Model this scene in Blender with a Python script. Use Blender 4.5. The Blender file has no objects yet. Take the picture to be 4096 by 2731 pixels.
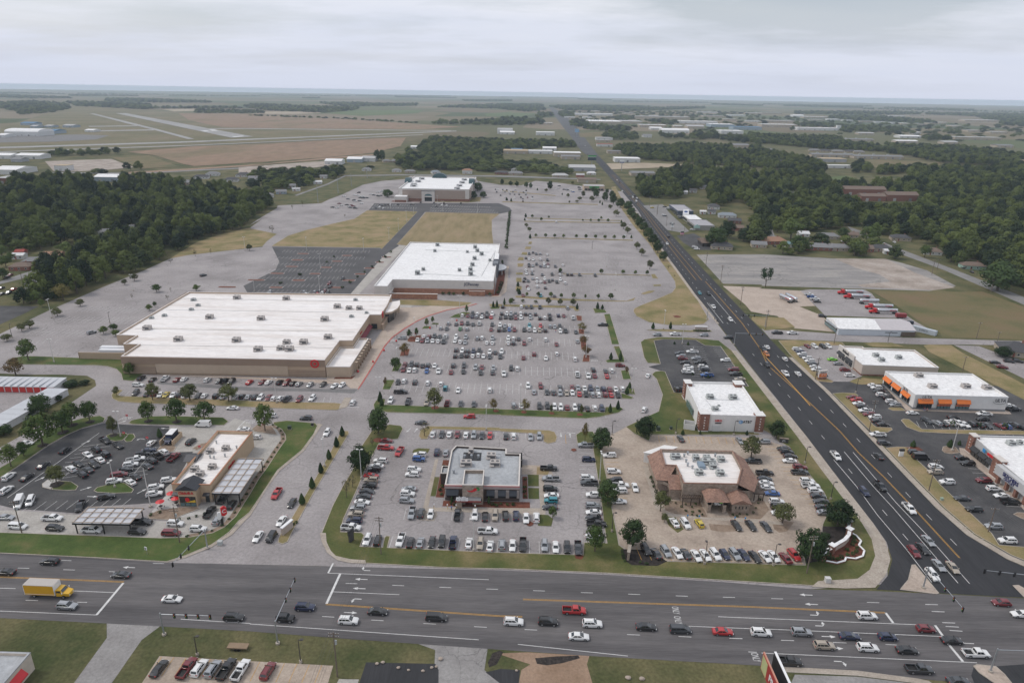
import bpy,bmesh,math,random
from mathutils import Vector,Matrix
from mathutils.geometry import tessellate_polygon
R=math.radians
random.seed(11)
scn=bpy.context.scene
col=scn.collection
# ---- camera
cam_d=bpy.data.cameras.new('camera')
cam_d.sensor_width=36.0
cam_d.lens=23.80
cam_d.clip_start=1.0
cam_d.clip_end=60000.0
cam=bpy.data.objects.new('camera',cam_d)
col.objects.link(cam)
cam.matrix_world=Matrix.Translation((0,0,120))@Matrix.Rotation(R(69.8),4,'X')@Matrix.Rotation(R(0.96),4,'Z')
scn.camera=cam
# ---- sky, sun, exposure
SUN_EL,SUN_AZ=52.0,-78.0
world=bpy.data.worlds.new('World')
scn.world=world
world.use_nodes=True
wn,wl=world.node_tree.nodes,world.node_tree.links
wn.clear()
w_out=wn.new('ShaderNodeOutputWorld')
w_bg=wn.new('ShaderNodeBackground')
w_bg.inputs['Strength'].default_value=0.1
w_sky=wn.new('ShaderNodeTexSky')
w_sky.sky_type='NISHITA'
w_sky.sun_disc=False
w_sky.sun_elevation=R(SUN_EL)
w_sky.sun_rotation=R(SUN_AZ)
w_sky.dust_density=2.5
w_tc=wn.new('ShaderNodeTexCoord')
def wmath(op,a,b=None):
 n=wn.new('ShaderNodeMath');n.operation=op
 for i,s in enumerate((a,b)):
  if s is None:continue
  if isinstance(s,(int,float)):n.inputs[i].default_value=s
  else:wl.new(s,n.inputs[i])
 return n.outputs[0]
w_sep=wn.new('ShaderNodeSeparateXYZ');wl.new(w_tc.outputs['Generated'],w_sep.inputs[0])
w_h=wmath('ADD',wmath('MAXIMUM',w_sep.outputs['Z'],0.0),0.10)
w_cx=wmath('DIVIDE',w_sep.outputs['X'],w_h)
w_cy=wmath('DIVIDE',w_sep.outputs['Y'],w_h)
w_cmb=wn.new('ShaderNodeCombineXYZ');wl.new(w_cx,w_cmb.inputs[0]);wl.new(w_cy,w_cmb.inputs[1])
def wnoise(scale,detail,rough,loc):
 mp=wn.new('ShaderNodeMapping');mp.inputs['Location'].default_value=loc
 mp.inputs['Scale'].default_value=(0.7,1.0,1.0)
 wl.new(w_cmb.outputs[0],mp.inputs['Vector'])
 n=wn.new('ShaderNodeTexNoise');n.inputs['Scale'].default_value=scale
 n.inputs['Detail'].default_value=detail;n.inputs['Roughness'].default_value=rough
 wl.new(mp.outputs[0],n.inputs['Vector'])
 return n.outputs['Fac']
def wramp(fac,p0,p1,c0,c1):
 r=wn.new('ShaderNodeValToRGB');r.color_ramp.elements[0].position=p0;r.color_ramp.elements[1].position=p1
 r.color_ramp.elements[0].color=c0;r.color_ramp.elements[1].color=c1
 wl.new(fac,r.inputs['Fac']);return r.outputs['Color']
cover=wramp(wnoise(0.55,7,0.58,(3.1,1.7,0)),0.38,0.56,(0,0,0,1),(1,1,1,1))
cover_mix=wn.new('ShaderNodeMix');cover_mix.data_type='RGBA'
shade=wramp(wnoise(0.5,5,0.5,(7.3,4.9,2)),0.32,0.68,(6.5,6.95,8.0,1),(8.4,8.5,8.9,1))
low=wramp(w_sep.outputs['Z'],0.0,0.13,(1,1,1,1),(0,0,0,1))
shade_mix=wn.new('ShaderNodeMix');shade_mix.data_type='RGBA'
wl.new(low,shade_mix.inputs['Factor']);wl.new(shade,shade_mix.inputs['A'])
shade_mix.inputs['B'].default_value=(6.1,6.5,7.7,1)
cover_max=wn.new('ShaderNodeMix');cover_max.data_type='RGBA'
wl.new(low,cover_max.inputs['Factor']);wl.new(cover,cover_max.inputs['A']);cover_max.inputs['B'].default_value=(1,1,1,1)
cover_some=wn.new('ShaderNodeMix');cover_some.data_type='RGBA'
cover_some.inputs['Factor'].default_value=0.35
wl.new(cover_max.outputs['Result'],cover_some.inputs['A']);cover_some.inputs['B'].default_value=(1,1,1,1)
wl.new(cover_some.outputs['Result'],cover_mix.inputs['Factor'])
wl.new(w_sky.outputs['Color'],cover_mix.inputs['A']);wl.new(shade_mix.outputs['Result'],cover_mix.inputs['B'])
wl.new(cover_mix.outputs['Result'],w_bg.inputs['Color'])
wl.new(w_bg.outputs['Background'],w_out.inputs['Surface'])
sun_d=bpy.data.lights.new('sun','SUN')
sun_d.energy=1.3
sun_d.angle=R(14)
sun_d.color=(1.0,0.95,0.88)
sun=bpy.data.objects.new('sun',sun_d)
col.objects.link(sun)
sdir=Vector((math.sin(R(SUN_AZ))*math.cos(R(SUN_EL)),math.cos(R(SUN_AZ))*math.cos(R(SUN_EL)),math.sin(R(SUN_EL))))
sun.rotation_euler=sdir.to_track_quat('Z','Y').to_euler()
sun.location=sdir*400
vs=scn.view_settings
vs.view_transform='Standard'
vs.look='None'
vs.exposure=0.12
vs.gamma=1.0
vs.use_curve_mapping=False
scn.cycles.use_denoising=True
scn.cycles.max_bounces=5
scn.cycles.diffuse_bounces=2
scn.cycles.glossy_bounces=2
scn.cycles.transparent_max_bounces=6
scn.cycles.volume_bounces=1
# ---- materials
MATS={}
def nodes_of(m):
 m.use_nodes=True
 return m.node_tree.nodes,m.node_tree.links,m.node_tree.nodes['Principled BSDF']
def plain(name,rgb,rough=0.7,metal=0.0,coat=0.0,var=0.10,scale=0.6):
 if name in MATS:return MATS[name]
 m=bpy.data.materials.new(name);n,l,b=nodes_of(m)
 b.inputs['Roughness'].default_value=rough
 b.inputs['Metallic'].default_value=metal
 b.inputs['Coat Weight'].default_value=coat
 b.inputs['Coat Roughness'].default_value=0.12
 if var>0:
  g=n.new('ShaderNodeNewGeometry');t=n.new('ShaderNodeTexNoise')
  t.inputs['Scale'].default_value=scale;t.inputs['Detail'].default_value=5;t.inputs['Roughness'].default_value=0.65
  l.new(g.outputs['Position'],t.inputs['Vector'])
  r=n.new('ShaderNodeValToRGB')
  r.color_ramp.elements[0].position=0.3;r.color_ramp.elements[1].position=0.7
  r.color_ramp.elements[0].color=tuple(c*(1-var)for c in rgb)+(1,)
  r.color_ramp.elements[1].color=tuple(min(1,c*(1+var))for c in rgb)+(1,)
  l.new(t.outputs['Fac'],r.inputs['Fac']);l.new(r.outputs['Color'],b.inputs['Base Color'])
 else:
  b.inputs['Base Color'].default_value=tuple(rgb)+(1,)
 MATS[name]=m
 return m
def layered(name,cols,scale_big,scale_small,rough=0.92,cracks=None,stretch=(1,1,1),bump=0.0):
 if name in MATS:return MATS[name]
 m=bpy.data.materials.new(name);n,l,b=nodes_of(m)
 b.inputs['Roughness'].default_value=rough
 b.inputs['Specular IOR Level'].default_value=0.25
 g=n.new('ShaderNodeNewGeometry');mp=n.new('ShaderNodeMapping');mp.inputs['Scale'].default_value=stretch
 l.new(g.outputs['Position'],mp.inputs['Vector'])
 t=n.new('ShaderNodeTexNoise');t.inputs['Scale'].default_value=scale_big;t.inputs['Detail'].default_value=6;t.inputs['Roughness'].default_value=0.6
 l.new(mp.outputs[0],t.inputs['Vector'])
 r=n.new('ShaderNodeValToRGB');k=len(cols)
 while len(r.color_ramp.elements)<k:r.color_ramp.elements.new(0.5)
 for i,c in enumerate(cols):
  r.color_ramp.elements[i].position=0.34+0.32*i/(k-1);r.color_ramp.elements[i].color=tuple(c)+(1,)
 l.new(t.outputs['Fac'],r.inputs['Fac'])
 t2=n.new('ShaderNodeTexNoise');t2.inputs['Scale'].default_value=scale_small;t2.inputs['Detail'].default_value=4;t2.inputs['Roughness'].default_value=0.7
 l.new(mp.outputs[0],t2.inputs['Vector'])
 r2=n.new('ShaderNodeValToRGB');r2.color_ramp.elements[0].position=0.3;r2.color_ramp.elements[1].position=0.7
 r2.color_ramp.elements[0].color=(0.82,0.82,0.82,1);r2.color_ramp.elements[1].color=(1.18,1.18,1.18,1)
 l.new(t2.outputs['Fac'],r2.inputs['Fac'])
 mx=n.new('ShaderNodeMix');mx.data_type='RGBA';mx.blend_type='MULTIPLY';mx.inputs['Factor'].default_value=1.0
 l.new(r.outputs['Color'],mx.inputs['A']);l.new(r2.outputs['Color'],mx.inputs['B'])
 outc=mx.outputs['Result']
 if cracks:
  wob=n.new('ShaderNodeTexNoise');wob.inputs['Scale'].default_value=0.35;wob.inputs['Detail'].default_value=3
  l.new(g.outputs['Position'],wob.inputs['Vector'])
  ad=n.new('ShaderNodeMix');ad.data_type='VECTOR';ad.inputs['Factor'].default_value=0.965
  sc=n.new('ShaderNodeVectorMath');sc.operation='SCALE';sc.inputs['Scale'].default_value=90.0
  l.new(wob.outputs['Color'],sc.inputs[0]);l.new(sc.outputs[0],ad.inputs['A']);l.new(g.outputs['Position'],ad.inputs['B'])
  v=n.new('ShaderNodeTexVoronoi');v.feature='DISTANCE_TO_EDGE';v.inputs['Scale'].default_value=cracks[0]
  l.new(ad.outputs['Result'],v.inputs['Vector'])
  r3=n.new('ShaderNodeValToRGB');r3.color_ramp.elements[0].position=0.0;r3.color_ramp.elements[1].position=cracks[1]
  r3.color_ramp.elements[0].color=(cracks[2],)*3+(1,);r3.color_ramp.elements[1].color=(1,1,1,1)
  l.new(v.outputs['Distance'],r3.inputs['Fac'])
  t4=n.new('ShaderNodeTexNoise');t4.inputs['Scale'].default_value=0.03;l.new(g.outputs['Position'],t4.inputs['Vector'])
  r4=n.new('ShaderNodeValToRGB');r4.color_ramp.elements[0].position=0.42;r4.color_ramp.elements[1].position=0.6
  l.new(t4.outputs['Fac'],r4.inputs['Fac'])
  mx2=n.new('ShaderNodeMix');mx2.data_type='RGBA';mx2.blend_type='MULTIPLY'
  l.new(r4.outputs['Color'],mx2.inputs['Factor']);l.new(outc,mx2.inputs['A']);l.new(r3.outputs['Color'],mx2.inputs['B'])
  outc=mx2.outputs['Result']
 if bump>0:
  bp=n.new('ShaderNodeBump');bp.inputs['Strength'].default_value=bump;bp.inputs['Distance'].default_value=0.15
  l.new(t2.outputs['Fac'],bp.inputs['Height']);l.new(bp.outputs['Normal'],b.inputs['Normal'])
 l.new(outc,b.inputs['Base Color'])
 MATS[name]=m
 return m
def foliage(name,dark,light,hue=0.03):
 if name in MATS:return MATS[name]
 m=bpy.data.materials.new(name);n,l,b=nodes_of(m)
 b.inputs['Roughness'].default_value=0.75
 b.inputs['Specular IOR Level'].default_value=0.2
 g=n.new('ShaderNodeNewGeometry');t=n.new('ShaderNodeTexNoise');t.inputs['Scale'].default_value=0.8;t.inputs['Detail'].default_value=3
 l.new(g.outputs['Position'],t.inputs['Vector'])
 oi=n.new('ShaderNodeObjectInfo')
 ad=n.new('ShaderNodeMath');ad.operation='MULTIPLY_ADD';l.new(oi.outputs['Random'],ad.inputs[0]);ad.inputs[1].default_value=0.85
 l.new(t.outputs['Fac'],ad.inputs[2])
 sb=n.new('ShaderNodeMath');sb.operation='SUBTRACT';l.new(ad.outputs[0],sb.inputs[0]);sb.inputs[1].default_value=0.42
 r=n.new('ShaderNodeValToRGB');r.color_ramp.elements[0].position=0.22;r.color_ramp.elements[1].position=0.78
 r.color_ramp.elements[0].color=tuple(dark)+(1,);r.color_ramp.elements[1].color=tuple(light)+(1,)
 l.new(sb.outputs[0],r.inputs['Fac'])
 l.new(r.outputs['Color'],b.inputs['Base Color'])
 MATS[name]=m
 return m
def tiled(name,c0,c1,mortar,sx,sy,rough=0.85):
 if name in MATS:return MATS[name]
 m=bpy.data.materials.new(name);n,l,b=nodes_of(m)
 b.inputs['Roughness'].default_value=rough
 g=n.new('ShaderNodeNewGeometry');s=n.new('ShaderNodeSeparateXYZ');l.new(g.outputs['Position'],s.inputs[0])
 a=n.new('ShaderNodeMath');a.operation='ADD';l.new(s.outputs['X'],a.inputs[0]);l.new(s.outputs['Y'],a.inputs[1])
 c=n.new('ShaderNodeCombineXYZ');l.new(a.outputs[0],c.inputs[0]);l.new(s.outputs['Z'],c.inputs[1])
 t=n.new('ShaderNodeTexBrick');t.inputs['Scale'].default_value=1.0
 t.inputs['Brick Width'].default_value=sx;t.inputs['Row Height'].default_value=sy;t.inputs['Mortar Size'].default_value=sy*0.08
 t.inputs['Color1'].default_value=tuple(c0)+(1,);t.inputs['Color2'].default_value=tuple(c1)+(1,);t.inputs['Mortar'].default_value=tuple(mortar)+(1,)
 l.new(c.outputs[0],t.inputs['Vector']);
 t2=n.new('ShaderNodeTexNoise');t2.inputs['Scale'].default_value=0.9;t2.inputs['Detail'].default_value=5;l.new(g.outputs['Position'],t2.inputs['Vector'])
 r2=n.new('ShaderNodeValToRGB');r2.color_ramp.elements[0].position=0.3;r2.color_ramp.elements[1].position=0.7
 r2.color_ramp.elements[0].color=(0.75,0.75,0.75,1);r2.color_ramp.elements[1].color=(1.2,1.2,1.2,1)
 l.new(t2.outputs['Fac'],r2.inputs['Fac'])
 mx=n.new('ShaderNodeMix');mx.data_type='RGBA';mx.blend_type='MULTIPLY';mx.inputs['Factor'].default_value=1.0
 l.new(t.outputs['Color'],mx.inputs['A']);l.new(r2.outputs['Color'],mx.inputs['B'])
 l.new(mx.outputs['Result'],b.inputs['Base Color'])
 MATS[name]=m
 return m
def farmland():
 m=bpy.data.materials.new('farmland');n,l,b=nodes_of(m)
 b.inputs['Roughness'].default_value=0.95;b.inputs['Specular IOR Level'].default_value=0.15
 g=n.new('ShaderNodeNewGeometry')
 mp=n.new('ShaderNodeMapping');mp.inputs['Rotation'].default_value=(0,0,R(4));l.new(g.outputs['Position'],mp.inputs['Vector'])
 v=n.new('ShaderNodeTexVoronoi');v.distance='CHEBYCHEV';v.inputs['Scale'].default_value=0.0016;v.inputs['Randomness'].default_value=0.75
 l.new(mp.outputs[0],v.inputs['Vector'])
 sp=n.new('ShaderNodeSeparateColor');l.new(v.outputs['Color'],sp.inputs[0])
 r=n.new('ShaderNodeValToRGB');r.color_ramp.interpolation='CONSTANT'
 cs=[(0.0,(0.155,0.125,0.080)),(0.18,(0.115,0.115,0.060)),(0.36,(0.20,0.165,0.115)),(0.54,(0.075,0.095,0.045)),(0.70,(0.165,0.14,0.085)),(0.86,(0.10,0.12,0.055))]
 while len(r.color_ramp.elements)<len(cs):r.color_ramp.elements.new(0.5)
 for e,(p,c)in zip(r.color_ramp.elements,cs):e.position=p;e.color=c+(1,)
 l.new(sp.outputs[0],r.inputs['Fac'])
 t=n.new('ShaderNodeTexNoise');t.inputs['Scale'].default_value=0.035;t.inputs['Detail'].default_value=7;t.inputs['Roughness'].default_value=0.65
 l.new(g.outputs['Position'],t.inputs['Vector'])
 r1=n.new('ShaderNodeValToRGB')
 r1.color_ramp.elements[0].position=0.36;r1.color_ramp.elements[1].position=0.64
 r1.color_ramp.elements[0].color=(0.052,0.066,0.026,1);r1.color_ramp.elements[1].color=(0.155,0.135,0.070,1)
 l.new(t.outputs['Fac'],r1.inputs['Fac'])
 ln=n.new('ShaderNodeVectorMath');ln.operation='LENGTH';l.new(g.outputs['Position'],ln.inputs[0])
 rg=n.new('ShaderNodeMapRange');rg.inputs['From Min'].default_value=1500;rg.inputs['From Max'].default_value=2300
 l.new(ln.outputs['Value'],rg.inputs['Value'])
 mx=n.new('ShaderNodeMix');mx.data_type='RGBA'
 l.new(rg.outputs[0],mx.inputs['Factor']);l.new(r1.outputs['Color'],mx.inputs['A']);l.new(r.outputs['Color'],mx.inputs['B'])
 t2=n.new('ShaderNodeTexNoise');t2.inputs['Scale'].default_value=1.3;t2.inputs['Detail'].default_value=5;l.new(g.outputs['Position'],t2.inputs['Vector'])
 r2=n.new('ShaderNodeValToRGB');r2.color_ramp.elements[0].position=0.3;r2.color_ramp.elements[1].position=0.7
 r2.color_ramp.elements[0].color=(0.78,0.78,0.78,1);r2.color_ramp.elements[1].color=(1.22,1.22,1.22,1);l.new(t2.outputs['Fac'],r2.inputs['Fac'])
 m2=n.new('ShaderNodeMix');m2.data_type='RGBA';m2.blend_type='MULTIPLY';m2.inputs['Factor'].default_value=1
 l.new(mx.outputs['Result'],m2.inputs['A']);l.new(r2.outputs['Color'],m2.inputs['B'])
 l.new(m2.outputs['Result'],b.inputs['Base Color'])
 return m
GM={'lot':layered('worn_lot_asphalt',[(0.235,0.216,0.212),(0.295,0.273,0.27),(0.345,0.32,0.315)],0.035,1.1,cracks=(0.085,0.014,0.55)),'lot2':layered('driveway_asphalt',[(0.22,0.21,0.205),(0.29,0.28,0.272)],0.12,1.4,cracks=(0.2,0.02,0.6)),'oldlot':layered('old_lot_asphalt',
 [(0.20,0.192,0.188),(0.27,0.255,0.245),(0.33,0.31,0.285)],0.05,0.8,stretch=(0.5,2.2,1),cracks=(0.06,0.02,0.6)),'resid':layered('street_asphalt',[(0.19,0.185,0.18),(0.25,0.243,0.238)],0.08,1.0),'road':layered('boulevard_asphalt',[(0.082,0.078,
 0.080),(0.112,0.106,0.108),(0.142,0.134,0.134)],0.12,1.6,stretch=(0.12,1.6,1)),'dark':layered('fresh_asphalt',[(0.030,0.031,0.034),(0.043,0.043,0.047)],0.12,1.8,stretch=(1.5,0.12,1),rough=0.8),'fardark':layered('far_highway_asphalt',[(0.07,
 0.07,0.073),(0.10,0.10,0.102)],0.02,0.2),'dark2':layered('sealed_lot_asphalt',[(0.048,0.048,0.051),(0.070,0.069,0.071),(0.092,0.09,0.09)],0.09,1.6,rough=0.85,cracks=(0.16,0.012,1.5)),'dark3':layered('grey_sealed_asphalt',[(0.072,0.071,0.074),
 (0.105,0.102,0.103)],0.05,1.2,rough=0.88),'dark4':layered('patched_asphalt',[(0.15,0.146,0.145),(0.20,0.196,0.194)],0.15,1.4),'black':layered('asphalt_rubble',[(0.018,0.016,0.015),(0.06,0.05,0.045)],1.5,5.0,bump=0.6),'conc':layered('lane_concrete',
 [(0.34,0.32,0.295),(0.42,0.40,0.37)],0.2,1.5,cracks=(0.22,0.012,0.7)),'tanc':layered('tan_concrete',[(0.30,0.245,0.20),(0.38,0.315,0.258),(0.415,0.35,0.29)],0.1,1.2,cracks=(0.2,0.012,0.72)),'tanc2':layered('pink_tan_concrete',[(0.37,0.305,
 0.255),(0.46,0.385,0.325)],0.12,1.3,cracks=(0.25,0.012,0.75)),'sidewalk':layered('sidewalk_concrete',[(0.33,0.285,0.24),(0.41,0.36,0.305)],0.3,2.0,cracks=(0.5,0.02,0.7)),'pale':layered('pale_concrete',[(0.42,0.41,0.39),(0.5,0.49,0.47)],0.4,
 2.0),'grass':layered('watered_grass',[(0.048,0.078,0.018),(0.068,0.100,0.026),(0.125,0.120,0.046)],0.11,2.5,bump=0.5),'grass2':layered('patchy_grass',[(0.046,0.074,0.018),(0.095,0.102,0.034),(0.185,0.150,0.072)],0.06,2.2,bump=0.5),'grasst':layered('dry_grass',
 [(0.150,0.140,0.055),(0.235,0.190,0.092),(0.30,0.222,0.128)],0.07,2.2,bump=0.5),'drygrass':layered('dead_lawn',[(0.185,0.150,0.075),(0.24,0.19,0.102),(0.285,0.215,0.13)],0.06,1.1,stretch=(2.2,0.4,1),bump=0.5),'drygrass2':layered('rough_grass',
 [(0.105,0.105,0.045),(0.15,0.125,0.06),(0.175,0.125,0.07)],0.03,1.2,bump=0.6),'mulch':layered('red_mulch',[(0.12,0.042,0.028),(0.19,0.07,0.045)],0.8,6.0,bump=0.8),'mulchk':layered('black_mulch',[(0.022,0.018,0.017),(0.05,0.042,0.038)],0.8,
 6.0,bump=0.8),'gravel':layered('brown_gravel',[(0.20,0.145,0.105),(0.30,0.23,0.175)],0.6,5.0,bump=0.8),'dirt':layered('bare_dirt',[(0.23,0.155,0.105),(0.32,0.225,0.16)],0.12,1.5,bump=0.5),'dirtc':layered('broken_concrete',[(0.25,0.21,0.175),
 (0.34,0.29,0.25),(0.42,0.37,0.33)],0.06,0.7),'redpaint':layered('red_kerb_paint',[(0.36,0.10,0.09),(0.46,0.15,0.13)],0.5,3.0),'airgrass':layered('airfield_grass',[(0.115,0.108,0.05),(0.15,0.132,0.068),(0.18,0.145,0.085)],0.006,0.05),'brownfield':layered('ploughed_field',
 [(0.20,0.135,0.088),(0.245,0.168,0.112),(0.17,0.135,0.075)],0.007,0.06,stretch=(1,0.35,1)),'runway':layered('runway_concrete',[(0.27,0.265,0.26),(0.35,0.345,0.335)],0.01,0.1),'greenfield':layered('green_field',[(0.075,0.115,0.038),(0.11,0.14,
 0.052)],0.006,0.05),'palefield':layered('pale_field',[(0.33,0.27,0.195),(0.40,0.34,0.26)],0.006,0.05),'weeds':layered('weedy_bank',[(0.055,0.068,0.026),(0.095,0.098,0.042),(0.14,0.12,0.06)],0.07,0.8,bump=0.6),'white':layered('worn_white_paint',
 [(0.52,0.52,0.51),(0.66,0.66,0.65)],0.9,5.0),'white_far':layered('faded_white_paint',[(0.36,0.355,0.35),(0.46,0.455,0.45)],0.9,5.0),'yellow':layered('yellow_road_paint',[(0.42,0.23,0.055),(0.54,0.31,0.075)],0.9,5.0),'kerb':layered('kerb_concrete',
 [(0.33,0.29,0.245),(0.43,0.385,0.33)],0.3,2.0),}
WHITE_ROOF=layered('white_roof_membrane',[(0.66,0.61,0.575),(0.75,0.715,0.69),(0.80,0.775,0.76)],0.10,1.0,rough=0.7,stretch=(0.25,2.2,1))
CLEAN_ROOF=layered('clean_white_roof',[(0.73,0.725,0.72),(0.78,0.78,0.775)],0.08,0.8,rough=0.7)
GREY_ROOF=layered('grey_roof_membrane',[(0.33,0.345,0.36),(0.40,0.415,0.43)],0.12,1.0,rough=0.8)
WHITE_WALL=plain('white_render',(0.70,0.69,0.67),0.8,var=0.05,scale=0.5)
CREAM_WALL=plain('cream_render',(0.60,0.56,0.52),0.8,var=0.05,scale=0.4)
TAN_WALL=plain('tan_render',(0.44,0.33,0.235),0.8,var=0.05,scale=0.4)
TAUPE_WALL=plain('taupe_render',(0.285,0.205,0.150),0.8,var=0.05,scale=0.4)
BEIGE_WALL=plain('beige_render',(0.46,0.365,0.275),0.8,var=0.05,scale=0.4)
PINK_WALL=plain('mushroom_render',(0.36,0.285,0.24),0.8,var=0.05,scale=0.3)
BRICK=tiled('red_brick',(0.20,0.075,0.045),(0.26,0.105,0.065),(0.26,0.20,0.17),0.4,0.16)
ORANGE_BRICK=tiled('orange_brick',(0.33,0.145,0.085),(0.39,0.18,0.11),(0.36,0.24,0.18),0.4,0.16)
STONE=tiled('rubble_stone',(0.30,0.235,0.185),(0.40,0.33,0.27),(0.20,0.15,0.12),0.5,0.26)
CLAY_TILE=tiled('clay_roof_tiles',(0.24,0.135,0.10),(0.34,0.21,0.155),(0.14,0.08,0.06),0.33,0.16)
DARK_METAL=plain('dark_standing_seam',(0.045,0.047,0.055),0.45,metal=0.3,var=0.12,scale=2)
STEEL=plain('galvanised_steel',(0.38,0.40,0.42),0.45,metal=0.6,var=0.08)
UNIT_GREY=plain('unit_grey_paint',(0.40,0.42,0.41),0.6,var=0.1,scale=1.5)
UNIT_BEIGE=plain('unit_beige_paint',(0.42,0.385,0.36),0.6,var=0.1,scale=1.5)
BLACKISH=plain('black_paint',(0.018,0.018,0.02),0.5,var=0.0)
SHADOW_GLASS=plain('store_glass',(0.02,0.026,0.03),0.08,coat=0.5,var=0.0)
TEAL_GLASS=plain('teal_glass',(0.10,0.17,0.18),0.1,coat=0.5,var=0.0)
WOOD=plain('weathered_pole_wood',(0.16,0.125,0.10),0.85,var=0.2,scale=3)
BARK=plain('bark',(0.10,0.078,0.06),0.9,var=0.25,scale=4)
RED=plain('sign_red',(0.56,0.016,0.022),0.45,var=0.03)
RED_DOOR=plain('red_roll_door',(0.50,0.035,0.03),0.55,var=0.08)
SIGN_WHITE=plain('sign_white',(0.78,0.78,0.78),0.4,var=0.0)
SIGN_BLACK=plain('sign_black',(0.03,0.03,0.033),0.5,var=0.0)
ORANGE=plain('orange_fabric',(0.70,0.175,0.03),0.7,var=0.06)
SIGN_BLUE=plain('sign_blue',(0.03,0.25,0.55),0.4,var=0.0)
NAVY=plain('sign_navy',(0.02,0.025,0.12),0.4,var=0.0)
GREEN_PAINT=plain('sign_green',(0.04,0.26,0.07),0.5,var=0.0)
YELLOW=plain('safety_yellow',(0.62,0.40,0.03),0.5,var=0.05)
POLE_WHITE=plain('pole_white',(0.58,0.57,0.55),0.5,var=0.05)
POLE_DARK=plain('pole_bronze',(0.05,0.045,0.042),0.5,var=0.05)
# ---- mesh helpers
class MB:
 def __init__(s):s.v,s.f,s.m=[],[],[]
 def add(s,vs_,fs,mi=0):
  o=len(s.v);s.v+=[tuple(p)for p in vs_]
  s.f+=[tuple(i+o for i in q)for q in fs];s.m+=[mi]*len(fs);return s
 def box(s,x0,x1,y0,y1,z0,z1,mi=0):
  return s.add([(x0,y0,z0),(x1,y0,z0),(x1,y1,z0),(x0,y1,z0),(x0,y0,z1),(x1,y0,z1),(x1,y1,z1),(x0,y1,z1)],[(0,3,2,1),(4,5,6,7),(0,1,5,4),(1,2,6,5),(2,3,7,6),(3,0,4,7)],mi)
 def obox(s,c,w,d,h,ang,mi=0,z0=0.0):
  ca,sa=math.cos(ang),math.sin(ang);L=[]
  for z in(z0,z0+h):
   for a,b in((-1,-1),(1,-1),(1,1),(-1,1)):
    x,y=a*w/2,b*d/2;L.append((c[0]+ca*x-sa*y,c[1]+sa*x+ca*y,z))
  return s.add(L,[(0,3,2,1),(4,5,6,7),(0,1,5,4),(1,2,6,5),(2,3,7,6),(3,0,4,7)],mi)
 def poly(s,pts,z,mi=0):
  P3=[Vector((p[0],p[1],0))for p in pts]
  tris=tessellate_polygon([P3]);L=[(p[0],p[1],z)for p in pts];out=[]
  for a,b,c in tris:
   n=(P3[b]-P3[a]).cross(P3[c]-P3[a]).z
   out.append((a,b,c)if n>0 else(a,c,b))
  return s.add(L,out,mi)
 def wall(s,pts,z0,z1,mi=0,closed=True,flip=False):
  n=len(pts)
  area=sum(pts[i][0]*pts[(i+1)%n][1]-pts[(i+1)%n][0]*pts[i][1]for i in range(n))
  if(area<0)!=flip:pts=list(reversed(pts))
  L=[(p[0],p[1],z0)for p in pts]+[(p[0],p[1],z1)for p in pts]
  return s.add(L,[(i,(i+1)%n,(i+1)%n+n,i+n)for i in range(n if closed else n-1)],mi)
 def prism(s,pts,z0,z1,mi=0,mt=None):
  s.wall(pts,z0,z1,mi);return s.poly(pts,z1,mi if mt is None else mt)
 def tube(s,p0,p1,r0,r1=None,n=8,mi=0,caps=True):
  p0,p1=Vector(p0),Vector(p1);r1=r0 if r1 is None else r1
  d=(p1-p0);
  if d.length<1e-6:return s
  d.normalize();a=d.orthogonal().normalized();b=d.cross(a);L=[]
  for p,r in((p0,r0),(p1,r1)):
   for i in range(n):
    t=2*math.pi*i/n;L.append(p+a*(r*math.cos(t))+b*(r*math.sin(t)))
  F_=[(i,(i+1)%n,(i+1)%n+n,i+n)for i in range(n)]
  if caps:F_+=[tuple(range(n-1,-1,-1)),tuple(range(n,2*n))]
  return s.add(L,F_,mi)
 def path(s,pts,r,n=5,mi=0):
  for a,b in zip(pts,pts[1:]):s.tube(a,b,r,r,n,mi)
  return s
 def disc(s,c,r,z,n=20,mi=0,ry=None):
  ry=r if ry is None else ry
  return s.add([(c[0]+r*math.cos(2*math.pi*i/n),c[1]+ry*math.sin(2*math.pi*i/n),z)for i in range(n)],[tuple(range(n))],mi)
 def quad(s,a,b,c,d,mi=0):return s.add([a,b,c,d],[(0,1,2,3)],mi)
 def mesh(s,name,mats,org=(0,0,0),smooth=None):
  me=bpy.data.meshes.new(name)
  me.from_pydata([(p[0]-org[0],p[1]-org[1],p[2]-org[2])for p in s.v],[],s.f)
  for mt in(mats if isinstance(mats,(list,tuple))else[mats]):me.materials.append(mt)
  me.polygons.foreach_set('material_index',s.m)
  if smooth is not None:
   me.polygons.foreach_set('use_smooth',[True]*len(me.polygons));me.set_sharp_from_angle(angle=R(smooth))
  me.update();return me
def fit(s):
 while len(s.split())>16 and ' the ' in s:s=s.replace(' the ',' ',1)
 return s
def thing(name,label,cat,loc=(0,0,0),rotz=0.0,group=None,scale=None):
 o=bpy.data.objects.new(name,None);col.objects.link(o)
 o.empty_display_size=0.5
 o.location=loc;o.rotation_euler=(0,0,rotz)
 if scale:o.scale=scale
 o['label']=fit(label);o['category']=cat
 if group:o['group']=group
 return o
def tag(o,label,cat,group=None):
 o['label']=fit(label);o['category']=cat
 if group:o['group']=group
 return o
def part(root,name,mb,mats,smooth=None):
 me=mb.mesh(name,mats,tuple(root.location),smooth)
 o=bpy.data.objects.new(name,me);col.objects.link(o);o.parent=root;return o
def sub(pt,root,name,mb,mats,smooth=None):
 me=mb.mesh(name,mats,tuple(root.location),smooth)
 o=bpy.data.objects.new(name,me);col.objects.link(o);o.parent=pt;return o
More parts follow.
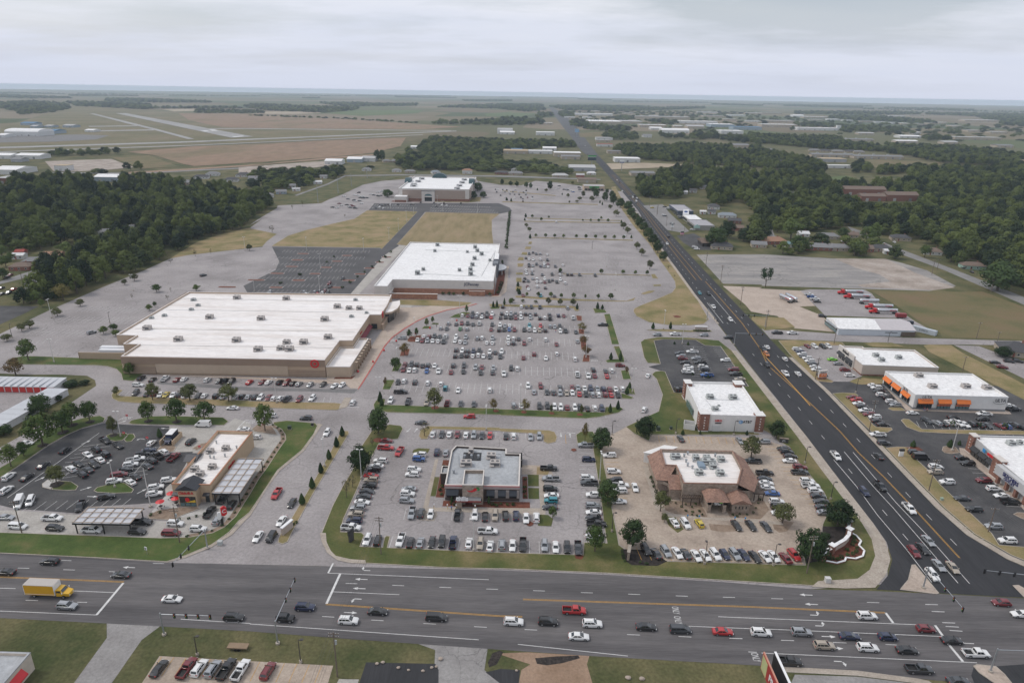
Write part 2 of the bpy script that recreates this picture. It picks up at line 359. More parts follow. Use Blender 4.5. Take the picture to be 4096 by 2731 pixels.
def lpart(parent,name,mesh,loc=(0,0,0),rot=(0,0,0)):
 o=bpy.data.objects.new(name,mesh);col.objects.link(o);o.parent=parent
 o.location=loc;o.rotation_euler=rot;return o
def lp(parent,name,mb,mats,loc=(0,0,0),rot=(0,0,0),smooth=None):
 return lpart(parent,name,mb.mesh(name,mats,smooth=smooth),loc,rot)
def struct(name,mb,mats):
 me=mb.mesh(name,mats);o=bpy.data.objects.new(name,me);col.objects.link(o);o['kind']='structure';return o
def copy_tree(o,parent=None):
 c=o.copy();col.objects.link(c);c.parent=parent
 for ch in list(KIDS.get(o.name,[])):copy_tree(ch,c)
 return c
KIDS={}
ORD=['first','second','third','fourth','fifth','sixth','seventh','eighth','ninth','tenth','eleventh','twelfth','thirteenth','fourteenth','fifteenth','sixteenth','seventeenth','eighteenth','nineteenth','twentieth']
TENS={2:'twenty',3:'thirty',4:'forty',5:'fifty',6:'sixty',7:'seventy',8:'eighty',9:'ninety'}
def ordinal(i,n):
 if n==1:return ''
 if i==0:return 'leftmost'
 if i==n-1:return 'rightmost'
 if i<20:return ORD[i]+' from left'
 k=i+1
 if k%10==0:return TENS[k//10][:-1]+'ieth from left'
 return TENS[k//10]+'-'+ORD[k%10-1]+' from left'
def view_x(x,y):
 return x/max(1.0,y+44.0)
def text_mesh(txt,size,depth=0.06,bold=0.0):
 cu=bpy.data.curves.new('lettering','FONT');cu.body=txt;cu.size=size;cu.extrude=depth;cu.offset=bold
 cu.align_x='CENTER';cu.align_y='CENTER';cu.resolution_u=3
 o=bpy.data.objects.new('lettering',cu);col.objects.link(o)
 me=bpy.data.meshes.new_from_object(o.evaluated_get(bpy.context.evaluated_depsgraph_get()))
 bpy.data.objects.remove(o);bpy.data.curves.remove(cu);me.name='lettering'
 return me
def lettering(root,txt,size,loc,facing,mat,width=1.0,depth=0.06,bold=0.0,name='lettering'):
 me=text_mesh(txt,size,depth,bold);me.materials.clear();me.materials.append(mat)
 a={'S':0.0,'E':math.pi/2,'W':-math.pi/2,'N':math.pi}.get(facing,facing)
 o=bpy.data.objects.new(name,me);col.objects.link(o);o.parent=root
 o.location=Vector(loc)-Vector(root.location);o.rotation_euler=(math.pi/2,0,a);o.scale=(width,1,1)
 return o
def inset(pts,d):
 n=len(pts);a=sum(pts[i][0]*pts[(i+1)%n][1]-pts[(i+1)%n][0]*pts[i][1]for i in range(n))
 sgn=1 if a>0 else-1;out=[]
 for i in range(n):
  p0,p1,p2=Vector(pts[i-1]),Vector(pts[i]),Vector(pts[(i+1)%n])
  e0,e1=(p1-p0),(p2-p1)
  if e0.length<1e-5 or e1.length<1e-5:out.append(tuple(p1));continue
  e0.normalize();e1.normalize()
  n0,n1=Vector((-e0.y,e0.x))*sgn,Vector((-e1.y,e1.x))*sgn
  b=n0+n1
  if b.length<1e-4:out.append(tuple(p1+n0*d));continue
  b.normalize();k=min(2.0,1.0/max(0.35,b.dot(n0)))
  out.append(tuple(p1+b*d*k))
 return out
def in_poly(x,y,P_):
 c=False;j=len(P_)-1
 for i in range(len(P_)):
  xi,yi=P_[i];xj,yj=P_[j]
  if(yi>y)!=(yj>y)and x<(xj-xi)*(y-yi)/(yj-yi)+xi:c=not c
  j=i
 return c
def strip_pts(mb,pts,w,z,mi=0):
 for a,b in zip(pts,pts[1:]):
  a,b=Vector(a),Vector(b);d=(b-a)
  if d.length<1e-4:continue
  d.normalize();nrm=Vector((-d.y,d.x))*w/2
  mb.add([(a.x-nrm.x,a.y-nrm.y,z),(b.x-nrm.x,b.y-nrm.y,z),(b.x+nrm.x,b.y+nrm.y,z),(a.x+nrm.x,a.y+nrm.y,z)],[(0,1,2,3)],mi)
  # ---- surveyed positions, metres (x right, y away, origin below the drone)
GROUND=[('mall_pavement','lot',0.02,0,[-140,152.4,-92,149.7,-50,149.4,26,147.8,79,143.6,100,146,110,165,111.5,181,112,228,113,300,115,360,118,418,121,479,124,529,128,620,134,705,140,800,143,900,60,985,30,1000,9,947,-20,949,-20,949,-53,988,-56,
 1008,-156,1035,-158,994,-187,970,-204,925,-209,839,-215,790,-216,763,-258,743,-253,724,-249,654,-246,628,-246,661,-241,615,-202,537,-247,504,-255,492,-256,457,-260.1,410.8,-262.3,364.2,-262.2,348.1,-261.7,324.6,-263.6,308.2,-245.3,283.9,-225.7,
 274.3,-213.9,273.5,-198.1,274.2,-186.8,273.4,-180.6,268.8,-176.7,263,-177,246.4,-176.5,234.4,-177.4,221.1,-179.5,209.7,-180.2,204.2,-159.4,175.8,-142.3,152.6]),('front_road','road',0.035,0,[-420,163.5,-138.4,152.3,-112,151,-92,149.7,-60,149.4,
 -2.2,148.9,26,147.8,56.6,145.7,79.3,143.5,96,143.2,112,142.5,140,141,420,127,420,98,140,110.5,90.8,115.1,55.7,118.1,18.8,120,-36.4,123.8,-60.5,125.7,-96.8,127.5,-121.5,128.6,-420,141]),('highway','dark',0.043,0,[96,143.8,102,149.5,106.5,156,
 109,164,109.7,173,110.6,204,111.6,228,113.5,300,115.5,360,117,418,120,479,122,529,128,640,136,746,141,900,147,1102,155,1420,165,1420,171,1420,160,1045,155,900,150,763,142,560,139,458,136.9,380,135.6,310,136.4,270,135.2,229,134.2,205,133.5,
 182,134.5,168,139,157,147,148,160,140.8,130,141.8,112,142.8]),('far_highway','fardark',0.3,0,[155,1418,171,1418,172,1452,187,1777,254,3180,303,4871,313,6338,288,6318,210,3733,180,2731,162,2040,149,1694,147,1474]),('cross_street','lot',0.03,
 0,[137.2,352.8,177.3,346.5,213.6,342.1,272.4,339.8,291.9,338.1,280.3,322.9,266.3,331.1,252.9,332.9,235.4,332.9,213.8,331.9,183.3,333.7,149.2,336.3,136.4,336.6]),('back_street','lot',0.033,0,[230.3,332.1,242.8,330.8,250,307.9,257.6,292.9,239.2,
 268.7,236.1,288.1]),('residential_street','resid',0.03,0,[320.5,408,321.4,377.1,335,395,333.2,426,332,502,329,570,329,612,334,652,332,675,325,651,322,601,318,556,323,496]),('cul_de_sac','resid',0.03,0,[243,655,232,614,232,589,254,582,277,581,
 284,584,280,589,258,591,241,597,240,620,248,647]),('left_neighbourhood_street','resid',0.03,0,[-328.4,411.8,-323,428.5,-322,449,-318,482,-325,492,-329,458,-331,442,-332.1,416.9]),('drive_through_lane','conc',0.03,0,[-156.4,171.8,-148.5,172.4,
 -128.2,170.5,-107.2,168.4,-98.5,168.1,-97.1,170.7,-93.5,174.5,-98.4,173.5,-92.1,177.8,-100.3,177.6,-105.6,178,-109.6,185.4,-108.7,192.8,-111.2,208.9,-123.1,207.7,-124.7,215.7,-126.8,223.3,-128.4,227.5,-108.7,228.6,-107.3,231.7,-106.9,235,-99.6,
 231.5,-97,226.1,-90.1,228.7,-86,226.5,-83.2,222.2,-81.8,218.4,-82,213.1,-82,207.5,-81.9,198.9,-82.2,191.9,-81.8,183.4,-81.6,171.1,-82.8,165.8,-85.1,162.9,-90.6,160.8,-98.5,160.2,-125.6,161,-148.9,161.6]),('restaurant_lot','dark2',0.026,0,[-166.1,
 185,-164.3,196.3,-163.5,211.1,-161.8,219,-159.8,223.9,-154.1,229.1,-143.4,228.1,-128.4,227.5,-126.8,223.3,-124.7,215.7,-123.1,207.7,-111.2,208.9,-108.7,192.8,-109.6,185.4,-105.6,178,-113.8,176.6,-128,174.7,-128.7,171.3,-149,173.2,-159.8,176.4]),
 ('front_verge','grass',0.13,1,[-148.9,161.6,-125.6,161,-98.5,160.2,-90.6,160.8,-85.1,162.9,-82.8,165.8,-81.6,171.1,-81.8,183.4,-82.2,191.9,-81.9,198.9,-82,207.5,-82,213.1,-81.8,218.4,-83.2,222.2,-86,226.5,-89.8,229.6,-91,232,-86.2,233.7,-79.9,
 232.7,-74.6,232,-73.2,229.7,-72.8,223.5,-73.6,211.3,-77.7,197.6,-77.8,187,-78.1,173.2,-79.7,168.7,-80.3,163.5,-82.9,157.6,-88.1,152.6,-92,149.9,-111.9,151.1,-142.2,152.5]),('tree_strip','grass',0.13,1,[-169,190.9,-169.8,196.1,-169,199.7,-169.9,
 210.1,-170.3,222.2,-168,229,-163.8,233.4,-158.9,235.2,-155.8,233.2,-154.6,230,-159.5,224.8,-162,219.4,-163.8,211.5,-164.5,196.5,-165.4,190,-165.6,186.3]),('parking_island','grass',0.13,1,[-145,229.4,-145.1,231.7,-139.9,235.3,-133.3,236,-111.4,
 235.4,-108,232.2,-108.4,229,-121.3,228.5,-143.1,228.4]),('parking_island','grass',0.13,1,[-145.7,187.6,-144.3,188.7,-141.3,188.5,-137.4,185.8,-136.9,183.6,-139.5,183.2,-144.6,183.6]),('parking_island','pale',0.13,1,[-149.7,186.8,-149.5,189.4,
 -147.1,189.6,-144.6,188.7,-146,187.7,-144.9,183.7,-148.3,184.9]),('parking_island','grass',0.13,1,[-131.2,183.4,-131.2,185.4,-126.5,188.5,-123.9,188.2,-119,184.5,-118.7,182.6,-124.1,182.1,-129.6,182.5]),('parking_island','grass',0.13,1,[-147.6,
 219.1,-146.9,220.8,-141.5,221.5,-140,220.2,-139.8,216,-142.1,215.1,-145.1,216.2]),('parking_island','grass',0.13,1,[-139.6,216.4,-140.3,221.1,-138.5,221.1,-136.5,218.6,-136.2,215.3,-137.9,214.8]),('planting_bed','gravel',0.13,1,[-124.3,212.4,
 -122.1,215.4,-118.5,211.8,-117.9,209,-120.3,207.4,-124.1,208.8]),('planting_bed','gravel',0.13,1,[-112.6,211.2,-110.9,214.5,-109.3,215.4,-108.2,214.6,-110.4,209.7]),('planting_bed','gravel',0.13,1,[-105.8,173.6,-100.5,175.1,-95.4,176,-93.7,
 174.8,-97.8,170.8,-98.9,168.6,-106.3,169.1,-107.7,170.7]),('planting_bed','gravel',0.13,1,[-97,226.1,-96.4,229.8,-90.2,228.9,-86,222.1,-90.3,223,-95.3,224.4]),('street_median','grasst',0.13,1,[-63.4,222.9,-62.4,226,-60.6,226.1,-60,223.9,-61.1,
 201.4,-62,183,-62.2,174.3,-62.4,163.5,-62.3,159.4,-63.5,158.3,-65,159,-65.5,160.8,-65.5,168.5,-64.8,170.4,-64,190.1,-63.4,207.4]),('front_verge','grass2',0.13,1,[-52,226.9,-46.3,231.9,-41.7,230.9,-40.6,228.6,-41.1,220.7,-43.4,219.8,-47.4,217.1,
 -48.6,201.4,-48.7,186.3,-49,177,-49.2,170.6,-48.6,164.4,-42.5,164.2,-41.4,163,-41.5,157.9,-35.3,157.7,-35.6,161.9,-35.2,162.9,-33.9,162.8,-33.8,157.6,-2.4,156.3,20.6,155.8,21.4,161.4,27.9,161.3,28.6,179.3,28.3,168.6,28.9,185.1,29.8,216.9,24.4,
 217.9,24.5,226,26.4,228.6,31.3,228.9,33.1,217,32.5,204.4,32.3,180.8,31.8,178.8,31.6,168.5,31.4,160.4,36.5,153.8,66.2,153.5,69.3,153.3,81.1,153.1,82.3,157.5,89.6,163.7,92.7,169.1,93.8,171.9,100,181,101.7,189.2,101.5,200.1,100.9,207.4,101.9,
 219.3,99.3,224.3,99.7,227.8,96.4,233.1,94,228.5,52.7,227,51.4,221.9,46.5,227.7,44.2,233.2,54.8,243,59.6,247.2,64.5,263.5,65.2,280.3,64.1,285.4,66,288.8,69.1,289.9,71,289,70.1,266.1,73.7,265.1,104.5,274,106.4,323.9,98.6,324.9,95.8,332.9,78.9,
 332.9,73.8,330.6,70.8,298.5,64.6,299.6,64.3,306.8,66.3,328.1,68.9,332.4,77.2,336.3,93.7,336.2,108,332.6,110.5,318,110,228,108.6,204,107.8,173,107,164,104,156,99.5,150,94,146.2,82,144.6,57,146.2,26,148.3,-2.2,149.4,-2.2,149.3,-16,149.4,-38.4,
 150.7,-48.2,153.5,-51,158.4,-54,163.7,-54,163.8,-54.3,177.7,-53.8,188.4,-52.9,198.8,-53.4,214.8]),('back_lot','dark2',0.14,0,[73.8,330.3,78.8,332.6,95.7,332.5,98.6,324.5,106.2,323.6,104.3,273.6,77.4,276.9,73.7,265.3,70.1,266.3,71,289.3,69.1,
 290.1,64.3,294.7,70.7,298.2]),('tan_lot','tanc',0.14,0,[38,226.5,44.4,232.9,46.5,227.3,51.4,221.6,52.8,226.9,89.7,226,93.3,226.2,97,222.5,101.5,219.3,100.8,207,101.3,199.9,101.6,189.1,99.9,181,93.5,171.3,92.5,169.1,89.4,163.7,82,157.5,80.9,
 153.3,69.4,153.5,66.3,153.6,36.6,154,31.5,160.6,31.7,168.5,31.9,178.8,32.3,180.8,32.6,204.4,33.1,217]),('mall_lot_verge','grass',0.13,1,[-54.8,244.9,-55.9,249,-55.7,252.7,-54.5,254.9,-51.9,254.5,-51.4,249.2,-28.8,248,-4.4,247.2,-4.4,246.8,
 37.5,245.4,38.5,250.5,44.8,250.6,45.7,248.7,43.6,245.6,35.5,241.3,29.6,239.6,13.4,240.3,-4.3,241.2,-4.3,241.6,-49,242.1]),('mall_lot_verge','grasst',0.13,1,[-34,223.1,-34,227.5,-31.7,231,-4,230.8,-4,230.2,14.6,229.2,16.7,228,17.4,224,16.7,
 220.2,13.7,218.8,12.1,220.4,12.2,226,-4,227.7,-4,228.1,-29.3,228.6,-30.3,223.2,-30.4,220.8,-32.9,220.7]),('mall_lot_verge','grasst',0.13,1,[-165.1,253.8,-166.4,257.7,-165.4,259.5,-162.9,258.9,-162.8,254.5,-160.5,253.1,-106.7,250.7,-106.6,250.4,
 -71.8,250,-69.1,249.5,-68.6,244.2,-69.7,243.3,-95.3,244.2,-104.5,244.8,-106.3,245,-152.1,246.8,-159,247.9,-163,250.6]),('store_verge','grass',0.13,1,[-231.3,287.1,-233.1,291.8,-230,294.8,-223.3,295.1,-203.7,293.9,-181.7,292.5,-173.3,278.6,
 -163.2,278.2,-163.5,271.2,-163.7,268.4,-168.8,269.1,-173.1,275.8,-178.4,281.4,-184.2,284.4,-189.8,285.2,-205,285.1,-222,284.8,-227.3,283.6]),('parking_island','grass',0.13,1,[-54.6,284.1,-54.7,291.5,-52,294.1,-51.1,293,-51.5,284.3]),('parking_island',
 'grass',0.13,1,[-55.1,263.9,-55.7,274,-51.9,274.5,-51.3,273.6,-51.7,264]),('planting_bed','mulch',0.13,1,[-53.8,324.7,-53.2,330.7,-47.5,333.5,-47.1,328.4,-49.5,322.8,-52.6,322.7]),('planting_bed','mulch',0.13,1,[-54,302.9,-54.4,308.8,-52.3,
 312.8,-50.3,312.9,-49.8,303.8]),('parking_island','grass',0.13,1,[-48.8,343.3,-47.9,347.9,-43.9,347.8,-44.4,343.9]),('parking_island','grass',0.13,1,[-44.6,350.9,-43.7,353.9,-40.3,353.1,-40.4,350.6]),('parking_island','grass',0.13,1,[-35.7,
 363.2,-33.3,368.4,-28.6,373.9,-24.3,373.5,-25,368.9,-29.7,363.5]),('parking_island','grass',0.13,1,[-13.7,383.4,-10.2,387.4,-7.5,387.1,-7.7,381.5,-12.6,380.6]),('planting_bed','mulch',0.13,1,[33.5,299.6,35.2,309.2,38.2,308.6,37.3,299.8]),('planting_bed',
 'mulch',0.13,1,[36.5,371.2,40,370.3,39.2,361.2,36.4,361.6]),('planting_bed','mulch',0.13,1,[35.8,347.6,39.1,346.8,38.3,338.7,35.4,339.4]),('planting_bed','mulch',0.13,1,[35.4,333.3,38.8,333.5,37.3,315.4,34.5,316.1]),('parking_island','grass',
 0.13,1,[53,374.1,56.7,375.4,54.9,324.2,50.9,324]),('parking_island','grass',0.13,1,[51.4,321.6,54.5,321.8,54.5,304.9,53.8,299.8,45.4,299,44.9,301.6,46.5,303.1,51.4,304]),('parking_island','grass',0.13,1,[50.4,289.3,54.2,290.8,53.8,279.7,49.9,
 278.9]),('parking_island','grass',0.13,1,[47.7,385.7,54.7,382.8,55.3,377.4,48,376]),('parking_island','grass',0.13,1,[50,269.9,53.3,269.5,53,263.1,49.6,264.1]),('parking_island','grass',0.13,1,[47,264.6,51.8,260.2,50.6,258.5,46.5,258.9]),('hedge_strip',
 'grasst',0.13,1,[-14.3,390.8,-7.6,390.3,35.4,389.5,38.5,387.5,39.7,382,38.5,379.3,36.6,379.6,36,385.1,-7.5,386,-13.5,385.6]),('hedge_strip','grasst',0.13,1,[1.1,408.9,4.6,409.1,31,404.5,70.1,402,77.3,409.7,75.2,403.5,69.2,400.3,30.7,400.4,
 1.8,405.2]),('hedge_strip','grasst',0.13,1,[35,466,97,465,97,467,35,468]),('hedge_strip','grasst',0.13,1,[14,591,104,585,105,589,14,594]),('hedge_strip','grasst',0.13,1,[13,688,108,682,109,686,13,692]),('hedge_strip','grasst',0.13,1,[10,669,
 106,669,107,674,10,673]),('hedge_strip','grasst',0.13,1,[-16,886,42,854,51,851,52,856,42,861,-16,892]),('hedge_strip','grasst',0.13,1,[-14,793,96,784,97,790,-14,799]),('parking_island','grasst',0.13,1,[1.4,423,2,432,6,432,5.8,422.5]),('parking_island',
 'grasst',0.13,1,[2,442,2,453,6,453,6,442]),('parking_island','grasst',0.13,1,[2,462,2,467,7,468,7,462]),('parking_island','grasst',0.13,1,[3,484,3,495,8,495,7,485]),('parking_island','grasst',0.13,1,[3,504,4,515,8,515,8,505]),('parking_island',
 'grasst',0.13,1,[6,524,7,533,11,533,11,523]),('parking_island','grasst',0.13,1,[9,544,10,554,15,554,14,545]),('parking_island','grasst',0.13,1,[12,563,13,574,16,574,15,564]),('parking_island','grasst',0.13,1,[98,469,101,470,101,457,97,458]),
 ('parking_island','grasst',0.13,1,[94,441,100,442,99,438,94,437]),('parking_island','grasst',0.13,1,[82,418.8,88.3,425.7,92.9,426.7,89.7,421.3,83.8,416.8]),('highway_verge','grasst',0.13,1,[71.1,380.5,72.4,386,76.7,391.9,89.7,406.7,102.9,422.6,
 108,435,111,451,112,475,113,510,116,575,116,652,119,752,129,906,132,940,139,952,130,818,132,724,123,585,122,545,120,498,118,436,113.1,376.4,112.3,368,107.5,359.8,98.5,356.5,86.2,356.8,76.5,361.2,71.4,372]),('entrance_median','grasst',0.13,
 1,[72.7,347.3,81.6,349.4,96.5,347.9,100.5,349.6,107.8,349.2,108.6,346.7,95.9,345.3,80.9,345.7]),('mall_back_verge','grasst',0.13,1,[-67.4,386,-69.1,396.3,-48.8,397.5,-24.6,393,-26.3,388.3,-31.4,384.6,-52.6,385]),('dry_lawn','grasst',0.1,1,
 [-196,540,-196,582,-188,608,-171,644,-158,669,-156,720,-102,718,-106,536,-108,540]),('dry_lawn','drygrass',0.1,1,[-97,554,-93,715,-15,713,-22,676,-20,618,-17,564,-87,550]),('left_lawn','grasst',0.06,0,[-247,504,-255,492,-257,509,-261,550,-254,
 588,-241,615,-240,612,-208,589,-206,558,-203,539]),('back_lane','dark3',0.03,0,[-106,538,-102,718,-94,719,-96,554,-94,548,-95,529,-104,528]),('back_dark_lot','dark3',0.026,0,[-195,538,-107,539,-95,550,-97,513,-101.1,405.3,-165.1,405.2,-174,
 421.5,-172,433,-167,463,-173,489]),('store_front_lot','dark3',0.026,0,[-154,716,-158,769,-52,781,-18,785,-5,754,-2,732,-15,713,-94,717,-102,718]),('store_walk','conc',0.1,0,[-101.5,405.3,-100,513,-94,550,-88,550,-94.9,429.1,-96.3,405.6]),('sidewalk',
 'conc',0.06,0,[-67.4,386,-58.8,386,-60.1,381.2,-66.6,380.9]),('store_plaza','tanc2',0.1,1,[-82.2,275.6,-71.6,277.7,-70.3,315.8,-69.3,336,-69.1,354.5,-66.5,380.4,-60.1,381.2,-48,385.3,-22.4,390.8,-26.1,386,-38.6,377.6,-47.7,366.6,-52.8,357.3,
 -58.2,343.7,-62.3,329.4,-63.9,316.2,-64.4,295.9,-65.3,270.7,-65.6,264.3,-68.8,264.5,-72.2,269.1,-81,272.9]),('red_kerb','redpaint',0.108,0,[-22.4,391.3,-21.1,390.4,-25.8,385.2,-38.2,376.4,-47.3,365.4,-52.3,356.1,-57.5,342.6,-61.7,328.4,-63.2,
 315.2,-63.7,295.3,-64.6,270.7,-65.3,270.7,-64.4,295.9,-63.9,316.2,-62.3,329.4,-58.2,343.7,-52.8,357.3,-47.7,366.6,-38.6,377.6,-26.1,386]),('red_kerb','redpaint',0.108,0,[-65.3,270.7,-64.6,270.7,-65.1,263.6,-65.8,264.4]),('store_front_walk',
 'tanc2',0.04,0,[-163.2,278.2,-115.7,275.2,-81,272.9,-72.2,269.1,-70.7,268.5,-114.8,272.8,-162.9,275.7]),('lot_patch','dark4',0.028,0,[-153.5,267.7,-135.7,266.8,-111.7,264.2,-104.4,263.8,-65.5,263.8,-66.3,259.7,-86.8,260.9,-110.2,260.4,-151.6,
 265.8]),('verge_pad','sidewalk',0.137,0,[-69.1,249.5,-68.9,255.1,-66.2,255.2,-66,246.5,-68.6,244.2]),('storage_yard','lot',0.03,0,[-219.1,257.2,-195.3,256.5,-194,248.9,-194,229.9,-193.8,222.7]),('bottom_driveway','lot2',0.03,0,[-95.3,127.5,
 -82.2,127,-84.4,122.5,-84.5,110.3,-84.4,106,-92.2,105.9,-92.5,110.2,-92.7,123]),('bottom_lot','tanc',0.03,0,[-78,117.9,-38.5,116,-38.4,111.3,-38.2,106.9,-78,106.1,-78.1,110.4]),('black_lot','dark',0.032,0,[-31.4,117.1,-15.9,117,-15,115.3,-14.2,
 107.4,-32.1,107,-31.7,111.4]),('bottom_drive','lot2',0.028,0,[-20.7,122.8,-4.4,121.8,-4.9,115.5,-1.4,112,-1.3,107.7,-14.2,107.4,-15,115.3,-16.1,117.1,-16.4,121]),('dark_apron','dark',0.03,0,[-4.6,114.9,-1.4,115.9,3,115.7,2.7,112.1,2.7,107.7,
 -1.3,107.7,-1.4,112]),('dirt_patch','dirt',0.02,0,[-2.3,120.3,4.8,120.8,18.8,120,18,117.6,18.7,112.4,19,108.1,3.4,107.8,2.7,112.1,3.3,115.7,5.3,117.3]),('asphalt_crumbs','black',0.03,0,[6.4,119.1,11.1,119.7,16.3,120.1,16.6,119.3,12.5,117.8,
 9,117.1,6.8,117.5]),('asphalt_crumbs','black',0.03,0,[-4.2,117.6,-3.3,120.3,-1.6,121.2,-0.8,120.7,-2.2,117.1,-3.9,116.3]),('concrete_pad','conc',0.03,0,[-36.3,112.4,-32,112.4,-31.9,107.1,-37.3,106.9]),('sidewalk','sidewalk',0.1,1,[61.7,117.8,
 78.4,117,90.8,115.1,92.9,114.5,94.3,111.9,91.4,111.8,89.9,113.8,77.7,115.6,61.4,116.3]),('bottom_right_lot','lot2',0.03,0,[63.9,115.7,77.7,115.4,89.8,113.7,91.4,111.8,90.1,109.5,58.9,108.9]),('highway_south','dark',0.041,0,[105.2,118.4,117.5,
 119.7,125.7,118.9,117.3,107.8,100.6,107.5,103.3,116.2]),('traffic_island','tanc2',0.15,1,[102.1,143.8,103.1,144.8,106.3,147.7,110.7,153.9,111.8,154.1,111.7,142.7,110.8,142.3]),('traffic_island','tanc2',0.15,1,[105.4,118.9,106.6,119.4,110.6,
 118.9,111.1,116.7,111,113.4,107.2,113.9,105.5,116.9]),('traffic_island','tanc2',0.15,1,[133.1,146.2,134.8,146.4,137.4,141.9,135.3,139,133,141.8]),('sidewalk','sidewalk',0.14,0,[-91.8,149.6,-87.7,151.7,-82.5,156.5,-79.1,162.2,-77.9,169.3,-77.3,
 171.2,-77.4,185.7,-77,196.6,-72.8,210.2,-72,222.6,-71.8,229.8,-71.4,230.7,-74.1,231.8,-73.1,229.5,-72.8,223.3,-73.5,211.2,-77.7,197.5,-77.8,186.9,-78,173.1,-79.6,168.6,-80.2,163.4,-82.9,157.5,-88.1,152.5,-91.9,149.8]),('sidewalk','sidewalk',
 0.14,0,[-54.4,163.7,-52.9,159.9,-50.1,155,-46.5,151.8,-42.6,150.7,-38.5,150.5,-38.8,152,-43,152.3,-47.3,153.6,-50.1,156.7,-51.5,159.9,-52.7,163.7]),('sidewalk','sidewalk',0.14,0,[79.3,144.3,82,146.6,93,147.8,98,151.5,102.5,157.5,105.2,165,
 106.2,173,107,204,108,228,109.7,300,110.2,318,112.6,318,111.6,228,110.6,204,109.5,173,108.8,164.2,106,156,101.5,149.6,96,144.4,88,143.9]),('sidewalk','sidewalk',0.14,0,[114.6,360,115.4,418,118,479,120,529,124,592,126,592,122,529,120,479,117.2,
 418,116,360]),('sidewalk','sidewalk',0.14,1,[135.7,310,136.5,270,135.3,229,134.3,205,133.6,182,134.6,168,139.1,157,147,148.3,160,141,160,143.2,148.5,150.5,141,158.5,136.8,168,135.8,182,136.4,205,137.3,229,138.4,270,137.6,310]),('strip_mall_pavement',
 'dark2',0.026,0,[137.8,168,137.8,283,152,283.2,166,283,166,279,260,279,260,140,200,146,160,143,148.5,150.5,141,158.5]),('upper_right_lot','lot',0.03,0,[142,332,171,330,161.5,288,152,281,142,281]),('verge','grasst',0.12,1,[137.8,281,143.7,279.4,
 145.3,280.9,143,287,142.3,300,142,322,149,326.5,172,328.5,172.5,333,149,335.5,139.6,334,138.2,316,138,300]),('verge','grasst',0.12,1,[138.8,267.6,143.4,268.8,149,268.3,149.3,265.8,143.8,262.2,143.2,256,143,245,142,238.5,142.4,236.6,147.9,236.3,
 147.6,234.5,144.5,232.2,138.3,232.3]),('verge','grasst',0.12,1,[137.5,220,142,221,146.8,220.8,144.2,217.5,144.3,204,143,195,142.9,182,142.7,169,141.2,163.5,147.8,162.7,152,160.8,200,150,200,146.5,160,143.8,149,151,141.5,158.8,137.3,168.5,136.3,
 182,136.9,205]),('verge','grasst',0.12,1,[155.2,242.8,157,244.3,159,243.9,159.3,238.2,159.5,235.4,199,235.4,213.7,235,210.9,231.3,196.7,232.1,168.7,232,157.3,233,154.3,237]),('parking_island','grasst',0.12,1,[155.4,253.4,156.9,254.6,161.6,
 254.7,162.2,251.6,156.6,251.4]),('parking_island','gravel',0.12,1,[157.2,218.7,159.4,221.7,162.7,222.6,164,221.4,163.1,217.3,159.2,216.2,157.2,216.9]),('parking_island','gravel',0.12,1,[155.8,179,157.8,180,161.5,179.8,158.5,175.6,156.9,176.7]),
 ('planting_bed','mulch',0.13,0,[144.9,220.8,149.9,221.2,150.4,218.5,146,217.9]),('verge','grasst',0.12,0,[152.4,280.9,155.2,283.5,160.8,285.7,169.2,284.1,166.3,279,156.5,277.9,154.3,278.5]),('shop_walk','tanc2',0.11,0,[162.4,251.9,166,278.3,
 167.8,280.9,166.4,255.5,205.4,253.8,204.2,250.1]),('shop_walk','tanc2',0.11,0,[165,221.1,168,219.9,165.5,201.4,163,181,160,176.8,161.1,182.8,162.6,200.6,162.6,216.5]),('shop_walk','tanc2',0.11,0,[161.7,288.2,166.7,319.1,161.1,312.7,160.3,296.8,
 161.9,286.9]),('empty_lot','oldlot',0.05,0,[147,535,202,540,254,529,297,530,302,519,309,495,304,451,278,437,168,443,169,446,143,447]),('broken_lot','dirtc',0.055,0,[255,529,297,531,296,484,301,447,282,439,236,444,236,450,264,460,266,479,258,
 498]),('concrete_yard','tanc2',0.05,0,[141,441,167,439,164,436,190,432,185.4,398,175.1,396.3,181.6,378,177.6,353.9,177.4,349.3,156.3,354.7,154.3,376.5,146.5,380.3,147.1,380.3,141.7,384.4,142.7,397.9]),('tanker_yard','lot',0.045,0,[189,432,
 198,436,235,437,235,428,228.7,405.2,232.6,382.8,231.6,370.3,232,351.1,218.6,352.3,225.1,376.1,183.4,379.1,185.6,396.9]),('rough_field','drygrass2',0.06,0,[238,435,298,436,314,438,317.1,403.1,321.4,377.1,293.2,339.9,274.3,342.5,231.4,343.9,
 234.5,351.2,234.6,374.6,235.7,387.3,237.3,405.6]),('verge','grasst',0.09,0,[139.4,374.6,157.1,373.5,157.1,356.6,138,350,137.5,353.7,137,369.4]),('verge','grasst',0.09,0,[183.1,332,189.3,334,199,333.7,202.4,328,185.9,327.2]),('verge','grasst',
 0.09,0,[213.5,330.2,217.4,332,228.7,331.4,227.7,320.4,231.4,281.5,234,261.7,221.8,245.7,219.5,264.5,216.6,286,211.2,321.2]),('shop_forecourt','resid',0.05,0,[148,786,173,797,168,734,165,634,157,625,145,638,148,740]),('dark_forecourt','dark2',
 0.05,0,[148,612,167,624,170,589,164,553,150,552,147,582]),('airfield','airgrass',0.25,0,[-1290,1652,-994,1263,-776,1403,-594,1650,-259,2004,-190,2273,-343,2479,-1254,3361,-1257,3536,-1756,3638,-2526,4119,-2032,3068,-1468,2010]),('brown_field',
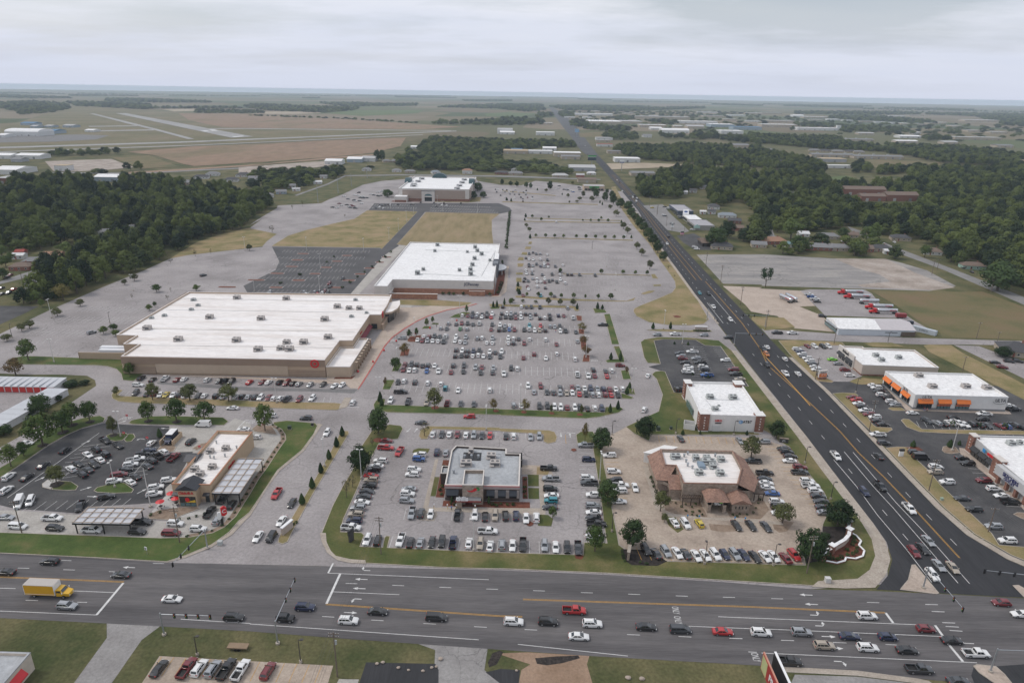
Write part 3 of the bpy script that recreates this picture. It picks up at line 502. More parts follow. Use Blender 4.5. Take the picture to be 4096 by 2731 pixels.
 'brownfield',0.35,0,[-749,1349,-688,1507,-576,1600,-487,1727,-296,1908,-262,1602,-288,1415,-349,1304,-450,1181,-436,1203,-515,1115,-547,1146,-668,1291]),('brown_field','brownfield',0.35,0,[-1607,3393,-1236,3475,-1234,3306,-702,3021,-191,2532,
 -323,2334,-839,2234,-934,2260,-1229,2677]),('scrub_field','drygrass2',0.35,0,[-716,1236,-675,1285,-537,1108,-578,1068,-630,1132]),('industrial_yard','dirtc',0.35,0,[-780,1153,-741,1179,-700,1207,-596,1085,-612,1050,-653,1013,-683,1023]),('pale_yard',
 'dirtc',0.35,0,[-442,1110,-390,1172,-336,1237,-295,1207,-322,1129,-357,1070,-410,1027]),('runway','runway',0.6,0,[-1835,3263,-1798,3284,-684,1838,-720,1782]),('taxiway','runway',0.6,0,[-1900,3175,-1885,3183,-1297,2407,-1053,2084,-786,1722,
 -790,1700,-1051,2053,-1294,2366]),('taxiway','runway',0.55,0,[-1057,1389,-779,1624,-640,1781,-191,2286,-187,2241,-647,1715,-760,1585,-1032,1355]),('taxiway','runway',0.5,0,[-985,1292,-712,1534,-617,1633,-269,2055,-266,2029,-609,1613,-703,1513,
 -974,1277]),('taxiway','runway',0.5,0,[-945,2185,-834,2222,-834,2222,-209,2287,-206,2261,-821,2185,-927,2144]),('apron','dark4',0.45,0,[-1232,1626,-1229,1734,-1124,1811,-1032,1789,-985,1650,-1024,1564,-1140,1501]),('runway_number','white',
 0.8,0,[-733,1820,-721,1861,-708,1840,-717,1796]),('runway_number','white',0.8,0,[-915,2053,-905,2068,-878,2028,-886,2009]),('runway_number','white',0.8,0,[-916,2109,-906,2125,-870,2067,-878,2046]),('ditch_bank','weeds',0.1,0,[-259,819,-253,
 924,-248,1001,-156,1035,-187,973,-204,927,-210,841,-216,792,-218,771,-241,760,-259,746]),('green_field','greenfield',0.6,0,[-991,3744,-999,4314,-595,4636,-551,3995,-742,3429]),('green_field','greenfield',0.6,0,[-180,4098,-22,4670,-29,4411,
 129,4383,34,3732,-83,3761,-151,3692]),('pale_field','palefield',0.6,0,[-1297,3477,-1345,3850,-1113,3994,-1017,3730,-1101,3549]),('pale_field','palefield',0.6,0,[-1950,3930,-1860,4128,-1689,3745,-1747,3643]),('pale_field','palefield',0.5,0,
 [167,1276,242,1299,397,1254,370,1203,268,1223,163,1171]),('pale_field','drygrass2',0.5,0,[202,2281,323,2384,315,2192,248,2064,188,2048]),('pale_field','drygrass2',0.5,0,[713,1462,794,1440,853,1403,784,1287,728,1278,661,1286]),('pale_field',
 'greenfield',0.5,0,[499,1107,542,1136,534,1048,502,986,510,1051,494,1077]),('rail_bed','dirt',0.4,0,[-571,1022,-502,1086,-424,1166,-348,1300,-280,1386,-275,1361,-340,1268,-434,1137,-416,1145,-493,1065,-560,1001]),('taxiway','runway',0.5,0,
 [-1327,2196,-1215,2273,-1192,2229,-1299,2155]),('taxiway','runway',0.5,0,[-1179,1994,-1062,2074,-1040,2032,-1148,1946]),('county_road','resid',0.3,0,[-673,988,-551,999,-486,1050,-403,1109,-409,1125,-494,1067,-559,1015,-684,1005]),('county_road',
 'resid',0.3,0,[-263,819,-253,930,-253,1029,-158,1053,-4,1057,128,1033,127,1022,-22,1039,-156,1040,-248,1015,-249,919,-259,814]),('neighbour_lot','dark2',0.03,0,[-314.9,371.9,-301.3,370.9,-272.9,371.7,-272,354.4,-272.1,339.1,-273.3,317.3]),
 ]
MARKS=[('yellow',0.45,[-135.32,143.08,-131.76,142.95,-99.04,141.88]),('yellow',0.45,[-45.13,135.04,-1.81,131.99,3.64,131.89]),('yellow',0.45,[3.84,137.94,60.75,136.63,63.59,136.50,94.03,135.35]),('white',0.6,[-98.95,141.46,-99.24,130.11]),('white',
 0.45,[-47.27,150.58,-47.59,146.59]),('white',0.6,[-44.34,146.36,-45.03,135.20]),('white',0.6,[94.08,135.35,94.16,131.88]),('white',0.6,[104.07,131.36,103.93,128.04]),('white',0.6,[103.74,125.15,103.93,120.17]),('white',0.16,[-132.28,138.93,
 -124.78,138.74]),('white',0.16,[-111.51,138.33,-99.42,137.93]),('white',0.16,[-126.47,131.01,-99.11,130.11]),('white',0.16,[-78.47,129.22,-61.47,128.22,-61.40,128.04,-6.59,124.27]),('white',0.16,[2.53,123.10,27.57,120.16]),('white',0.16,[-47.59,
 146.59,-5.03,145.07]),('white',0.16,[-44.47,139.54,-27.51,138.89]),('white',0.16,[51.77,133.04,59.50,132.76,62.30,132.71,99.91,131.45]),('white',0.16,[43.71,129.70,58.35,129.24,63.24,129.17,103.71,127.75]),('white',0.16,[58.56,121.71,106.94,
 119.91]),('white',0.16,[-129.62,146.56,-126.54,146.51]),('white',0.16,[-117.38,146.20,-114.26,146.15]),('white',0.16,[-105.11,145.76,-103.47,145.71]),('white',0.16,[-119.48,134.69,-116.40,134.64]),('white',0.16,[-106.53,134.33,-104.01,134.27]),
 ('white',0.16,[-120.24,149.95,-117.47,149.83]),('white',0.16,[-95.29,149.30,-92.29,149.28]),('white',0.16,[-42.07,142.73,-39.02,142.68]),('white',0.16,[-29.88,142.31,-26.81,142.22]),('white',0.16,[-17.66,141.90,-14.60,141.80]),('white',0.16,
 [-5.55,141.52,-2.54,141.47]),('white',0.16,[-44.95,130.88,-41.96,130.73]),('white',0.16,[-32.83,129.97,-29.84,129.82]),('white',0.16,[-20.11,129.13,-17.14,128.98]),('white',0.16,[-7.92,128.39,-4.92,128.24]),('white',0.16,[6.50,141.19,9.51,
 141.14]),('white',0.16,[18.74,140.78,21.77,140.73]),('white',0.16,[30.80,140.50,33.87,140.41]),('white',0.16,[42.93,140.17,45.99,140.08]),('white',0.16,[54.91,139.97,57.97,139.92]),('white',0.16,[4.14,127.73,7.14,127.62]),('white',0.16,[28.39,
 126.68,31.42,126.60]),('white',0.16,[40.53,126.35,43.54,126.24]),('white',0.16,[52.45,126.06,55.51,125.98]),('white',0.16,[55.61,121.98,57.51,121.89]),('white',0.16,[67.16,139.74,70.16,139.69]),('white',0.16,[64.51,125.70,67.56,125.63]),('white',
 0.16,[76.56,125.31,79.71,125.20]),('white',0.16,[88.69,124.92,91.26,124.84]),('white',0.2,[105.77,138.56,108.93,138.52]),('white',0.2,[105.98,136.09,109.14,136.01]),('white',0.2,[106.39,132.30,109.49,132.23]),('white',0.2,[106.47,131.05,109.57,
 130.90]),('white',0.2,[106.63,129.75,109.61,129.56]),('white',0.2,[107.51,125.75,109.94,125.63]),('white',0.16,[91.19,138.94,94.28,138.89]),('white',0.18,[114.36,210.91,114.26,193.56,113.09,177.27,113.02,161.27,112.25,146.97]),('white',0.18,
 [120.73,216.68,119.86,193.73,120.01,181.34,119.12,146.83]),('white',0.18,[123.81,216.38,122.49,184.73,122.75,167.76,122.10,146.65]),('yellow',0.45,[125.97,157.27,126.45,179.42,126.47,199.46,125.67,216.03,126.33,232.79,125.13,256.00,124.00,
 272.35,121.96,298.77,125.05,317.20]),('yellow',0.4,[125.45,317.22,129.40,361.96,132.29,452.04]),('white',0.2,[118.56,361.40,120.01,401.30]),('white',0.2,[125.70,361.77,127.54,420.21]),('white',0.16,[-155.16,178.78,-153.39,196.61,-151.32,221.38]),
 ('white',0.3,[-66.08,246.52,-61.11,246.40]),('yellow',0.15,[20.36,219.19,20.53,225.89]),('white',0.3,[21.29,227.69,24.42,227.45]),('white',0.18,[-149.95,231.56,-149.37,234.42,-145.84,234.27]),('white',0.3,[-102.48,226.85,-101.97,233.33,-96.62,
 232.77]),]
CARS=[("cars driving left on the front road",[-131,144.1,179,'sk',-122.3,148.5,177,'uk',-100.7,143.8,177,'sg',125.1,138.9,176,'hm',127.5,135,178,'sw']),("cars driving right on the front road",[-107.6,132.3,356,'us',-83.4,135.3,359,'sw',-65.7,
 129.4,358,'uk',-53.2,129.3,357,'jk',-49.7,133.2,359,'un',-38.1,129,358,'uw',-31.7,132.2,358,'sk',-17.2,130.5,357,'vk',1.5,129.5,358,'uw',9.8,129.7,357,'uk',16.4,133.6,358,'pr',16.8,125.2,358,'sw',20.4,129.3,359,'uw',33.2,128.6,358,'sk',41.2,
 127.9,0,'vg',51.2,127.5,358,'sr',60.3,127.4,357,'uw',63.5,118.7,357,'pk',70,127.7,358,'us',73.7,123.6,358,'ut',81,126.7,357,'sn',88.4,133.5,0,'uw',83.6,123.2,358,'uw',90,126.7,358,'hn',92.4,122.7,359,'sk',92.1,117.1,357,'pg',100.6,129.5,358,
 'hm',104.7,125.9,0,'sk',99,114.1,0,'sg',107.9,122,358,'pw']),("cars driving toward us on the dark highway",[165.9,1809.4,269,'uk',151.8,1460.5,270,'sk',158.7,1266.5,268,'sk',158.3,1236.4,267,'uk',141.1,901.5,268,'sw',143.8,858,268,'sk',146.9,
 858.4,269,'sk',146.2,846.7,268,'uw',142.5,801.4,268,'uk',145.5,816.5,270,'uw',131.1,572.1,267,'uw',120.3,420.5,269,'hc',125.8,419.3,269,'uk',120.9,390.8,268,'pw',124,366.4,269,'uw',126.6,319.7,270,'pg',125.7,312.2,270,'uo',121.1,298,268,'uk',
 126,287.9,269,'pw',115.7,212.4,268,'pw',114.7,189.4,269,'un',121.7,192.9,269,'pk',124.3,180.3,268,'pw',113.9,158.8,268,'um',117.4,160.4,269,'sk',121,164.1,271,'ss',113.6,149.2,269,'uw',117.6,153.2,268,'ss',121,152.4,266,'st']),("cars driving away on the dark highway",
 [169.2,1705.8,88,'sw',167.7,1442.2,91,'sk',159,1162.8,89,'sk',151.6,1023.4,89,'sw',151.1,996.8,92,'uk',150.2,858.7,92,'uk',150,840.6,91,'sw',149.8,831.3,92,'sg',138.8,603.2,91,'uk',129.6,322.6,90,'sw',132.6,306.3,90,'hw',131.8,288.1,91,'sw',
 131.1,212.7,89,'sk']),("cars by the mall entrance on the highway",[76.9,338.5,181,'us',86.8,339.9,181,'pw',101.9,339.2,181,'us',113.8,336,180,'uk']),("pickups on the cross street right of the highway",[142.8,344.9,178,'pk',151,344.9,182,'pw']),
 ("cars on the street between the front restaurants",[-71.2,160.9,267,'sw',-67.3,160.5,266,'jk',-73.1,182.6,269,'pr',-67,168.4,266,'sw',-66.8,177.8,268,'sk',-68,223.5,269,'uw']),("cars on the mall ring road",[-171.6,211.9,2,'sw',-110.6,242.7,
 180,'sw',-93.4,236.3,181,'uw',-79.1,234.8,179,'ug',-34.4,232.7,177,'sg',-16.2,238.6,181,'ur']),("cars on the mall lane right of the big lot",[-64.4,249.5,91,'uw',53.8,247.5,68,'uw',61.8,282.9,69,'sw']),("lower lane of the drive-through",[-141.3,
 163.7,356,'vw',-130.2,163.1,357,'uk',-119.2,162.5,357,'pw',-106,162,358,'uk',-96.2,161.7,0,'vm',-89.5,163.9,359,'uw']),("upper lane of the drive-through",[-147.8,167.9,359,'ss',-134,167.8,358,'pw',-107.1,166.6,358,'pk',-97.2,166.3,358,'uw']),
 ("drive-through lane beside the restaurant canopy",[-89.6,172.1,90,'pk',-85.7,168.3,91,'us',-88.6,179.5,90,'pg',-84.7,176.2,90,'uk']),("left aisle of the restaurant parking lot",[-157.7,182.1,86,'uw',-162.4,190,89,'uw',-156.4,189.7,87,'sk',
 -156,197.2,87,'sg',-154.9,207.2,87,'uk']),("middle block of the left restaurant lot",[-145.5,195.2,147,'uw',-145.1,198.5,328,'sk',-139.7,191.9,145,'uk',-145.5,204.6,325,'sw',-139.6,194.9,147,'sg',-139.5,198,325,'uk',-144.7,208.2,145,'uk',-139.5,
 201.4,143,'sw',-145.2,214.6,325,'pk',-139.4,204.7,145,'jk',-138.5,211,325,'uk']),("left rank of the block facing the restaurant",[-127.3,188.2,23,'uw',-127.8,192,22,'vm',-127.5,195.1,23,'sk',-127.5,198.5,22,'uw',-127.6,202,23,'pw',-127.1,205.5,
 23,'uk',-126.4,208.2,25,'sn']),("right rank of the block facing the restaurant",[-122,187.9,149,'sw',-121.9,191.1,146,'sk',-121.5,197.8,146,'sg',-121.7,201.2,146,'uk',-121.5,204.6,144,'pk',-120.6,207.2,144,'uw']),("cars moving around the left restaurant",
 [-128,213.4,86,'hw',-115.5,203.8,82,'pm',-114.6,214.9,83,'uk']),("cars behind the left restaurant",[-115.9,227.8,179,'Vw',-99.5,224.9,179,'sw',-92.9,219,180,'hw']),("cars by the red patio umbrellas",[-124.7,179.3,22,'uk',-110.9,181.3,20,'uw',
 -112.3,185.1,22,'uw',-110.3,189.3,21,'uw']),("stalls above the striped drive-through canopy",[-148.8,175.1,293,'Vw',-146.3,176.4,293,'vw',-129.6,174.1,289,'pk']),("row along the beige store's front wall",[-161.3,270.5,89,'uk',-155.7,269.1,
 91,'sk',-150.9,270.4,91,'pw',-145.2,269.5,87,'sm',-142.5,270.2,88,'sw',-132.2,269.7,86,'uw',-126.7,268.7,263,'hg',-124.1,268.6,82,'pk',-121.2,268.6,263,'uk',-113.2,268.1,80,'sr',-107.9,268.3,259,'sm',-105.1,268.4,79,'sw',-100.1,268.4,80,'uk',
 -97.1,267.9,259,'vm',-94.3,267.6,78,'sk',-91.6,267.2,79,'ss',-86.5,266.4,256,'hs',-81.1,267,256,'hk',-75.9,266,254,'sw',-72.9,266.7,255,'hw']),("row by the grass strip below the beige store",[-155.7,255.3,277,'uk',-150.6,254.4,98,'sg',-147.7,
 254.8,97,'um',-144.9,254.1,279,'sw',-142.5,254,276,'sy',-139.5,254,276,'sw',-137,253.9,95,'hk',-134.5,253.4,95,'sw',-129.1,253.6,272,'sk',-126.6,253.7,93,'sw',-121.6,253.4,92,'jk',-118.4,253,90,'ss',-113.7,253.7,90,'uw',-110.9,253.6,90,'hk',
 -108.3,253.4,92,'ss',-105.4,253.1,88,'ug',-103,252.8,268,'uw',-99.8,252.9,268,'sm',-97.4,252.2,87,'hw',-94.7,252.1,86,'uw',-91.7,251.8,85,'pg',-86.7,251.7,266,'um',-81.8,253,265,'uw']),("aisle below the beige store",[-158.9,263.2,0,'uw']),
 ("row behind the grey-roofed restaurant",[-28.9,223.6,91,'sw',-25.5,223.7,269,'sg',-22.7,223.8,89,'sw',-19.7,223.8,270,'sm',-16.5,223.6,89,'sw',-13.6,223.5,270,'us',-10.6,223.4,269,'sg',-7.6,223.5,269,'sr',-1.7,223.1,90,'sk',1.2,223.2,90,'uw',
 7.4,222.9,272,'ss',10.7,223.3,269,'us']),("outer left column of the grey-roofed restaurant",[-45.9,165.8,355,'pw',-45.7,169.1,176,'un',-45.9,172.3,176,'ut',-46,175.6,177,'us',-45.5,178.8,356,'sw',-45.6,181.9,177,'sg',-45.3,184.9,355,'sg',-45,
 188,177,'uk',-45.2,191.5,176,'ut',-45.7,194.2,357,'sr',-45.5,197.7,177,'jk',-45.1,200.4,176,'sw',-44.5,203.8,175,'uw',-44.2,212.7,358,'pr',-45,218.1,358,'sm']),("inner left column beside the grey-roofed restaurant",[-31.9,180,355,'us',-32.2,
 183.8,357,'uw',-32.1,186.7,177,'ss',-32.3,195.3,176,'uw',-32.2,198.5,355,'uw',-31.4,205.2,357,'jb',-31.5,208.3,175,'uw']),("two stalls left of the grey roof",[-25.8,210.4,90,'un',-22.7,210.1,92,'ss']),("aisle left of the grey-roofed restaurant",
 [-39,210.2,262,'pr']),("row before the grey-roofed restaurant's door",[-29.3,173.4,270,'ps',-26.5,173.5,89,'ug',-23.6,173.1,270,'hw',-15.5,173,90,'pg',-10.3,172.9,270,'uw',-7.2,172.4,90,'sk',-4.2,172.8,269,'ut',-1.1,172.9,94,'uk',2.1,173,90,
 'un',5.1,171.9,270,'sw',8.2,172.3,89,'uw']),("inner right column beside the grey-roofed restaurant",[13.2,200.7,0,'pk',12.5,177.8,180,'sg',13.1,188,1,'uk',12.9,181.1,180,'jc',13.5,194,179,'ps',13.3,184.2,181,'sw']),("outer right column beside the grey-roofed restaurant",
 [27.3,217.1,180,'ps',25.7,195.1,0,'uw',27.3,206.9,0,'un',26,191.8,180,'pg',25.8,178.9,359,'us',26.6,184.9,179,'uw',24.3,163.3,0,'sw',25.3,172.5,181,'sk',25.7,175.5,181,'sw',25.9,169.4,358,'pk']),("front row below the grey-roofed restaurant",
 [-40,160.2,268,'uw',-37,160,89,'uk',-30.6,160.3,267,'pw',-27.7,159.4,88,'sk',-24.9,159.4,88,'ss',-21.7,159.7,267,'sk',-18.9,159.9,269,'uk',-15.7,159.6,89,'pn',-11.2,159.6,87,'sw',-8,159.2,268,'ut',-5.2,158.4,87,'sw',-1.9,159,90,'us',1.1,158.8,
 269,'sw',4,159.1,268,'pk',10.1,158.9,268,'us',13.2,158.4,268,'sw',16.4,158.2,268,'uk',19.5,158,268,'pg']),("aisle before the grey-roofed restaurant",[-6.1,165.1,358,'pw']),("left column of the tan concrete lot",[35,209.9,183,'uw',35,199.1,
 1,'uw',34.8,193.5,183,'uk',34.3,181.4,1,'sw',35.4,187.3,181,'uw',35.9,190.6,1,'pw']),("aisle of the tan concrete lot",[40.6,189.6,270,'sw']),("row behind the tile-roofed restaurant",[63,223.2,95,'sg',84.7,222.4,274,'ss']),("front row of the tan concrete lot",
 [38.4,157.8,282,'uk',41,156.2,102,'sg',43.8,157,282,'us',46.9,156.6,282,'sw',49.2,156.2,101,'sg',51.9,155.5,281,'sw',54.5,155.8,282,'sw',57.3,156.1,282,'uw',60,156.2,282,'hn',62.8,156.3,282,'us',65.3,156.2,282,'sn',68.1,155.5,283,'sk',71,155.7,
 284,'sw',73.4,155.8,282,'sw',76.4,155.2,101,'sm',79.3,156.4,281,'ur']),("row before the tile-roofed restaurant's porch",[49.2,170.8,101,'sw',52.4,170.3,281,'uw',56.6,170.6,100,'hy',67.4,169.8,279,'sk',71.7,169.9,280,'sk',76,169.5,280,'sg']),
 ("inner right column of the tan concrete lot",[84.7,207.5,178,'pg',93.3,221.7,177,'us',84.9,196.2,358,'sg',86.1,199.8,359,'pk',84.4,193.6,356,'sw',83.8,190.8,357,'sw',84.2,187.4,176,'sb',84,182.8,358,'uw',83.4,179.7,358,'uk',82.6,176.7,178,
 'sw']),("outer right column of the tan concrete lot",[98.9,216.9,177,'sk',99.1,214.6,358,'uk',97.7,208.3,177,'sw',99.2,211.6,359,'sk',98.3,200.5,358,'pg',99.7,204,358,'um',98.6,195.3,358,'uw',98.5,192.2,359,'pw',98.8,189.3,1,'uw',98.5,186.3,
 359,'sg',98.2,183.3,177,'sg',97.4,180.1,359,'sg',96.6,177.1,359,'ss']),("left rank of the phone shop's back lot",[82.6,311,179,'ug',82.5,307.2,178,'us',82.7,304.3,357,'um',82.4,298.8,177,'uk',81,287.5,356,'pw',81.8,290.6,178,'uw',82.8,293.7,
 358,'uw']),("middle rank of the phone shop's back lot",[89.4,313.6,180,'pw',89.1,304.6,179,'us',89.6,299.1,181,'pk',89.8,294.3,1,'uw',89.1,290.6,180,'vg',88.9,284,180,'pb']),("right rank of the phone shop's back lot",[102.8,303,179,'uw',103.1,
 291.4,181,'vm',102.5,285.8,180,'pk',102.7,280.4,180,'st']),("stalls left of the white-roofed phone shop",[71.6,268,90,'uk',74.3,268.7,91,'sk']),("left rank of the lot behind the orange sign",[143.9,320.1,357,'uw',144.4,316.9,178,'sn',143.7,
 313.1,179,'uw',143.6,310,177,'sg',144.1,307.8,176,'uw',143.8,303.9,179,'uw',143.8,300.6,178,'sg',143.3,297,356,'sw',142.5,293.2,178,'uw',142.5,286.9,358,'uk']),("back rank of the lot behind the orange sign",[151.1,324.9,275,'sm',154.7,324.9,
 276,'uw',158.9,324.8,275,'uk',161.9,325.2,274,'uw']),("stalls at the beige-walled store's entrance",[156,306.9,1,'sl',156.2,301.4,0,'ss',156,293.5,359,'um',155.2,287,2,'uw']),("stalls by the orange-awning store's left wall",[160.6,276,359,
 'sw',160.6,273.4,180,'uw',159.8,269.8,180,'sk',159.2,265.9,0,'uw',160.4,262.9,0,'uk',159.9,259.2,0,'uw',159.7,255.8,180,'us']),("outer rank beside the orange-awning store",[145.1,262.9,179,'sm',145.5,260.1,181,'ur',144.9,256.8,181,'sw',145,
 253.9,359,'sk',144.5,249.7,180,'pw',144.2,246.3,177,'um',145.4,244.1,179,'uw',144.7,240.7,0,'sk',145.4,237.8,359,'sk']),("aisle before the orange-awning store",[139,229.1,179,'pw',138,222.6,0,'ug',162.9,248.6,1,'sw',177.4,245.1,359,'sk',188.3,
 244,180,'uk',191.9,248.6,180,'pw']),("far right of the orange-awning store",[208.1,257.1,0,'sw',207.4,253.7,1,'pk']),("row before the orange-awning store",[164.7,241.7,284,'ug',167.5,239.8,102,'us',169.9,239.6,102,'sk',173.1,240.2,102,'uw',
 175.9,240.1,283,'pw',178.1,239.1,282,'sw',180.7,239.8,103,'uk',183.4,238.8,102,'uk',186.5,238.6,281,'sg',191.3,238.3,100,'sm',193.8,238.1,102,'hb',197.6,239.3,102,'ug',199.3,236.5,102,'uk']),("outer rank of the lower right strip mall",[145.8,
 215.9,359,'ug',145.8,212.2,358,'Vk',145.2,202.4,176,'ut',147.6,206,359,'uw',145.6,196.2,180,'uw',144.6,186.5,177,'sg',144.5,180.4,177,'uk',144.8,171.6,177,'us',144.3,164.8,179,'uw']),("inner rank of the lower right strip mall",[160.7,212.5,
 0,'sk',160.3,208.7,180,'uk',158.6,197.5,179,'um',158.8,192.5,359,'uw',158.6,188.5,181,'sw',159,184.8,0,'pk']),("driveway cars behind the orange-awning store",[234.9,306.5,342,'sk',234.4,300.5,341,'um',243,308.5,339,'sk',247.5,308.7,338,'uk']),
 ("cars in the tanker yard",[191,421.4,353,'pw',190.5,415.8,351,'pb',190.6,411.3,353,'pw',189.8,405.7,351,'sk',180.5,376,351,'uk']),("topmost rank of the big lot",[-5.8,383.7,90,'uk',5.2,384.3,90,'uw',8.2,384,93,'sg',11.1,383.9,271,'uk',16.2,
 384.2,270,'pk',32.6,383.6,92,'us']),("second rank of the big lot",[-28.4,365.9,89,'uw',-22.8,369.8,271,'uk',-20.1,368.9,91,'uw',-17.4,369.4,89,'sk',-14.7,370.2,271,'uk',-11.6,369.3,270,'uw',-6.2,370.3,91,'ug',-3.3,369.8,269,'uw',-0.9,370.3,
 269,'us',1.8,369,268,'ug',4.7,371.3,89,'uw',7.6,370.4,89,'uk',10.1,370.1,91,'sg',13.2,370.3,90,'ug',21.2,369.7,91,'ug',26.2,368.7,90,'un',29.4,368.5,270,'sm',34.4,364.6,89,'pw']),("third rank of the big lot",[-25.4,365.5,270,'sm',-22.7,364.2,
 89,'sn',-20.3,363.7,89,'us',-17.3,363.9,268,'sw',-14.5,365.1,90,'uk',-12.1,363.6,271,'sr',-6.8,362.8,89,'sk',-3.9,364,269,'uk',-0.9,363.8,268,'pk',1.9,362.9,270,'um',4.8,363.7,271,'uw',10.1,363.7,270,'us',15.5,363,90,'uk',18.2,363.8,91,'uw',
 21.2,362.9,88,'pk']),("fourth rank of the big lot",[-35,351.1,91,'us',-30.7,350.4,90,'sg',-27.7,351.9,270,'um',-24.5,351.7,270,'uk',-21.5,350.5,269,'sg',-18.1,352,90,'pw',-11,350.5,269,'ug',-6.7,349.8,271,'uw',-3.9,349,269,'ss',-1.4,349.5,
 89,'sw',9.4,349.7,272,'uc',15.4,349.6,269,'ur',20.6,349.3,90,'us',23.1,348.5,269,'hs',25.9,349.6,269,'uk']),("fifth rank of the big lot",[-38.3,342.9,91,'hs',-35.1,342.7,270,'sg',-27.9,343.1,91,'se',-24.3,342.4,89,'hs',-11.3,342.5,270,'sm',
 -7.1,342,90,'uk',-4.3,342.5,270,'uk',-1.6,342.6,270,'hb',1.2,342.4,270,'um',6.4,342.7,267,'uk',9.2,343.2,90,'pw',12,342,270,'uw',14.7,342.2,270,'ut',17.7,342.3,92,'uk',25.7,341.6,270,'uw',28.5,342.3,270,'pk',34,340.8,271,'sg']),("sixth rank of the big lot",
 [-45.7,329.8,91,'sw',-42.9,329.6,90,'um',-40.3,330.4,270,'ug',-37.5,330.2,270,'sg',-34.6,329.8,90,'pw',-29,329.8,269,'uw',-24,329.7,270,'us',-17.9,328.3,89,'us',-15.5,329.1,89,'uw',-10.1,328.7,269,'us',-1.9,329.1,270,'uw',0.7,328.7,89,'uw',
 3.4,328.8,91,'sg',9,328.3,90,'hw',17.3,328.2,90,'uw',33.5,326.4,90,'ss']),("seventh rank of the big lot",[-48.3,324.6,273,'sw',-45.7,323.4,269,'um',-43.1,323.6,270,'us',-40.4,323.4,271,'sw',-37.6,323.2,90,'sw',-34.7,322.8,270,'pg',-29.1,323.9,
 268,'sw',-26.4,322.7,91,'sw',-23.8,322.2,272,'ss',-12.8,321.9,90,'sw',-10,321.9,90,'sw',-1.9,322.4,91,'sw',0.7,322.1,91,'ug',6.2,322,270,'um',22.5,321.5,270,'sm']),("eighth rank of the big lot",[-27.4,310.9,89,'ug',-24.3,310.1,267,'uw',-21.7,
 309.6,90,'ug',-18.8,309.6,271,'un',-16,310.5,271,'uk',-10.8,308.9,269,'uw',-8.1,308.8,90,'sg',-5,310,269,'uw',10.8,307.2,90,'um',21.9,308.2,91,'hw']),("ninth rank of the big lot",[-27.2,302.9,91,'uk',-24.3,303.5,270,'sk',-21.7,303.9,89,'uk',
 -18.8,303.6,90,'sw',-16.2,304.5,90,'uw',-13.6,303.6,269,'sw',-10.6,303,271,'sg',-5.5,303.2,269,'ug',5.6,302.5,90,'sm',16.4,302.4,268,'sw',30.3,301.6,90,'uw']),("tenth rank of the big lot",[-49.5,291.3,91,'um',-46.6,291.4,270,'ug',-44,291.2,
 91,'uk',-41.2,290.3,91,'sk',-38.8,290.6,88,'ug',-35.7,290.5,271,'sw',-27.1,290.9,90,'ug',-22.1,291.1,270,'ug',-16.6,289,269,'us',-13.7,289.4,270,'sm',-8.4,288.7,271,'hs',-0.2,288.7,270,'uk',2.6,288.5,90,'uw',37.6,288.7,91,'ug',43.1,287.2,90,
 'sg',46,288,92,'uw']),("eleventh rank of the big lot",[-49.3,284.9,269,'um',-46.5,284.6,269,'sw',-44.1,284.8,88,'uw',-38.5,283.7,271,'hb',-33.2,284.2,272,'pw',-27.4,283.2,91,'sm',-21.9,284.1,272,'sk',-14,283,271,'sk',-8.6,283.4,91,'sg',-3.4,
 282.3,270,'pw',29.8,282.7,89,'pw',34.6,281.6,269,'pw',37.5,281.8,90,'sm',43,281.4,90,'sr']),("twelfth rank of the big lot",[-49.5,270.7,271,'hk',-47,272,90,'uw',-42.1,271,90,'ug',-36.4,270.4,90,'uw',-30.6,269.9,91,'hw',7.3,269.2,271,'uw',12.7,
 269.1,272,'um',21,267.7,90,'ug',26.3,268.7,89,'sm',28.9,268.2,270,'ss',31.7,267.3,271,'sw',34.3,267.6,270,'un',37.2,267.4,271,'ss',39.8,267.2,91,'un',42.5,267.1,90,'sm',45.1,267.2,270,'sw',48,267.6,89,'uw']),("thirteenth rank of the big lot",
 [-28.2,265.1,90,'jc',-22.6,263.5,270,'sw',-9.2,264.1,91,'uw',9.7,262.9,89,'ss',15.2,263,269,'sg',18,262.7,90,'sg',20.8,262.1,269,'us',23.6,262.5,269,'st',26,262.6,272,'hw',28.9,261.8,88,'sr',31.7,261.4,268,'uk',34.4,261.3,90,'us',37,261.4,
 90,'uw',39.8,261.5,90,'um',42.3,261.3,90,'sr',45.2,261.1,269,'uk']),("frontmost rank of the big lot",[-49.4,252.1,269,'uw',-42.1,251.1,270,'pk',-34.4,250.4,270,'ut',-26,250.4,88,'pm',-20.5,250.2,271,'sg',-15.1,250,271,'sg',1.1,249.6,92,'us',
 4.2,249.2,90,'sw',11.6,249,270,'uk',14.8,249.3,271,'uk',17.7,248.5,270,'uw',20.2,248.3,268,'uw',22.8,248.4,90,'sm',25.9,248.2,271,'uw',28,248.1,271,'uk',30.9,247.7,93,'sk',33.9,248.1,91,'uw',36.8,247.9,270,'un']),("aisles of the big lot",[-46.6,
 260.5,1,'pk',-56.5,326.7,180,'us',49.9,353.3,179,'pk',51,294.3,1,'um']),("upper ranks of the half-empty lot",[9.6,511.2,89,'sg',11.9,506.5,90,'sw',12.4,525.6,268,'ug',15.5,530.6,89,'sg',15.1,506,268,'sw',18,525.3,270,'sg',20.4,506.4,90,'uw',
 21.1,525.5,89,'us',26.5,523.9,90,'sw',25.9,504.6,270,'uk']),("middle ranks of the half-empty lot",[8.9,472.5,88,'sw',11.5,490.4,91,'ug',11.5,484.6,90,'sk',13.5,472.1,90,'uw',14.4,486.2,270,'ss',17.2,490.8,271,'ug',20,485.2,90,'sn',22.9,491.9,
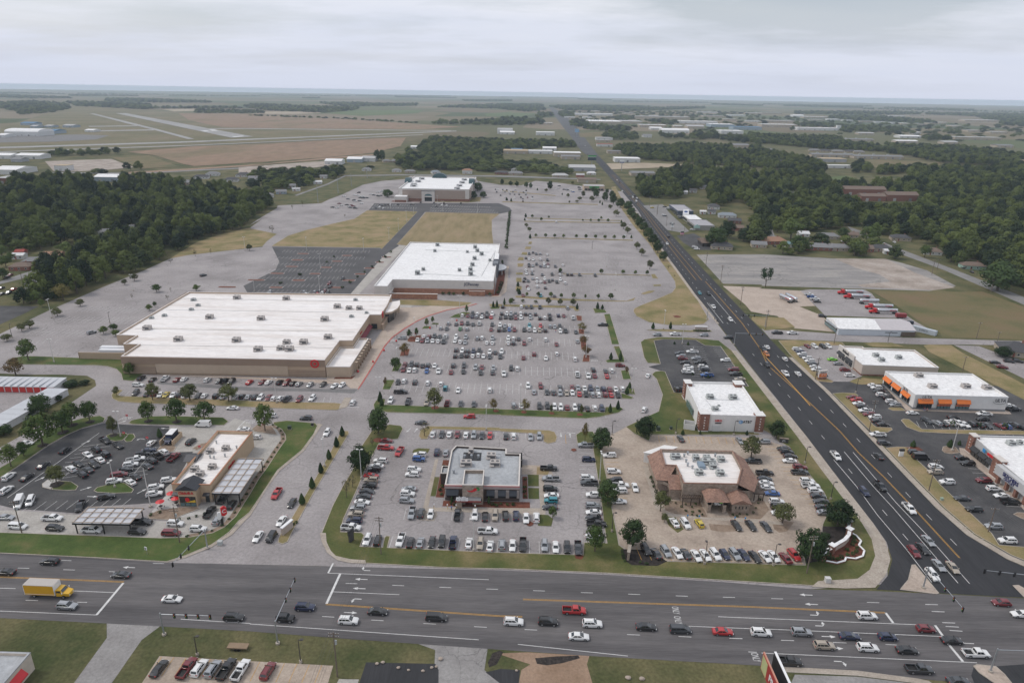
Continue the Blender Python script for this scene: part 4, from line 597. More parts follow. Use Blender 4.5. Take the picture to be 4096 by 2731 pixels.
 270,'uw',22.7,484.7,270,'us',25.4,484.5,90,'sw',25.8,492.1,269,'sm',30.8,484.9,270,'ug',36.6,489.8,89,'sw']),("ranks by the half-empty lot's hedge strip",[9.4,463.3,269,'sw',13.3,462.6,272,'sg',20.3,460.6,268,'sg',27.3,462,271,'uk',32.8,461.4,
 90,'uw',33.3,470.3,268,'uk',38.2,462.1,89,'uk',41,461.9,92,'uk',46.5,461.7,271,'ug',57.4,460.9,269,'uk']),("lower ranks of the half-empty lot",[7.3,442.7,90,'uk',8,449.5,88,'uk',10.3,442.9,270,'sg',13.4,449.5,90,'ss',16,441.3,90,'sw',16.2,
 448.5,91,'uw',18.5,442,89,'sw',21.6,448.9,271,'uw',21.4,441,89,'sm',24.4,443.2,271,'uk',26.8,446.9,90,'sg',29.5,441.3,271,'uk',32.2,447.8,268,'uw',34.9,439.3,90,'uw']),("bottom ranks of the half-empty lot",[6.5,408.6,270,'sm',9.6,430.2,89,
 'sm',10.1,423.5,270,'sw',15.9,429.3,89,'uw',17.5,408.1,270,'uc',21.1,426.9,91,'sg',26.1,408.3,90,'sg']),("empty upper part of the right lot",[41.7,667.2,92,'uw',100.1,605.5,90,'sw',114,663,90,'sw']),("dark asphalt lot behind the beige store",
 [-151.5,405.9,271,'us',-130.6,407.9,90,'us',-128.3,404.1,89,'sw',-124,408.3,89,'us',-121.4,404.5,91,'sr',-121.4,409.8,91,'ug',-118.8,404.9,270,'uw',-118.5,409.9,269,'um',-115.8,407.6,271,'uk',-120.3,428.4,269,'um',-117.9,421.5,90,'sg',-114.7,
 441.5,270,'uk']),("near-empty lots left of the beige store",[-216.4,327.3,60,'us',-209.5,443.8,60,'ug']),("lower rows left of the tan department store",[-196,734.4,172,'sk',-190,729.8,174,'uw',-195.1,760.4,174,'sm',-188.9,746.7,351,'sw',-203.3,
 815.6,351,'sw',-184.7,751.9,171,'sk',-179.8,740,173,'uw',-176.8,734.9,351,'sg',-179.2,747.8,170,'um',-175.5,744.3,352,'sm',-170.4,730.4,350,'uk',-170.8,763,352,'sw']),("middle rows left of the tan department store",[-193,794.3,353,'sg',-184.6,
 785.7,171,'ug',-193.1,826.2,352,'sw',-181.1,777.6,172,'sw',-187.1,820.3,353,'uw',-192.4,847.6,172,'uk',-177,781.4,353,'sg',-181.6,807.2,173,'sk',-181.5,816.3,173,'sw',-177.6,804,172,'ug',-174.1,806.2,172,'sg']),("upper rows left of the tan department store",
 [-174.7,835,352,'sw',-170,828.9,352,'sk',-170,853.3,172,'uw',-163.4,822.1,351,'uk',-168.2,858.5,352,'sw',-161.4,826.1,172,'sk',-166.1,863.9,351,'uw']),("rows before the tan department store",[-149.2,734.1,271,'uk',-146.3,740.4,269,'uw',-148.4,
 753.4,90,'uk',-146,753.7,269,'sg',-140.9,732.7,89,'sw',-143,755.6,272,'uk',-140,758.3,90,'sk',-137.8,758.5,91,'sw',-129.4,759.4,270,'uk',-115.5,760.9,269,'uk',-112.3,759.7,90,'sk',-106.6,778.2,89,'sk',-91.3,775.8,270,'sk',-85.8,750.7,270,'uk',
 -85.2,774,90,'sw',-80.6,760.7,269,'uw',-79.6,772.9,90,'uk',-75.2,758.9,90,'sw',-60.6,775,271,'uk']),("left rows right of the tan department store",[-24.8,897.1,90,'sg',-22.7,874.2,271,'uk',-21.7,900.8,271,'sw',-17.1,844,271,'uk',-15.4,877.1,
 91,'sw',-15.3,896.2,271,'sk',-11.4,831.4,88,'sw',-12.1,874.4,270,'sg',-10.2,893.6,91,'uk',-7.1,878.1,272,'uw',-5.5,856.1,271,'sg',-2.1,878.7,270,'sg',-1.2,896.8,91,'sw',1.4,898.2,89,'uw']),("right rows beyond the tan department store's right wall",
 [0.1,825.3,271,'sw',0.1,853.8,91,'sg',5,876.5,89,'sw',5.9,854.5,90,'uk',7.8,830.8,91,'uk',10,798.8,90,'uk',10.1,817.3,91,'sg',11.4,875.2,270,'sk',14.2,870.5,91,'uw',14.2,853.5,270,'sg',15.2,891.4,90,'uk',15.9,829.9,271,'sm',21.2,816.8,271,
 'uw',21.9,835.2,91,'sg']),("lot left of the far tan restaurant",[57.8,915.1,180,'sw',61,944.2,180,'sk',65.5,908.4,359,'sk',69.6,914.4,359,'uw',69.5,902.3,179,'sg',72.8,897.4,179,'sw',75.4,885.1,181,'sb',87.3,930.1,359,'uk',86.4,911,1,'sk',
 85.4,894.7,358,'uw',116.8,992.2,1,'sk']),("forecourt of the car repair shop",[155.1,768.3,175,'sy',158.3,720.5,356,'sw',158.2,714.2,175,'sk',170.8,775.5,175,'sk',172.1,763.8,173,'Vw',156.4,670.7,176,'sg',174,732.6,354,'sg',174.1,722.7,175,
 'sk',174.1,713.7,355,'us',172.3,702.8,174,'uk',169.3,639.9,353,'sw']),("small dark lot right of the highway",[152,561.2,350,'uw',151.8,553.9,169,'sw']),("street of the brick houses at the left edge",[-318.7,405.8,94,'sg',-309.3,392.7,273,'sk',
 -332.4,430.2,96,'uk',-307,395.3,273,'uk',-334.9,436.4,276,'sm',-309.6,403.8,93,'sr',-336.4,456.2,96,'uk',-317.4,434.1,274,'Vw',-329.8,532.7,277,'sw']),("residential street right of the empty lot",[222.3,571.2,91,'sk',291.7,596.2,87,'uw',324.1,
 587.5,81,'sw',348.4,618.2,82,'Vw',337.9,596.6,80,'sw',340.8,502.9,78,'uk',339.6,490.3,76,'sk']),]
TREES=[("strip left of the left restaurant lot","leafy",[-166.6,196.9,7.8,5.9,-167.1,203.9,5.2,5,-165.5,211.4,12.3,10.6,-164.5,221.1,8.6,7.8,-164.6,226.9,9,7.5,-159.6,229.8,8.9,6.3]),("islands of the left restaurant lot","olive",[-144.8,186.6,
 6.9,5.7,-145,219.6,7.5,4.1]),("grass strip behind the left restaurant","leafy",[-138.2,231.1,8.4,5.9,-127.3,231,9.4,8,-117.2,232.3,7.8,7.9,-91.5,225,11,6.8]),("grass strip below the beige store","olive",[-162.7,253.4,4,2.8,-146,249.9,7.6,5.9,
 -130.7,249.8,7.2,7.5,-115,249.9,7.4,7.7]),("lawn at the left end of the beige store","leafy",[-223.9,290.2,10.2,7.7,-168.3,274.2,6.1,4.4]),("ring road corner by the storage units","rusty",[-217.1,272.1,7.9,9.3]),("fence of the storage units",
 "oak",[-183.9,218.7,4.1,5.3,-185.3,234,3.3,4.3,-182.4,236.1,8.3,8.2,-183.2,247.7,2.7,3.6,-186.6,262,2.8,6.6,-182.1,263.9,2.1,4.3]),("street corner left of the grey-roofed restaurant","oak",[-50.2,198.1,9.1,7.8,-49,224.3,10.6,7.8]),("verge left of the grey-roofed restaurant",
 "young",[-50.9,181.8,6.8,3.1,-50.4,187.8,4.5,3.2,-49.5,214.6,3.6,2.4,-31.8,223.2,5.5,4.5]),("verge of the big parking lot","olive",[-30.6,245.3,9.1,6.7,16.2,243.6,3.9,1.4,28.1,243,4.4,1.7]),("rusty corners of the big parking lot","rusty",[-54.2,
 266.8,4.4,1.9,-51.8,304.5,6,5.4,-7,244.7,5.4,3.6,5.7,244.2,5.9,4,52.4,284.9,4.1,2]),("left islands of the big parking lot","leafy",[-53.1,286.2,6,5.1,-52.9,328.1,4.6,2.9,-49.6,330.8,4.9,2.1,-46.2,346.2,5.1,2.4,-43.8,352.9,3.9,2.1,-26.4,370.9,
 5,2.2,-1.2,388.6,4.5,2.7]),("right islands of the big parking lot","rusty",[37.5,343.1,5.1,4.8,36.1,321.7,5.4,4.8,36,307,5.5,4.9]),("between the two front restaurants","oak",[32.6,214.5,9,7.6,30.7,181.1,8.2,6.6,35.2,160.2,8.6,7.2]),("entry of the tan concrete lot",
 "oak",[50.2,225.2,8.3,7.7]),("grey-roofed restaurant lot corners","leafy",[13.1,172.9,3.9,3,24.1,157.4,8.3,5.9]),("rusty spot by the grey-roofed restaurant lot","rusty",[27.5,221.8,7,2.9]),("around the tile-roofed restaurant","olive",[46.4,
 177.4,7.2,5.8,46.4,171.6,3.1,2.5,85.4,211.5,8,7.5,82,172.3,6.7,6.8]),("dark trees at the right of the tan lot","oak",[99.5,226,7.2,6.2,83.1,154.6,10.2,8.8,98.3,171.7,8.4,9]),("lower hedge row of the half-empty lot","leafy",[8.8,408.1,2.8,2.2,
 16.1,407.3,3.3,2.8,23.8,407.8,3.3,3.1,30.3,405.7,3.3,2.6,38,406.1,3.5,2.8,45.2,405.3,3.1,1.7,53.2,404.6,3.5,2.6,61.1,405.1,4,3.5]),("ring road hedge above the big lot","olive",[-0.6,394.4,3,3.7,6.2,395.9,1.8,2.7,14,394,1.9,2.7,21.5,391,4.6,
 3.7,28.6,390.3,4.4,3.4,36.2,389.6,4.5,4]),("middle strip of the half-empty lot","leafy",[33.6,470,3.3,3,62.5,467.2,3.8,3,77.9,467.3,3.5,3,86.6,467.2,3.2,2.5,94.7,466.2,3.6,2.5]),("strip across the empty right lot","leafy",[19.6,593.5,3.2,3,
 28.1,592.7,3.8,3.3,36.1,592.4,3.6,3,44,592.1,3.4,3.3,55.2,591.6,3.7,3.3,63.5,591.3,3.9,3.3,72,590.5,4,3.3,80.2,590.2,3.8,3.3,88.2,589.9,3.8,3.3,96.5,590.1,3.9,2.9]),("upper strips across the empty right lot","leafy",[18.4,691.3,3.6,3.4,27.1,
 674.3,3.9,3.1,35.3,689.7,2.7,2.5,68.6,675.1,2.8,2.2,76.3,673.9,3.4,2.4,84.2,673.4,3.5,3.1,88.5,688.3,3.3,2.7,93.4,672.5,4,3.5]),("right edge of the empty lot","olive",[11.7,640.2,3.7,4.2,14.1,618.5,4.4,4.6,103.8,640,6.4,7.4,104.2,618.4,6.2,
 6.1,101.7,550,6.5,5.5,101.7,527.7,5.8,5.7,99.9,484.3,6.8,5.7]),("row along the left side of the highway","oak",[102.1,891.7,7.1,7.2,100.2,842,11.5,8.2,107.9,815.5,11.1,8,119.1,883.4,5.9,5,119.7,844.2,8.8,6.9,114.5,790.6,12.7,9,118.9,766.8,
 11.2,10,124.8,748.3,10.9,11,122.2,709.3,9.3,10.5,122,683.2,8.4,9,120.3,650,10.7,9.1,120.7,627.8,9.4,7.8,118.7,594.4,10.4,9.4,118.6,571,9.1,8.5,116.2,538.7,10.5,7.6,115.2,511.6,7.6,6.4]),("highway lawn","young",[113.7,485.2,3.2,2.5,113,461.2,
 2,1.7]),("far end of the right lot","olive",[40.9,884.3,4.5,5,65.8,839.9,5.1,4.8,64,793.5,3.2,2.6,80.8,962.2,5.3,4.7,73.2,798.7,3.2,4.4,78.1,816.6,4.6,6,84.4,842,7.8,6.2,91.7,809.4,6.5,7.3,105.9,753.9,5.5,5.5,106.2,707.4,7.5,7]),("back edge of the mall",
 "oak",[-17.4,949.4,8.3,5.4,-5.5,945,6,6.1,2.9,934.4,7.4,6,15.6,924.5,8.1,6,21.5,919.6,7.3,5.2,46.6,906.2,12.2,7.3]),("around the tan department store","oak",[-151.2,817.7,9.6,13.3,-49.1,815.7,9.2,10.6,-47.4,884,11.3,14.3,-37.6,826.2,7.3,9.4]),
 ("lots left of the tan department store","young",[-214.3,595.9,6,5.9,-234.5,718.8,4.7,2.9,-229.6,737.9,7.2,2.7,-169.2,677.4,3.3,2.2]),("pair beyond the tan department store","oak",[-248.3,1256.2,20.4,12,-239.6,1257.7,19.8,12.1]),("lots left of the beige store",
 "olive",[-250.8,314.3,3.8,5.5,-253.8,329.3,4.3,4.9,-252.8,333.7,4.6,5.8,-251.4,354.6,4.8,5.8,-250.1,373.4,4,5.2,-249.3,419.4,3.7,3.9,-248.3,429.1,4.9,5.8,-207.3,522.3,5.3,5.2]),("sparse spots left of the beige store","young",[-228.6,389.3,
 3.1,2,-206.9,388.2,3.1,2.7,-248.2,478.6,3.7,4,-212.9,404.8,2.9,1.4,-240.2,500.6,5.1,4.2,-231.8,508.7,4.3,2.1]),("green lot left of the beige store","leafy",[-210.1,327.1,4.2,4.3,-207.9,332.5,3.7,4.4,-202.2,324.1,3.6,4,-207,367.2,3.7,3.8,-207,
 373.6,3.5,2.3,-221.3,404.3,5,5.9,-198.4,408.2,4,4.9]),("yellowing spot by the left wood","rusty",[-266.3,383.6,10.3,9.9]),("houses at the left edge","leafy",[-377.5,488.6,9.2,9.9,-333.4,427.8,7.5,6.6,-354.1,459.6,7.9,8.5,-361.8,475.7,6.5,6.4,
 -307.1,413.2,5.5,5.6,-278.7,378.4,7.5,7.2,-270,370.1,5,3.8,-286.3,399.1,5.7,8.2,-336.2,499,9.3,12.6]),("lone spot by the empty lot","pine",[169.5,440.1,13.8,8.9]),("houses behind the empty lot","leafy",[249.1,605.1,18.1,21,235.2,553.9,13.5,
 13.8,297.1,609.1,10.1,11.1,280.9,545,11.1,13.6,307.6,586,16.1,12.6,319.1,596.3,16.9,11.8,332.1,538.8,10.5,9]),("right lower neighbourhood corner","oak",[325.9,441.5,20,24.6,244.9,315.8,5.4,8.3,253.8,324.8,4.9,5.7,412.4,542.7,11,18.1]),("by the small dark lot",
 "oak",[170.7,566.2,17.1,19.7,191.6,605.3,16.1,15,202.3,591.6,11.8,11.8]),]
CONES=[("median between the front restaurants","cone",[-63.7,178,3.8,2.1,-63.2,187.1,4,2.1,-62.9,196.3,3.8,1.9,-62.6,205.5,3.6,2,-62.1,214.1,4,2.1,-62,222.1,4,2.1]),("corner island of the big lot's lower left","cone",[-54,251.7,3.3,1.6,-54.2,
 254.9,3.3,1.8,-52.3,248.1,3.5,1.8]),("right end of the big lot's front verge","cone",[39.8,245.4,3.9,1.7,43.4,248.6,3.9,1.8]),("lower right islands of the big lot","cone",[49.3,263.5,3.6,2,51.5,270,2.9,1.7]),("right green islands of the big lot",
 "cone",[47.7,303.1,3.6,2,52.1,301.9,5,1.9]),("upper right island of the big lot","cone",[38.2,383,3.8,1.8,50.5,384.8,4.2,2.1,53.4,384.9,2.7,2]),("mall entrance median","cone",[76.8,349.7,3.7,2.1,86.4,350.2,4.2,1.9]),("phone shop's back lot islands",
 "cone",[83.2,325.6,1.6,1.3,90.1,325.1,1.8,1.4,82.8,285.5,0.8,1,89.1,282.5,1.4,1.4]),("left islands of the half-empty lot","cone",[-5,393,3.2,1.4,3.1,419.2,2.6,2,3.3,431.2,3.4,2.1,4.1,412.8,3.7,2.5]),("upper corners of the empty right lot",
 "cone",[10.7,675.9,2.8,2,11.9,695.3,4,2.7,14.3,588.2,4.2,2.5,106.5,671.2,3.2,2.2,104.5,597.1,2.9,2]),("beige store's right annex","cone",[-75.9,278.7,3.1,1.4,-74.1,277.5,3.5,1.6,-72.3,278.2,3.9,1.9]),("upper left of the big lot","cone",[-11.5,
 384.6,3.6,1.7,-9.3,384.8,4.3,1.7,-5,389.5,4.3,1.5]),("menu board behind the left restaurant","cone",[-127.8,218.9,3.6,2]),("phone shop's front wall","cone",[64.8,227.5,2.1,1.5,71.5,227.9,1.8,0.9,89.2,228.3,1.9,1.2]),("lower right strip mall",
 "cone",[148.1,221.3,2.6,2.1,161.7,221.4,3.1,2.4,166.3,223.2,1.9,1.4,170,223.3,2,1.6]),("grey-roofed restaurant's front wall","cone",[-17.9,180.6,2.5,0.9,-6.4,180,2.8,1]),("far end of the right lot","cone",[-9,806.9,3.9,3.2,-3.7,798.8,4.1,2.6,
 29.9,898.8,3.3,2.2,59.9,861.3,2.8,1.7,100,799.1,3.4,2.1,101.2,785,3.6,2.1]),]
POLES=[('light',[(-252.1,350.6,10.8),(-210.6,288,11.2),(-236.6,405.9,10.5),(-210.6,522,10.9),(-162.3,409.1,10.8),(-274.7,376.4,6.1),(-216.4,343.9,6),(-251.7,319.2,7.1),(-162.6,523.7,11.1),(-117.7,523.1,11.1),(-106.1,570.3,10.9),(-104.8,611.9,
 11.2),(-104.3,655.9,10.8),(-136.4,466.5,11.5),(-120.1,405.4,11.7),(-52.9,290.2,9.1),(-50.5,329.9,10.5),(-30.1,368.6,11.3),(-62.7,200.3,10.8),(-48.7,192.9,11),(-9.2,228.4,10.2),(-95.2,249,10.9),(-54.8,255.5,9.5),(3.8,247.1,10.8),(29.6,193.7,
 10.9),(38.1,226.5,5.8),(62.4,228.3,6.1),(84.2,228.1,5.9),(51.9,265.3,11),(87.2,289.1,6.7),(30.1,166.6,6.5),(53.5,152.7,6.9),(-9.7,156.8,10.5),(72.3,152.7,6.9),(103,207.9,6.4),(102.2,185.4,6.4),(149.7,269.3,6.6),(35.9,304.8,11.2),(82.5,349.1,
 10.8),(87.5,326.6,10.6),(66.5,425.6,11.2),(64.6,549.3,6.5),(69,488.9,9.2),(-142.1,218.9,10.1),(-125.6,185.5,9.3),(-69.6,118.2,5.6),(-45.9,116.7,6.6),(196.2,332.7,6.2),(-134.4,740.3,11.4),(-103.8,700.4,11.4),(-86.1,764.9,10.5),(-75.6,720.6,
 11.1),(-38.5,713.7,11.8)]),('monopole',[(161.1,218.9,9.8),(-220.5,766.6,22.2),(-216.8,843.2,19.5),(-214.8,906.5,17.2),(-213.4,999.3,19.6),(-109,175.2,13.6)]),('utility',[(-138.7,161.4,10.7),(-92.3,158.3,11.6),(-35.1,154.7,12.1),(-36.8,113,
 12.3),(80.2,149.7,12),(137,191.6,11.6),(142,169.6,8.3),(138.1,233.7,12.8),(139.1,351.9,11.2),(212.4,295.7,7.6),(249.4,343.3,9),(251.8,331.2,8),(305.1,481.7,10.8),(318.2,497.5,8),(317.9,435.6,9.2),(137.6,282.6,10.6),(167.2,330.5,8.9),(143.6,
 494.1,11.4),(141.2,446.8,12.8),(139.6,397.7,12),(152.9,726.2,10.6),(148.3,658.3,9.2),(-328.7,523,4.4),(-325.5,474.9,5.7),(-315.9,420.6,8.1),(154,778.5,11.3),(150.9,718.6,10),(158.7,628.1,8.3),(116.8,774.5,13.1)]),]
HOUSES=[(-339,465.5,16,9,'grey','brick',8),(-338.6,449.6,13,9,'brown','brick',8),(-338.4,483.6,12,9,'orange','brick',10),(-361.7,481.9,8,6,'white','white',5),(-299.8,407.1,11,8,'grey','white',10),(-336.3,547.9,10,8,'grey','white',15),(-349.3,
 572.2,12,8,'grey','white',20),(-338.1,589.5,13,9,'grey','tan',25),(-368.1,493,6,6,'red','brick',5),(-288.9,797.4,13,9,'grey','white',20),(-272.2,853.4,9,6,'pale','white',10),(-265.6,925.2,11,7,'white','white',25),(-287.9,883.9,10,8,'grey',
 'white',15),(-283.1,827.5,12,9,'grey','blue',20),(-273.8,986.8,10,8,'grey','white',10),(-364.8,958.5,12,9,'grey','blue',8),(-185,1080.7,14,10,'grey','white',5),(-162.7,1071.6,16,9,'grey','tan',3),(-122.5,1066.9,13,10,'bluegrey','white',20),
 (-74,1074.1,15,10,'orange','white',2),(-99.3,1216.8,14,9,'white','tan',15),(-212,1231.5,15,10,'grey','tan',20),(-227.3,1228.8,14,10,'grey','tan',20),(-22.1,1074.1,18,10,'dark','brick',2),(-233.7,1089.2,14,10,'grey','white',5),(-427.7,895.9,
 20,12,'grey','tan',15),(-436.8,994.9,18,12,'grey','white',12),(-389.9,987.9,20,13,'dark','white',8),(-385.7,933.1,18,12,'dark','white',12),(-437.7,958.6,20,11,'dark','white',10),(-358.2,940.5,14,12,'grey','white',5),(-17.7,1073.3,16,10,'dark',
 'brick',0),(1.3,1070,22,11,'grey','tan',0),(3.1,1118.9,18,10,'grey','white',0),(69,1048.9,24,12,'pale','tan',0),(100.2,1057.7,12,9,'pale','red',0),(120.7,1090.5,14,8,'white','white',0),(225.3,579.4,22,12,'orange','brick',5),(234.9,569,8,7,
 'teal','white',5),(254.7,557.5,22,11,'grey','brick',-8),(272.6,556.8,17,10,'grey','tan',-5),(284.5,605.6,18,10,'grey','tan',-5),(265.8,615.5,9,8,'white','white',0),(295,554.3,8,10,'brown','brick',-5),(307.7,557.3,16,10,'dark','tan',-10),(308.4,
 547.9,7,5,'white','white',-10),(309,614.1,12,9,'brown','tan',-10),(349.2,603.5,16,10,'dark','tan',-15),(345.9,547.8,13,10,'brown','white',-20),(348.2,499.5,16,9,'brown','green',-10),(254.4,314.7,14,14,'dark','tan',-20),(457.8,683.2,22,10,'dark',
 'white',-10),(531.8,711.8,14,10,'dark','white',-10),(360.4,686.6,12,9,'brown','tan',-10),(225.4,766.2,13,12,'dark','white',-15),(223.9,710,18,10,'bluegrey','white',-12),(221.7,677.8,12,9,'dark','brick',-10),(212.6,639.3,11,9,'brown','brick',
 -10),(173.9,554.1,17,12,'dark','tan',-12),(213.6,733.2,8,7,'dark','white',-12),(203.6,732.2,6,5,'white','white',-5),(218.5,885,9,7,'white','white',-5),(235.1,902.5,9,8,'dark','white',-10),(260.6,938.3,14,9,'grey','white',-10),(207.9,564.4,
 12,9,'grey','tan',-10),(313,783.2,16,10,'dark','tan',-15),(317.3,848,14,9,'grey','white',-15),(360,881.5,16,10,'grey','white',-15),(394,938,18,10,'brown','tan',-15),(513.4,1345.2,20,11,'dark','tan',-10),(595.3,1653.3,24,11,'grey','tan',-10),
 (708.5,1660.4,24,12,'grey','tan',-8),(729.9,1648.8,24,12,'dark','tan',-8),(753.9,1637.9,26,12,'grey','tan',-8),(785.4,1644.3,24,12,'dark','tan',-8),(800.4,1631.7,24,12,'grey','tan',-8),]
FAR_BUILDINGS=[(-46.7,2135.5,-2.9,2135.5,8,40,'white','white','gable'),(62.2,2109.6,117.1,2109.6,9,40,'white','white','flat'),(305.9,2952.7,440.4,2952.5,12,160,'white','tan','flat'),(451.6,3029.1,541.9,3029,11,130,'pale','tan','flat'),(344.7,
 4132.4,561.2,4132,10,90,'white','white','flat'),(489,2566.6,529.4,2566.6,9,40,'white','white','gable'),(488.9,2366.2,580.3,2366.1,12,55,'white','white','arc'),(630.1,3765.9,918.9,3765.5,11,90,'pale','tan','flat'),(730.8,3192.1,906,3191.9,10,
 70,'white','white','flat'),(789.3,2870.9,884,2870.8,11,80,'white','blue','flat'),(820,2673,927.1,2672.9,11,60,'blue','blue','flat'),(688.3,2372.4,763.1,2372.4,10,60,'white','white','flat'),(482.4,2764.7,586.7,2764.6,9,50,'white','tan','flat'),
 (654.3,2701.3,718,2701.2,12,60,'pale','tan','gable'),(536.1,1725.4,573.1,1725.3,9,30,'grey','tan','gable'),(-24.5,1454,26.5,1454,6,40,'tan','tan','flat'),(27.8,1461.6,77.9,1461.6,6,22,'white','white','flat'),(61.4,1552.2,91.1,1552.2,7,25,'white',
 'white','gable'),(78,1398.1,131.6,1398.1,8,32,'white','tan','flat'),(89.4,1347.4,124.9,1347.3,7,25,'grey','tan','gable'),(90,1138.8,132.1,1138.8,8,42,'pale','grey','gable'),(187.1,1306.5,234.1,1306.5,7,30,'white','white','flat'),(182,1084.2,
 218.7,1084.2,6,25,'grey','tan','gable'),(90.8,988.4,116.4,988.4,6,18,'brown','tan','gable'),(222.6,1948.5,268.9,1948.5,6,25,'pale','white','flat'),(198.2,1500.7,226.9,1500.7,5,25,'grey','tan','flat'),(197.5,1697.3,235.3,1697.3,6,15,'red','white',
 'flat'),(252.2,3670.7,304,3670.7,6,25,'white','white','flat'),(-8.6,1499.3,15.3,1499.2,6,20,'blue','white','flat'),(114.1,2850,147.7,2849.9,7,25,'white','tan','flat'),(213.5,1865.6,251.9,1865.6,5,12,'pale','tan','flat'),(380.2,2098.9,405.1,
 2098.9,8,30,'grey','white','gable'),(-55.9,2162.2,-9.1,2162.1,14,60,'pale','white','flat'),(-322.1,1177.6,-293.7,1177.6,8,25,'white','white','gable'),(-294.4,1219.3,-268.6,1219.3,8,28,'white','blue','gable'),(-272.9,1239.3,-249.1,1239.3,8,
 28,'pale','white','gable'),(-229.1,1537.4,-214.4,1537.4,6,15,'white','white','gable'),(-881.8,1180.5,-855.7,1180.5,8,30,'white','white','gable'),(-850.7,1186.1,-810.1,1186.1,8,30,'white','white','gable'),(-732.8,969.7,-699.9,969.7,9,45,'white',
 'white','gable'),(-823.9,1135.6,-807.5,1135.6,6,20,'grey','grey','gable'),(-1248.1,1720,-1164.8,1719.9,14,60,'white','white','arc'),(-1225.9,1660.8,-1206.1,1660.8,8,40,'white','white','gable'),(-1233,1814.3,-1186.9,1814.3,10,50,'blue','blue',
 'gable'),(-1527.7,2182.7,-1486.3,2182.6,9,40,'blue','blue','gable'),(-1348,2103.5,-1318.8,2103.5,8,40,'pale','blue','gable'),(-1412.4,2055,-1394.5,2055,7,35,'pale','blue','gable'),(-1388.5,2083,-1368.7,2082.9,7,35,'pale','blue','gable'),(-1167.7,
 1912,-1144.1,1911.9,7,35,'white','white','gable'),(-558,913.5,-525.4,913.5,8,25,'white','blue','gable'),(-679.3,1020.9,-661.2,1020.9,8,18,'tan','white','flat'),(-662.3,876.3,-644.5,876.3,7,30,'pale','brick','flat'),(714,1475.1,817.4,1475.1,
 7,22,'grey','tan','gable'),(634.7,1499.6,725.5,1499.6,7,22,'grey','tan','gable'),(609.5,1384.1,655.9,1384,6,30,'tan','grey','flat'),(432.3,905.1,488.1,905.1,10,16,'brown','brick','gable'),(463.8,855.1,502.8,855.1,10,16,'brown','brick','gable'),
 (430,851.3,460.5,851.3,8,14,'brown','brick','gable'),(567.6,1261.8,608,1261.8,5,12,'white','white','flat'),(1032.1,2984,1182,2983.9,10,60,'white','tan','flat'),(1084.4,2733.3,1239,2733.2,9,50,'white','white','flat'),(1249.3,2761.1,1263.6,2761.1,
 18,14,'white','white','flat'),(2631.4,4184.7,2834.1,4184.4,10,60,'white','tan','flat'),(1250.8,2302.9,1319.7,2302.8,8,40,'white','white','gable'),(1224.2,2018.9,1265.7,2018.9,8,30,'pale','tan','gable'),(1401.7,2258.5,1551.3,2258.3,8,40,'pale',
 'tan','flat'),(1103.8,2044.8,1165.2,2044.8,7,30,'white','tan','gable'),(1755,4517.9,1822.1,4517.8,12,60,'white','white','arc'),(1741.4,4315.6,1889.7,4315.4,9,60,'white','tan','flat'),(1197.1,2473,1251.7,2472.9,7,30,'pale','tan','gable'),(1446.1,
 2578.5,1474.5,2578.4,7,30,'white','white','flat'),(973.1,2098.7,1065.9,2098.7,6,30,'grey','tan','gable'),(1782,5188.7,1931.7,5188.4,10,60,'pale','tan','flat'),(1240.9,3516.8,1378.6,3516.6,9,70,'pale','tan','flat'),(1806.4,2836.3,1855.4,2836.2,
 6,40,'pale','tan','flat'),(1821.7,2723.9,1890.2,2723.9,6,40,'pale','tan','flat'),(1306,1911.7,1351.4,1911.7,7,30,'grey','tan','gable'),(1022.7,1409.2,1040.7,1409.1,7,30,'tan','tan','gable'),(1597.1,3877.8,1675.9,3877.7,6,60,'pale','tan','flat'),
 (1740.2,3970.2,1802.3,3970.1,8,45,'white','white','flat'),(1786.9,3881.5,1835.4,3881.4,7,45,'pale','white','flat'),(1806.3,3743.8,1876.6,3743.7,8,45,'grey','tan','flat'),(1849,3664.7,1889.1,3664.6,8,30,'pale','white','flat'),(1846.9,3559.7,
 1897.1,3559.6,8,45,'white','white','flat'),(1903,3518.5,1947.1,3518.4,6,60,'white','tan','flat'),(1964.6,3480.7,2002.8,3480.6,6,45,'grey','tan','flat'),(2078.3,3584,2111.9,3583.9,8,45,'grey','tan','flat'),(2667.1,5099.8,2778.4,5099.6,6,45,
 'white','white','flat'),(2938.6,5334.6,3046.7,5334.5,6,45,'pale','tan','flat'),(2191.4,3690.7,2231.8,3690.6,8,45,'white','tan','flat'),(2000.7,3269.1,2046.8,3269.1,8,45,'white','tan','flat'),(1321.3,5201.9,1467.4,5201.6,8,30,'white','white',
 'flat'),(1119.6,4267.1,1239.6,4266.9,7,60,'pale','tan','flat'),(1334.6,4475.9,1439.5,4475.7,8,60,'white','white','flat'),(1651,5115.9,1754.7,5115.7,8,60,'white','tan','flat'),(444.5,5106.1,516.2,5106,6,30,'grey','tan','flat'),(530.3,5012,592.9,
 5011.8,6,45,'white','tan','flat'),(685.4,4579,756.9,4578.9,6,30,'white','tan','flat'),(340.7,3632.4,386.2,3632.4,7,30,'white','white','flat'),(760.3,4090.1,817.8,4090,7,60,'white','tan','flat'),(1062.8,3650.7,1131.3,3650.6,8,30,'white','tan',
 'flat'),(1143.2,3544.1,1215.3,3544,6,30,'white','white','flat'),(623.9,2795.5,659.1,2795.5,6,45,'white','tan','flat'),]
